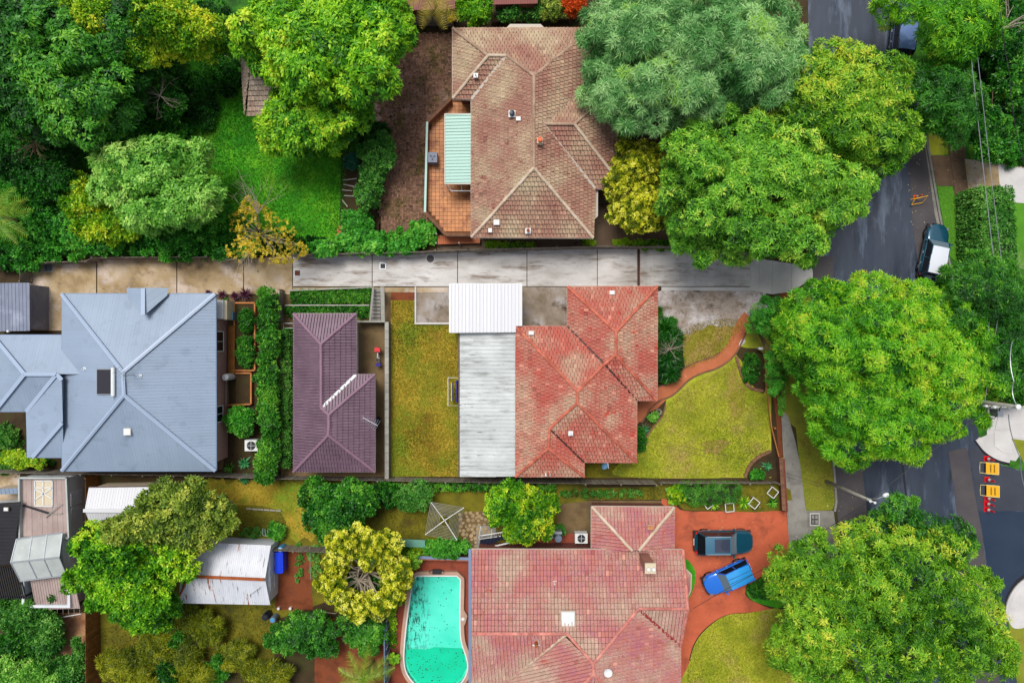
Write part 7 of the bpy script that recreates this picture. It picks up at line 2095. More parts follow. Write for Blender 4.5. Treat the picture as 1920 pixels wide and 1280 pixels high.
mb = MB(); mb.lathe(T2.x, T2.y, [(.13, ht), (.17, ht + .05), (.17, ht + .2), (.03, ht + .24)], 12); mb.build('pole_cap', MT['plW'], t)
for z_, yo in ((8.2, -.5), (7.4, -.9)):
    mb = MB(); mb.bar((T2.x - 1.1, T2.y - .1, z_), (T2.x + 1.2, T2.y - .1, z_), .1, .12); mb.build('crossarm', MT['woodG'], t)
    for k in range(5):
        mb = MB(); x = T2.x - 1.0 + k * .5; mb.lathe(x, T2.y - .1, [(.05, z_ + .06), (.09, z_ + .14), (.06, z_ + .2), (.09, z_ + .26), (.03, z_ + .32)], 8); mb.build('insulator', MT['metal' if k % 2 else 'plW'], t)
mb = MB(); mb.tube([(T2.x - .3, T2.y - .2, 7.0), (T2.x - .7, T2.y - .7, 6.8), (T2.x - .2, T2.y - 1.0, 7.2), (T2.x + .4, T2.y - .6, 6.9), (T2.x + .1, T2.y - .2, 7.3)], .03, 6); mb.build('cable_loop', MT['metalD'], t)
mb = MB(); mb.box(T2.x + .2, T2.x + .6, T2.y - .9, T2.y - .4, 6.2, 7.0); mb.build('junction_box', MT['metal'], t)
def wire(label, pts, r, mat, cat='cable', group=None, sag=.25):
    ps = []
    for a, b in zip(pts, pts[1:]):
        for k in range(10):
            u = k / 10; p = Vector(a).lerp(Vector(b), u); p.z -= sag * 4 * u * (1 - u); ps.append(p)
    ps.append(Vector(pts[-1])); mb = MB(); mb.tube(ps, r, 5)
    o = mb.build('overhead_cable', mat, None, loc=tuple(ps[0])); tag(o, label, cat, group); return o
alu = MT['metal']
wire('thick pale overhead cable, western one of the pair above the hedge', [P(1816, 60, 6.6), P(1868, 525, 6.3), tuple(T2 + Vector((-.9, .1, -2.4)))], .024, alu, sag=.05, group=None)
wire('thinner pale overhead cable, eastern one of the pair above the hedge', [P(1828, 60, 6.6), P(1883, 530, 6.3), tuple(T2 + Vector((-.4, .1, -2.4)))], .019, alu, sag=.05)
wire('dark overhead cable nearest the right edge over the east gardens', [P(1872, -60, 9), P(1892, 130, 8.6), P(1921, 310, 8.3), P(1950, 480, 8.2)], .022, MT['metalD'])
wire('pale service cable running south from the power pole', [tuple(T2 + Vector((.2, -.6, -1))), P(1914, 860, 6.5), P(1928, 930, 5)], .03, alu)
wire('pale cable rising north from the power pole cap', [tuple(T2 + Vector((0, .1, 0))), P(1901, 715, 8.8), P(1898, 640, 8.6)], .03, alu)
wire('thin dark cable between street lamp pole and power pole', [tuple(T1), tuple(T2 + Vector((-1, -.1, -.8)))], .018, MT['metalD'])
wire('thin dark cable from the street lamp pole to the pink tiled house', [tuple(T1), P(1480, 1041, 5.2), P(1300, 1140, 3.4)], .016, MT['metalD'], sag=.15)
wire('upper of two thin cables crossing the front lawn to the red roof', [tuple(T1), P(1400, 862, 5.2), P(1194, 818, 3.2)], .009, MT['metalD'], sag=.15)
wire('lower of two thin cables crossing the front lawn to the red roof', [tuple(T1), P(1400, 873, 5.0), P(1194, 826, 3.1)], .009, MT['metalD'], sag=.15)
t = thing('letterbox', 'small white letterbox on the front fence beside the big round tree', 'letterbox', P(1427, 653))
b = P(1427, 653, 1.1); mb = MB(); mb.box(b.x - .16, b.x + .16, b.y - .09, b.y + .09, .85, 1.1); mb.build('box', MT['plW'], t); mb = MB(); mb.box(b.x - .04, b.x + .04, b.y - .04, b.y + .04, 0, .84); mb.build('post', MT['woodG'], t)
mb = MB(); mb.box(b.x - .04, b.x + .04, b.y - .095, b.y - .09, .95, 1.0); mb.build('slot', MT['metalD'], t)
slab(bd, [(1385, 643), (1390, 636), (1397, 634), (1398, 641), (1390, 648), (1385, 650)], MT['concP'], .05, 'stepping_stone')
t = thing('utility_box', 'grey slanted utility cabinet beside the tall hedge', 'utility box', P(1830, 371))
mb = MB(); b = P(1830, 371, 1.0); mb.box(b.x - .3, b.x + .22, b.y - .4, b.y + .42, .02, .95); mb.build('cabinet', MT['concP'], t); mb = MB(); mb.box(b.x - .34, b.x + .26, b.y - .44, b.y + .46, .95, 1.02); mb.build('lid', MT['poly'], t); mb = MB(); mb.box(b.x - .31, b.x - .3, b.y - .2, b.y + .2, .3, .8); mb.build('door', MT['metal'], t)
# white square frames standing in the driveway garden
def wframe(label, px, py, rot, s=.32):
    b = P(px, py, .5); t = thing('square_frame', label, 'garden frame', (b.x, b.y, 0), 'white square frames in the driveway garden')
    u = Vector((math.cos(rot), math.sin(rot), 0)); v = Vector((-u.y, u.x, 0)); o = Vector((b.x, b.y, .5))
    for a, d, w in ((u, v, 1), (u, v, -1), (v, u, 1), (v, u, -1)):
        mb = MB(); mb.bar(o + d * s * w - a * s, o + d * s * w + a * s, .05, .06); mb.build('side', MT['plW'], t)
    mb = MB()
    for i in (-1, 1): mb.tube([o + u * s * i + v * s * i, Vector((b.x + u.x * s * i + v.x * s * i, b.y + u.y * s * i + v.y * s * i, 0))], .025, 5)
    mb.build('leg', MT['plW'], t)
wframe('white square frame standing alone in the grass at the driveway garden east end', 1449, 923, .9)
wframe('white square frame half hidden by the palm-like plant', 1414, 943, .9)
wframe('white square frame at the middle of the garden front edge', 1368, 951, .1)
wframe('tilted white square frame, westmost among the hedge plants', 1328, 945, .6, .27)
# rocks, tyres, logs by the courtyard
t = thing('rock_edging', 'heap of pale rocks around a small dirt mound by the courtyard', 'rock pile', P(695, 218))
rr = random.Random(4)
def rock(parent, px, py, r, mat=None, z=0.0):
    bm = bmesh.new(); bmesh.ops.create_icosphere(bm, subdivisions=1, radius=r)
    for v in bm.verts: v.co *= rr.uniform(.75, 1.2); v.co.z *= .7
    me = bpy.data.meshes.new('rock'); bm.to_mesh(me); bm.free(); p = P(px, py); link('rock', me, mat or MT['pinkrock'], parent, p - wloc(parent) + Vector((0, 0, r * .35 + z)))
MT['pinkrock'] = M('pinkish_rock', [c(150, 120, 104), c(186, 156, 138)], 2, bump=.6, objr=.15)
for k in range(26):
    a = k * .2417 + rr.uniform(-.05, .05); ro_ = 15 + rr.uniform(-2, 3); rock(t, 695 + math.cos(a) * ro_, 218 + math.sin(a) * ro_ * 1.2, rr.uniform(.12, .26))
mb = MB(); o_ = P(694, 218); mb.lathe(o_.x, o_.y, [(.6, 0.01), (.45, .12), (.2, .2), (.02, .24)], 12); mb.build('dirt_mound', MT['pinksoil'], t)
for lab, x, y in (('left one of two old black tyres below the rock heap', 678, 243), ('right one of two old black tyres below the rock heap', 688, 244)):
    b = P(x, y); t = thing('old_tyre', lab, 'tyre', b, 'old tyres'); mb = MB(); n = 14; 
    prof = [(.13, .02), (.24, .0), (.27, .1), (.24, .19), (.13, .17)]
    for (r_, z_) in prof:
        for k in range(n): mb.v.append((b.x + r_ * math.cos(k * 6.2832 / n), b.y + r_ * math.sin(k * 6.2832 / n), z_))
    for i in range(5):
        for k in range(n): mb.f.append((i * n + k, i * n + (k + 1) % n, ((i + 1) % 5) * n + (k + 1) % n, ((i + 1) % 5) * n + k)); mb.a.append(.5)
    mb.build('casing', MT['tyre'], t); mb = MB(); mb.lathe(b.x, b.y, [(.13, .01), (.12, .06), (.02, .06)], 10); mb.build('hub', MT['metalD'], t)
t = thing('log_pile', 'small pile of split orange-brown logs in the garden bed', 'log pile', P(640, 433))
for k in range(9): mb = MB(); a = rr.uniform(0, 3.1); o = P(640 + rr.uniform(-5, 5), 433 + rr.uniform(-7, 7), .1); d = Vector((math.cos(a), math.sin(a), rr.uniform(-.1, .2))); mb.tube([o - d * .25, o + d * .25 + Vector((0, 0, .1))], .07, 7); mb.build('log', MT['woodO'], t)
t = thing('garden_stakes', 'row of timber offcuts and sleepers laid across the soil strip', 'timber', P(655, 345))
for (x0, y0, x1, y1) in ((643, 338, 669, 335), (644, 346, 665, 350), (645, 367, 664, 368), (641, 356, 660, 358), (642, 375, 652, 388), (644, 404, 660, 412)):
    mb = MB(); mb.bar(P(x0, y0, .1), P(x1, y1, .12), .08, .08); mb.build('plank', MT['woodG'], t)
t = thing('small_grey_shelf', 'low silver rack of pots in the yard lawn', 'rack', P(499, 996))
mb = MB()
for a, b in (((493, 990), (493, 1003)), ((493, 1003), (507, 1005)), ((497, 991), (498, 1003)), ((502, 992), (503, 1004))): mb.bar(P(*a, .4), P(*b, .4), .05, .05)
mb.build('frame', MT['metal'], t); mb = MB()
for a in ((493, 990), (507, 1005), (493, 1003)): mb.tube([P(*a, 0), P(*a, .4)], .025, 5)
mb.build('leg', MT['metal'], t)
t = thing('planter_pot', 'round grey pot in the porch garden bed', 'pot', P(1233, 771))
b = P(1233, 771); mb = MB(); mb.lathe(b.x, b.y, [(.16, 0), (.24, .35), (.26, .36), (.21, .34), (.05, .3)], 14); mb.build('pot', MT['concG'], t); mb = MB(); mb.lathe(b.x, b.y, [(.2, .32), (.02, .33)], 12); mb.build('soil', MT['soil'], t)
t = thing('yard_timber_line', 'weathered timber edging line across the yard lawn', 'garden edging', P(495, 955))
for k in range(6): mb = MB(); mb.bar(P(462 + k * 11, 953 + k * .7, .08), P(472 + k * 11, 953.6 + k * .7, .08), .1, .14); mb.build('sleeper', MT['woodG'], t)
# ------------------------------------------------------------------ trees
BIG = 'street trees'
tree('round_tree', 'huge round lime-green tree over the street corner, widest crown in the street', 'tree', [(1676, 682, 198, 186), (1560, 640, 100, 100), (1800, 700, 84, 110), (1640, 800, 120, 72)], 4.0, 9.6, 'fine', LM['fine'], lr=1.35, dens=19, size=1.0, trunk=.4, base=(1650, 690), seed=11, freq=.55, tonal=.28)
tree('broadleaf_tree', 'big bright green tree with starry leaf rosettes overhanging the grey driveway', 'tree', [(1440, 330, 190, 132), (1330, 290, 96, 96), (1560, 350, 96, 84), (1400, 440, 120, 50), (1500, 440, 70, 52), (1330, 395, 90, 60), (1310, 458, 38, 32)], 4.0, 9.4, 'rosette', LM['mango'], lr=1.25, dens=17, size=1.0, trunk=.35, base=(1440, 345), seed=12, freq=.6, tonal=.3)
tree('broadleaf_tree', 'yellow-green rosette-leaved tree between grey-green feathery tree and the road', 'tree', [(1600, 180, 124, 112), (1620, 240, 106, 84), (1545, 200, 76, 100)], 4.0, 9.0, 'rosette', LM['mango2'], lr=1.15, dens=17, trunk=.3, base=(1600, 190), seed=13, freq=.6, tonal=.5)
tree('feathery_tree', 'grey-green feathery tree covering the east side of the brown tiled roof', 'tree', [(1290, 70, 196, 110), (1250, 150, 158, 92), (1400, 90, 112, 110), (1180, 60, 90, 90), (1200, 190, 70, 56)], 4.5, 10.5, 'needle', LM['grey'], lr=1.1, dens=16, size=1.0, tv=.14, tuft=.42, trunk=.35, base=(1310, 100), seed=14, freq=.7, tonal=.5)
tree('spreading_tree', 'broad yellow-green tree with open starry foliage at the bottom right over the road', 'tree', [(1640, 1110, 190, 130), (1560, 1070, 120, 70), (1720, 1060, 110, 80), (1790, 1150, 96, 96), (1560, 1210, 110, 90), (1720, 1230, 160, 70), (1830, 1230, 70, 60), (1490, 1090, 50, 40)], 4.0, 8.6, 'rosette', LM['mango2'], lr=1.1, dens=13, size=.95, trunk=.35, base=(1600, 1130), seed=15, freq=.6, tonal=.5, fill=.2)
tree('street_tree', 'dark green crown rising behind the spreading tree at the road middle', 'tree', [(1690, 970, 46, 40), (1720, 1000, 50, 40), (1790, 1010, 46, 40)], 3.0, 7.0, 'rosette', LM['deep'], lr=.8, dens=11, size=.8, trunk=.2, base=(1640, 960), seed=16, freq=.8)
tree('street_tree', 'bright feathered tree with orange tips in the top right corner beside the blue car', 'tree', [(1800, 60, 74, 66), (1830, 40, 56, 50), (1795, 20, 64, 36), (1690, 8, 46, 20)], 4.0, 8.4, 'fine', LM['fine'], lr=1.0, dens=14, trunk=.25, base=(1800, 60), seed=17)
tree('street_tree', 'deep green tree directly below the orange-tipped tree on the right', 'tree', [(1780, 190, 66, 70), (1760, 150, 60, 50), (1800, 220, 46, 42)], 3.0, 7.2, 'fine', LM['deep'], lr=.95, dens=13, trunk=.22, base=(1770, 180), seed=18)
tree('garden_tree', 'dark tree in the east gardens near the right edge beside the overhead cables', 'tree', [(1890, 80, 50, 80), (1905, 150, 44, 60), (1860, 240, 40, 60)], 1.5, 4.6, 'small', LM['dark'], lr=.8, dens=26, size=1.5, trunk=.12, seed=19, freq=1)
tree('garden_tree', 'leafy shrub mass above the pale east driveway', 'shrub', [(1890, 275, 36, 22)], .8, 1.7, 'small', LM['emer'], lr=.45, dens=30, trunk=0, seed=20, freq=1)
tree('street_tree', 'dark glossy tree below the tall clipped hedge and white-roofed car', 'tree', [(1840, 540, 76, 66), (1810, 518, 40, 30), (1880, 560, 50, 60), (1830, 600, 60, 50), (1880, 640, 46, 60), (1900, 700, 40, 40)], 4.0, 8.0, 'fine', LM['deep'], lr=.95, dens=14, trunk=.22, base=(1850, 560), seed=21)
tree('corner_tree', 'low shrubby tree at the right edge above the corner footpath', 'tree', [(1925, 680, 40, 70), (1905, 735, 26, 18)], 1.5, 3.8, 'small', LM['deep'], lr=.6, dens=28, size=1.3, trunk=.1, seed=22, freq=1)
tree('street_tree', 'small leafy crown under the round tree beside the orange front fence', 'tree', [(1434, 604, 28, 40), (1450, 578, 24, 26), (1452, 690, 12, 46)], 1.5, 4.4, 'fine', LM['emer'], lr=.6, dens=16, size=.7, trunk=.12, seed=23, freq=1)
# north-west gardens
tree('dark_tree', 'massive dark green tree filling the top left corner', 'tree', [(110, 120, 170, 140), (60, 60, 120, 100), (160, 200, 100, 80), (40, 180, 90, 50), (200, 60, 70, 70)], 3.5, 9.0, 'broad', LM['deep'], lr=1.25, dens=15, size=.95, trunk=.4, base=(110, 130), seed=31, freq=.6, tonal=.55)
tree('yellow_green_tree', 'yellow-green small-leaved tree at the top, right of the dark corner tree', 'tree', [(290, 40, 120, 70), (270, 90, 60, 36), (370, 50, 60, 50), (180, 20, 60, 30)], 4.0, 8.5, 'small', LM['lime'], lr=1.0, dens=30, size=1.5, trunk=.25, base=(300, 50), seed=32, freq=.8, tonal=.6)
tree('frond_tree', 'big bright frond-leaved tree covering the tiled garden shed', 'tree', [(600, 80, 150, 90), (500, 50, 84, 54), (700, 60, 66, 90), (580, 140, 66, 50), (680, 130, 70, 60)], 4.5, 9.8, 'broad', LM['jac'], lr=1.05, dens=17, size=1.0, trunk=.35, base=(600, 110), seed=33, freq=.6, tonal=.55)
tree('frond_tree', 'lower bright frond-leaved tree between tiled shed and green lawn', 'tree', [(575, 225, 90, 62), (548, 250, 60, 40), (640, 200, 50, 60)], 3.0, 6.5, 'broad', LM['jac'], lr=.8, dens=16, size=.85, trunk=.22, base=(590, 210), seed=34, freq=.8, tonal=.5)
tree('pale_tree', 'pale green soft-leaved tree above the brown driveway', 'tree', [(290, 305, 96, 50), (245, 345, 76, 50), (335, 365, 76, 60), (280, 400, 60, 40), (215, 300, 40, 36), (350, 290, 40, 26)], 3.0, 7.0, 'broad', LM['light'], lr=.85, dens=17, size=.85, trunk=.25, base=(350, 370), seed=35, freq=.8, tonal=.5, bark='barkpale')
tree('bushy_shrub', 'twiggy dark shrub between the yellow-green tree and the pale tree', 'shrub', [(290, 190, 60, 48), (270, 160, 36, 36)], 1.5, 3.6, 'small', LM['dark'], lr=.65, dens=26, size=1.5, trunk=.1, seed=36, freq=1.2)
tree('bushy_shrub', 'dark shrub on the left edge with dead brown twigs', 'shrub', [(40, 290, 80, 50), (80, 330, 56, 40)], 1.5, 3.8, 'small', LM['wild'], lr=.7, dens=24, size=1.6, trunk=.1, seed=37, freq=1.2)
tree('bushy_shrub', 'bright low shrub beside the strap palm on the left edge', 'shrub', [(24, 360, 34, 34)], 1.2, 2.6, 'small', LM['emer'], lr=.5, dens=28, size=1.4, trunk=.08, seed=38, freq=1.2)
tree('bushy_shrub', 'lime-leaved shrub at the left foot of the pale tree', 'shrub', [(170, 375, 56, 34), (200, 420, 56, 36), (140, 350, 30, 20)], 1.5, 3.4, 'small', LM['lime'], lr=.6, dens=26, size=1.6, trunk=.1, seed=39, freq=1.2)
def groundcover(name, ells, zl, zh, kind, mat, dens, size, seed, lr=.6, label=None):
    rng = np.random.default_rng(seed); lob = make_lobes(ells, zl, zh, lr, rng)
    C, N, T = dome_points(lob, dens, rng, low=0.0, flat=.7); C[:, 2] = np.maximum(C[:, 2], .06)
    V, r = rosettes(C, N, kind, rng, size, .45 + .5 * wave(C, rng, 1.0) + .08 * T); V[:, 2] = np.maximum(V[:, 2], .02)
    o = mesh_np(name, V, 4, r, mat, None); o['kind'] = 'stuff'
    if label: o['label'] = label
    return o
groundcover('undergrowth', [(110, 430, 110, 60), (40, 470, 60, 30), (190, 460, 110, 26), (330, 460, 110, 26), (420, 460, 60, 20), (400, 410, 40, 40), (230, 250, 120, 60), (60, 400, 60, 40)], .4, 2.2, 'small', LM['emer'], 20, 1.5, 41, .7)
groundcover('undergrowth', [(240, 140, 110, 60), (420, 120, 40, 60), (400, 60, 40, 60), (360, 200, 40, 60), (20, 230, 60, 50), (20, 480, 50, 20)], .2, 1.2, 'small', LM['wild'], 18, 1.5, 42, .7)
groundcover('undergrowth', [(720, 70, 60, 30), (700, 250, 30, 20), (560, 460, 60, 14), (520, 455, 50, 14)], .1, .7, 'small', LM['wild'], 20, 1.2, 43, .4)
# ivy-like creeper spilling over the fence
tree('creeper', 'bright emerald creeper mound spilling over the driveway fence', 'creeper', [(680, 450, 50, 28), (668, 415, 26, 26), (730, 462, 60, 12), (610, 465, 30, 8)], .6, 1.9, 'round', LM['emer'], lr=.5, dens=34, size=.95, trunk=0, seed=44, freq=1.4)
tree('creeper', 'flowering low creeper along the fence below the courtyard', 'creeper', [(770, 444, 50, 14), (790, 434, 24, 18)], .4, 1.3, 'round', LM['emer'], lr=.4, dens=34, size=.8, trunk=0, seed=45, freq=1.4)
tree('leafy_shrub', 'tall rounded leafy shrub at the courtyard west edge', 'shrub', [(705, 285, 32, 34), (715, 290, 22, 40), (690, 340, 24, 40), (690, 370, 20, 20)], 1.0, 2.6, 'small', LM['hedge'], lr=.5, dens=34, size=1.2, trunk=.08, seed=46, freq=1.2)
shrub('small blue-green round shrub beside the tall leafy shrub', 659, 302, 12, 15, 1.2, 'tiny', LM['bluegr'], 47, dens=60)
shrub('dark shrub below the tyres at the lawn edge', 640, 262, 16, 20, 1.3, 'small', LM['dark'], 48)
# yellow trees
tree('yellow_tree', 'dense golden-yellow tufted tree beside the brown tiled roof', 'tree', [(1195, 310, 56, 50), (1175, 340, 42, 60), (1200, 400, 60, 34), (1210, 370, 54, 40), (1168, 285, 20, 28)], 2.5, 5.6, 'tiny', LM['yellow'], lr=.5, dens=80, size=1.05, tuft=.5, tv=.13, cov=.2, tip=4.0, ftone=-.2, trunk=.2, seed=51, freq=.7, tonal=.12, fill=.3, flat=.9)
lo_ring = [(683 + math.cos(a) * (60 + 6 * math.sin(3 * a)), 1077 + math.sin(a) * (66 + 5 * math.cos(2 * a)), 25 + 5 * math.sin(5 * a + 1), 25 + 4 * math.cos(4 * a)) for a in [k * .5712 for k in range(11)]]
tree('yellow_tree', 'ring-shaped yellow tufted tree with bare grey limbs at its open centre', 'tree', lo_ring + [(640, 1022, 32, 26), (722, 1022, 34, 30), (742, 1092, 26, 36), (655, 1128, 30, 20), (692, 1050, 18, 14)], 2.6, 4.8, 'tiny', LM['yellow'], lr=.5, dens=80, size=1.05, tuft=.5, tv=.13, cov=.2, tip=4.0, ftone=-.2, trunk=.22, base=(685, 1075), seed=52, freq=.7, tonal=.14, fill=.35, bark='barkpale', nl=26)
tree('green_understorey', 'glossy green growth inside the ring-shaped yellow tree', 'shrub', [(645, 1095, 34, 30), (690, 1110, 40, 26)], 1.2, 2.6, 'small', LM['deep'], lr=.5, dens=26, size=1.4, trunk=.08, seed=53)
tree('golden_tree', 'thin golden-leaved tree with bare pale twigs overhanging the brown driveway', 'tree', [(500, 440, 58, 36), (480, 420, 50, 34), (520, 470, 54, 22), (468, 385, 12, 14), (450, 468, 24, 22)], 2.0, 4.6, 'small', LM['gold'], lr=.42, dens=9, size=.7, cov=.2, trunk=.14, base=(480, 440), seed=54, freq=1.5, fill=0, tip=3.0, bark='barkpale', nl=20)
def twigs(label, px, py, n, r, z, mat, seed, name='bare_branches', cat='branches', base=None, th=.02, aim=None):
    rr = random.Random(seed); b = P(*(base or (px, py)), 0); o = P(px, py, z); t = thing(name, label, cat, b)
    mb = MB(); mb.tube([b, b.lerp(o, .5), o], [th * 3, th * 2.4, th * 1.8], 6)
    for i in range(n):
        a = rr.uniform(0, 6.283) if aim is None else rr.gauss(aim, .5); L = r / S * rr.uniform(.5, 1.1); p = o.copy(); d = Vector((math.cos(a), math.sin(a), rr.uniform(-.1, .5)))
        pts = [p.copy()]
        for k in range(4):
            d = (d + Vector((rr.gauss(0, .25), rr.gauss(0, .25), rr.gauss(0, .15)))).normalized(); p = p + d * L / 4; pts.append(p.copy())
            if k > 0:
                e = (d + Vector((rr.gauss(0, .7), rr.gauss(0, .7), rr.gauss(0, .3)))).normalized(); mb.tube([p, p + e * L * .3], [th * .6, th * .2], 4, False)
        mb.tube(pts, [th, th * .9, th * .7, th * .5, th * .25], 5, False)
    mb.build('branches', mat, t); return t
twigs('bare pale twigs of the golden tree reaching over the driveway joint', 470, 470, 12, 60, 3.0, MT['barkpale'], 61, base=(478, 450), aim=-1.6)
twigs('bare grey twigs rising above the golden tree toward the green lawn', 484, 400, 12, 62, 3.6, MT['barkpale'], 62, base=(480, 440), aim=1.5)
twigs('fan of bare white twigs beside the pale tree top', 228, 262, 11, 60, 3.4, MT['barkpale'], 63, aim=2.1)
twigs('tangle of dead brown branches on the dark left-edge shrub', 66, 268, 26, 40, 4.0, MT['bark'], 64)
twigs('grey dead branches on the twiggy dark shrub', 300, 180, 18, 40, 3.8, MT['barkpale'], 65)
twigs('big pale limbs exposed at the heart of the ring-shaped yellow tree', 672, 1088, 22, 62, 2.6, MT['barkpale'], 66, base=(690, 1080), th=.045)
twigs('bare branch crossing the lawn at the right-hand gardens', 1880, 55, 7, 70, 4.5, MT['barkpale'], 67, aim=.6, th=.05)
twigs('pale curled dead branches at the right edge below the hedge', 1910, 500, 14, 30, 2.0, MT['barkpale'], 68)
# bottom-left gardens
tree('bright_tree', 'bright green tree overlapping the old outbuilding and brown fence', 'tree', [(215, 1060, 66, 66), (180, 1040, 46, 50), (240, 1110, 80, 60), (280, 1140, 50, 50), (160, 1090, 40, 28), (330, 1050, 36, 50)], 2.8, 6.2, 'small', LM['jac'], lr=.8, dens=26, size=1.55, trunk=.22, base=(250, 1080), seed=71, freq=1.0, tonal=.55)
tree('olive_tree', 'wispy olive-green tree over the white garden shed', 'tree', [(330, 960, 80, 56), (390, 970, 50, 40), (280, 990, 66, 40), (230, 1000, 50, 24), (340, 1010, 60, 30)], 3.0, 6.0, 'small', LM['olive'], lr=.7, dens=22, size=1.6, trunk=.18, base=(330, 980), seed=72, freq=1.3, tonal=.7)
for lab, ells, h, m_, sd_ in (('feathery green bush below the black slatted pergola', [(45, 1150, 52, 36), (90, 1175, 26, 20)], 2.4, 'hedge', 73), ('fine green bush on the pink soil beside the pergola bush', [(85, 1208, 32, 28)], 1.8, 'hedge', 74), ('round bush at the far left edge of the pink soil yard', [(22, 1215, 30, 28)], 1.8, 'dark', 75),
                          ('green bushes at the bottom left corner of the frame', [(50, 1270, 60, 30), (20, 1250, 30, 20)], 2.0, 'light', 76), ('fine green bush against the brown fence at the frame bottom', [(125, 1262, 34, 28), (146, 1222, 14, 22)], 1.7, 'hedge', 77), ('small plant on the grey skillion roof edge', [(103, 1118, 14, 14)], 2.6, 'hedge', 78)):
    tree('garden_bush', lab, 'bush', ells, .8, h, 'small', LM[m_], lr=.45, dens=30, size=1.3, trunk=.05, seed=sd_, freq=1.3, nl=4)
for lab, ells, h, sd_ in (('olive-yellow grassy shrub mass at the bottom edge, right of the brown fence', [(225, 1250, 40, 32), (290, 1215, 34, 34), (262, 1268, 34, 20)], 2.2, 81), ('olive-yellow shrub mass in the bottom middle-left beside the bare lawn', [(345, 1240, 34, 40), (390, 1178, 24, 28), (375, 1270, 30, 16)], 2.2, 82),
                          ('olive-yellow shrub next to the palm at the frame bottom', [(500, 1265, 46, 24), (440, 1228, 34, 24)], 1.9, 83), ('small olive shrub below the bright tree', [(350, 1165, 34, 30)], 1.8, 84)):
    tree('grassy_shrub', lab, 'shrub', ells, .8, h, 'needle', LM['oliveY'], lr=.5, dens=22, size=.75, tv=.14, tip=3.5, cov=.3, trunk=.06, seed=sd_, freq=1.2, nl=4)
tree('leafy_shrub', 'green bush wedged between the olive shrub masses at the frame bottom', 'shrub', [(312, 1262, 18, 22), (408, 1256, 16, 24), (330, 1195, 14, 14)], .9, 2.0, 'small', LM['deep'], lr=.4, dens=28, size=1.3, trunk=.05, seed=185, nl=3)
tree('leafy_shrub', 'dark leafy shrubs below the red soil yard', 'shrub', [(575, 1180, 52, 34), (540, 1200, 40, 30), (600, 1210, 30, 26)], 1.2, 2.6, 'broad', LM['deep'], lr=.5, dens=24, size=.6, trunk=.07, seed=85, freq=1.3)
tree('leafy_shrub', 'dark leafy shrub below the ring-shaped yellow tree', 'shrub', [(690, 1190, 36, 36), (665, 1175, 30, 26)], 1.2, 2.4, 'broad', LM['deep'], lr=.5, dens=24, size=.6, trunk=.07, seed=86, freq=1.3)
tree('leafy_shrub', 'large dense shrub south of the plum cottage', 'shrub', [(625, 965, 56, 52), (660, 940, 44, 36), (600, 930, 34, 30)], 1.8, 3.8, 'small', LM['dark'], lr=.6, dens=30, size=1.35, trunk=.12, seed=87, freq=1.2, tonal=.7)
tree('leafy_shrub', 'blue-green rounded shrub south of the west lawn', 'shrub', [(775, 930, 34, 24)], 1.2, 2.6, 'small', LM['hedge'], lr=.5, dens=34, size=1.1, trunk=.08, seed=88, freq=1.2)
tree('leafy_shrub', 'dim shrub between the large dense shrub and the rounded shrub', 'shrub', [(722, 928, 28, 20)], .9, 2.0, 'small', LM['dark'], lr=.45, dens=30, size=1.2, trunk=.06, seed=89, freq=1.2)
tree('lime_tree', 'lime-yellow soft tree beside the navy back stairs', 'tree', [(1005, 950, 40, 34), (1000, 985, 34, 32), (975, 1000, 26, 18)], 2.4, 4.8, 'small', LM['lime'], lr=.6, dens=28, size=1.35, trunk=.14, seed=90, freq=1.2, tonal=.7)
tree('lime_tree', 'green twin of the lime-yellow tree, left of it by the flagstones', 'tree', [(945, 950, 38, 34), (960, 925, 30, 20)], 2.2, 4.2, 'small', LM['jac'], lr=.6, dens=28, size=1.35, trunk=.12, seed=91, freq=1.2)
tree('leafy_shrub', 'bright green shrub in the pool garden strip', 'shrub', [(842, 1028, 36, 18), (815, 1024, 26, 12)], .8, 1.7, 'small', LM['emer'], lr=.4, dens=36, size=1.1, trunk=.05, seed=92, freq=1.4)
tree('leafy_shrub', 'shrub in the bed just east of the grey-roofed house', 'shrub', [(450, 790, 28, 24)], 1.0, 2.0, 'small', LM['emer'], lr=.4, dens=32, size=1.2, trunk=.05, seed=93)
tree('leafy_shrub', 'glossy yellow-green shrub south of the grey roof extension', 'shrub', [(30, 860, 26, 18), (60, 868, 20, 12)], .9, 1.7, 'round', LM['lime'], lr=.35, dens=36, size=.7, trunk=.05, seed=94)
shrub('small green shrub west of the grey roof extension', 15, 820, 16, 14, 1.0, 'small', LM['hedge'], 95)
tree('raised_bed_plants', 'leafy plants growing in the raised timber planter', 'plants', [(460, 660, 16, 30), (462, 600, 12, 20)], .4, 1.1, 'small', LM['deep'], lr=.28, dens=40, size=.9, trunk=0, seed=96)
tree('hedge_row', 'loose green bushes filling the strip west of the plum cottage boundary', 'hedge', [(500, 580, 18, 40), (503, 640, 18, 44), (500, 710, 20, 46), (503, 780, 18, 46), (500, 850, 20, 44), (498, 885, 16, 18)], 1.6, 2.9, 'small', LM['deep'], lr=.38, dens=26, size=1.2, cov=.3, tv=.14, trunk=0, seed=97, freq=1.6, tonal=.6)
hedge('clipped narrow hedge hugging the west side of the plum cottage', [(528, 618), (541, 618), (541, 874), (528, 874)], 1.3, 'tiny', LM['hedge'], 101, 90, 1.1)
hedge('upper planted row north of the plum cottage', [(546, 547), (696, 541), (694, 565), (546, 568)], .55, 'tiny', LM['deep'], 102, 80, 1.2)
hedge('lower planted row north of the plum cottage', [(536, 576), (692, 574), (690, 592), (672, 594), (668, 586), (536, 590)], .5, 'tiny', LM['deep'], 103, 80, 1.2)
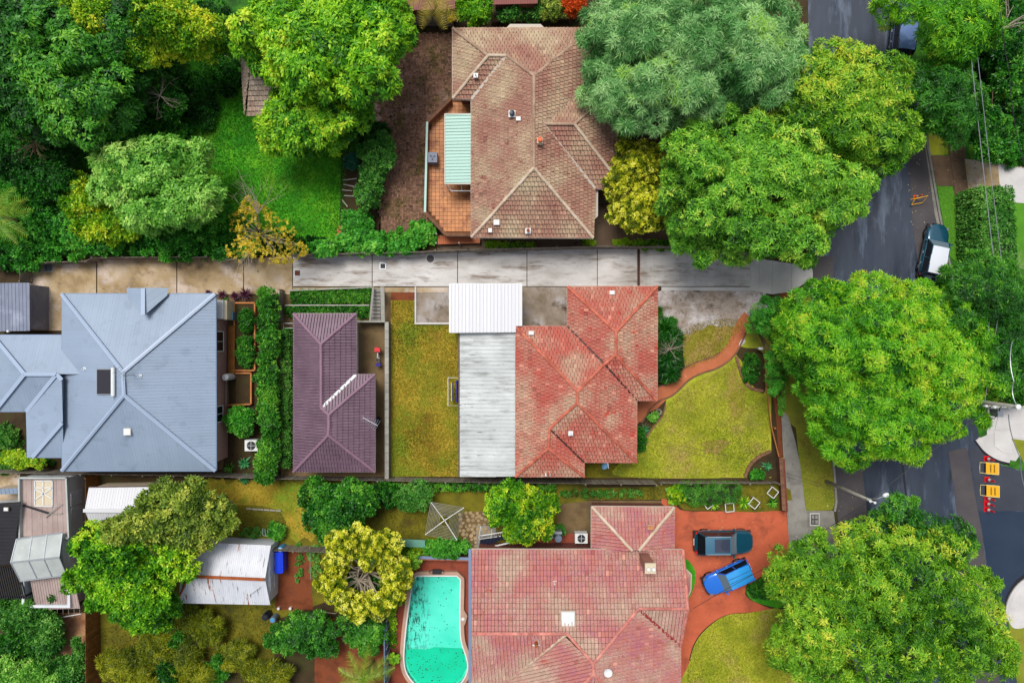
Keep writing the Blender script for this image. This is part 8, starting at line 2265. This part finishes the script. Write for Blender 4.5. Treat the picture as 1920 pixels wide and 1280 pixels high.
hedge('tall clipped hedge beside the east footpath', [(1836, 352), (1898, 352), (1908, 540), (1866, 540), (1838, 470)], 2.6, 'small', LM['hedge'], 104, 44, 1.2)
hedge('dense dark planting behind the white square frames', [(1280, 911), (1388, 911), (1388, 940), (1300, 945), (1278, 936)], .9, 'strap', LM['deep'], 105, 26, .5, bulge=.2)
hedge('shaded ground planting along the fence south of the red roof', [(800, 905), (1040, 907), (1040, 918), (800, 918)], .6, 'small', LM['dark'], 106, 40, 1.1, bulge=.25)
# spiky and small plants
for k, (x, y, r, lab) in enumerate(((415, 553, 13, 'westmost maroon spiky plant at the grey house corner'), (438, 554, 13, 'middle maroon spiky plant east of the grey house corner'), (458, 551, 19, 'largest maroon spiky plant beside the brown driveway'), (388, 549, 9, 'half-hidden maroon spiky plant at the grey roof eave'))):
    spiky(lab, x, y, r, 34, LM['purple'], 110 + k, name='cordyline', h=.9, width=.09, group='maroon spiky plants')
spiky('sea-green spiky succulent south-east of the grey roof', 457, 868, 17, 30, LM['agave'], 115, h=.6, width=.12)
spiky('sea-green spiky succulent hanging over the grey fence', 458, 898, 15, 26, LM['agave'], 116, h=.6, width=.1)
spiky('dark spiky plants between grey roof corner and succulent', 430, 878, 16, 26, LM['deep'], 117, h=.5, width=.07)
spiky('green spiky plant in the south-east corner bed', 1440, 874, 13, 30, LM['agave'], 118, h=.6, width=.1)
shrub('bright round plant at the corner bed edge', 1418, 890, 13, 7, .7, 'small', LM['emer'], 119)
for k, (x, y, r, lab) in enumerate(((1396, 942, 18, 'palm-like plant left of the half-hidden white frame'), (1450, 942, 15, 'dark tufted plant at the driveway garden east end'), (1340, 946, 14, 'strappy plant by the tilted white frame'), (1372, 938, 14, 'strappy plant above the middle white frame'))):
    spiky(lab, x, y, r, 40, LM['jac' if k != 1 else 'deep'], 120 + k, h=.7, width=.08)
tree('grape_leaf_plant', 'bright yellow-green five-lobed plant at the hedge start by the red driveway', 'plant', [(1267, 927, 10, 11)], .4, 1.2, 'round', LM['lime'], lr=.25, dens=22, size=1.4, trunk=.03, seed=125, nl=3)
tree('spiky_bush', 'dark sprawling strap-leaved bush against the red roof east wall', 'shrub', [(1252, 650, 17, 34), (1254, 680, 17, 22), (1243, 625, 9, 16)], .6, 1.4, 'strap', LM['dark'], lr=.4, dens=16, size=1.0, trunk=.06, seed=126, bark='barkpale')
twigs('bare grey stems in the sprawling bush at the red roof wall', 1256, 655, 30, 28, 1.7, MT['barkpale'], 127, th=.014)
shrub('fresh green shrub beside the garden path start', 1252, 708, 14, 8, .7, 'small', LM['emer'], 128)
shrub('small dark plant at the north-east corner of the red roof', 1237, 588, 6, 8, .8, 'small', LM['deep'], 129)
spiky('spiky blue-green plant in the porch bed', 1207, 806, 16, 34, LM['agave'], 130, h=.5, width=.06)
shrub('light green leafy plant beside the round pot', 1224, 781, 9, 7, .6, 'round', LM['light'], 131, size=.7)
shrub('low green plants along the porch bed', 1200, 825, 8, 20, .7, 'small', LM['deep'], 132)
groundcover('bed_plants', [(1407, 690, 16, 28)], .1, .5, 'small', LM['dark'], 24, .8, 133, .25)
groundcover('shade_plants', [(960, 460, 50, 6), (1180, 455, 30, 6), (1230, 460, 30, 8), (1105, 455, 10, 8)], .1, .5, 'small', LM['jac'], 24, .9, 134, .25)
groundcover('pool_strip_plants', [(775, 1035, 30, 8), (700, 1160, 8, 40), (736, 1150, 5, 60)], .1, .6, 'small', LM['jac'], 24, .9, 135, .25)
groundcover('yard_weeds', [(590, 1050, 14, 28), (480, 1000, 30, 10), (560, 1060, 4, 40), (1130, 925, 80, 6), (420, 560, 4, 3), (15, 840, 30, 50), (80, 868, 20, 8)], .05, .4, 'small', LM['hedge'], 20, .8, 136, .25)
shrub('round green bush in the yard beside the silver rack', 518, 995, 13, 14, 1.0, 'small', LM['emer'], 137)
shrub('small plants on the weathered fence line by the pool garden', 758, 1018, 8, 6, .8, 'small', LM['jac'], 138)
shrub('potted shrub by the water tank', 1047, 995, 9, 10, 1.1, 'small', LM['hedge'], 139)
# top edge
tree('leafy_shrub', 'rounded mid-green shrub at the top edge above the brown tiled roof', 'shrub', [(888, 18, 32, 30)], 1.4, 3.2, 'small', LM['jac'], lr=.5, dens=30, size=1.3, trunk=.1, seed=141)
tree('leafy_shrub', 'low green shrubs between the fence and bay window at the top', 'shrub', [(960, 22, 26, 14), (1000, 20, 20, 14)], .9, 2.0, 'small', LM['hedge'], lr=.4, dens=30, size=1.2, trunk=.05, seed=142)
tree('grey_shrub', 'greyish spindly shrub left of the orange blossom at the top', 'shrub', [(1035, 14, 26, 20)], 1.2, 2.8, 'small', LM['olive'], lr=.5, dens=22, size=1.3, trunk=.08, seed=143)
tree('orange_tree', 'vivid orange-flowering tree top at the upper edge', 'tree', [(1076, 8, 20, 20)], 2.2, 4.0, 'tiny', LM['orange'], lr=.4, dens=50, size=1.4, trunk=.1, seed=144)
tree('autumn_shrub', 'narrow golden-orange conifer beside the palm fronds at the top edge', 'shrub', [(847, 12, 8, 28)], 1.2, 2.8, 'tiny', LM['gold'], lr=.3, dens=50, size=1.2, trunk=.05, seed=145)
spiky('small bright spiky plant by the top fence', 1026, 28, 10, 26, LM['light'], 146, h=.5, width=.08)

def palm(label, px, py, h, n, L, mat, seed, z0=0.0, aims=None, trunk=True):
    rr = random.Random(seed); top = P(px, py, h); t = thing('palm', label, 'palm', (top.x, top.y, 0))
    if trunk: mb = MB(); mb.tube([(top.x, top.y, 0), (top.x, top.y, h * .5), tuple(top)], [.16, .12, .1], 8); mb.build('trunk', MT['bark'], t)
    for i in range(n):
        a = aims[i] if aims else i * 6.283 / n + rr.uniform(-.2, .2); d = Vector((math.cos(a), math.sin(a), 0)); s_ = Vector((-d.y, d.x, 0)); mb = MB()
        spine = [top + d * L * u + Vector((0, 0, L * (.45 * u - .85 * u * u))) for u in [k / 12 for k in range(13)]]
        mb.cur = .3; mb.tube(spine, [.03 * (1 - k / 16) for k in range(13)], 4, False)
        for k in range(1, 13):
            for j in (0, .5):
                p = spine[k - 1].lerp(spine[k], j); ll = L * .30 * math.sin(math.pi * min(.97, (k + j) / 13.5)) + .05
                for sg in (-1, 1):
                    mb.cur = rr.random(); e = (s_ * sg + d * .55 + Vector((0, 0, -.25))).normalized(); w_ = d * .03
                    mb.add([p - w_, p + w_, p + e * ll + Vector((0, 0, -.1 * ll))], [(0, 1, 2)])
        mb.build('frond', mat, t)
    return t
palm('yellowing feather palm at the top edge left of the brown tiled roof', 812, -12, 5.5, 9, 2.3, LM['palmY'], 151)
palm('young green palm at the frame bottom beside the pool fence', 683, 1272, 3.0, 9, 2.2, LM['palm'], 152)
palm('broad strap-leaved palm at the left edge', -14, 402, 4.0, 10, 2.4, LM['palm'], 153)
palm('small palm-like plant at the pool wall corner', 772, 1052, 1.4, 9, .8, LM['jac'], 154)
palm('tiny palm in the strip beside the pool fence', 738, 1236, .9, 8, .5, LM['jac'], 155)
groundcover('east_undergrowth', [(1880, 30, 50, 40), (1860, 120, 30, 40), (1905, 240, 30, 40), (1850, 200, 20, 50), (1900, 300, 30, 8)], .1, .9, 'small', LM['wild'], 20, 1.4, 161, .5)
groundcover('driveway_island_plants', [(1440, 1105, 40, 16), (1500, 1080, 50, 20), (1340, 1290, 4, 4), (1560, 1060, 40, 12)], .05, .4, 'small', LM['deep'], 22, .9, 162, .3)
groundcover('front_bed_plants', [(1262, 600, 4, 4), (1470, 650, 8, 80), (1466, 740, 6, 40)], .05, .5, 'small', LM['emer'], 22, .9, 163, .3)
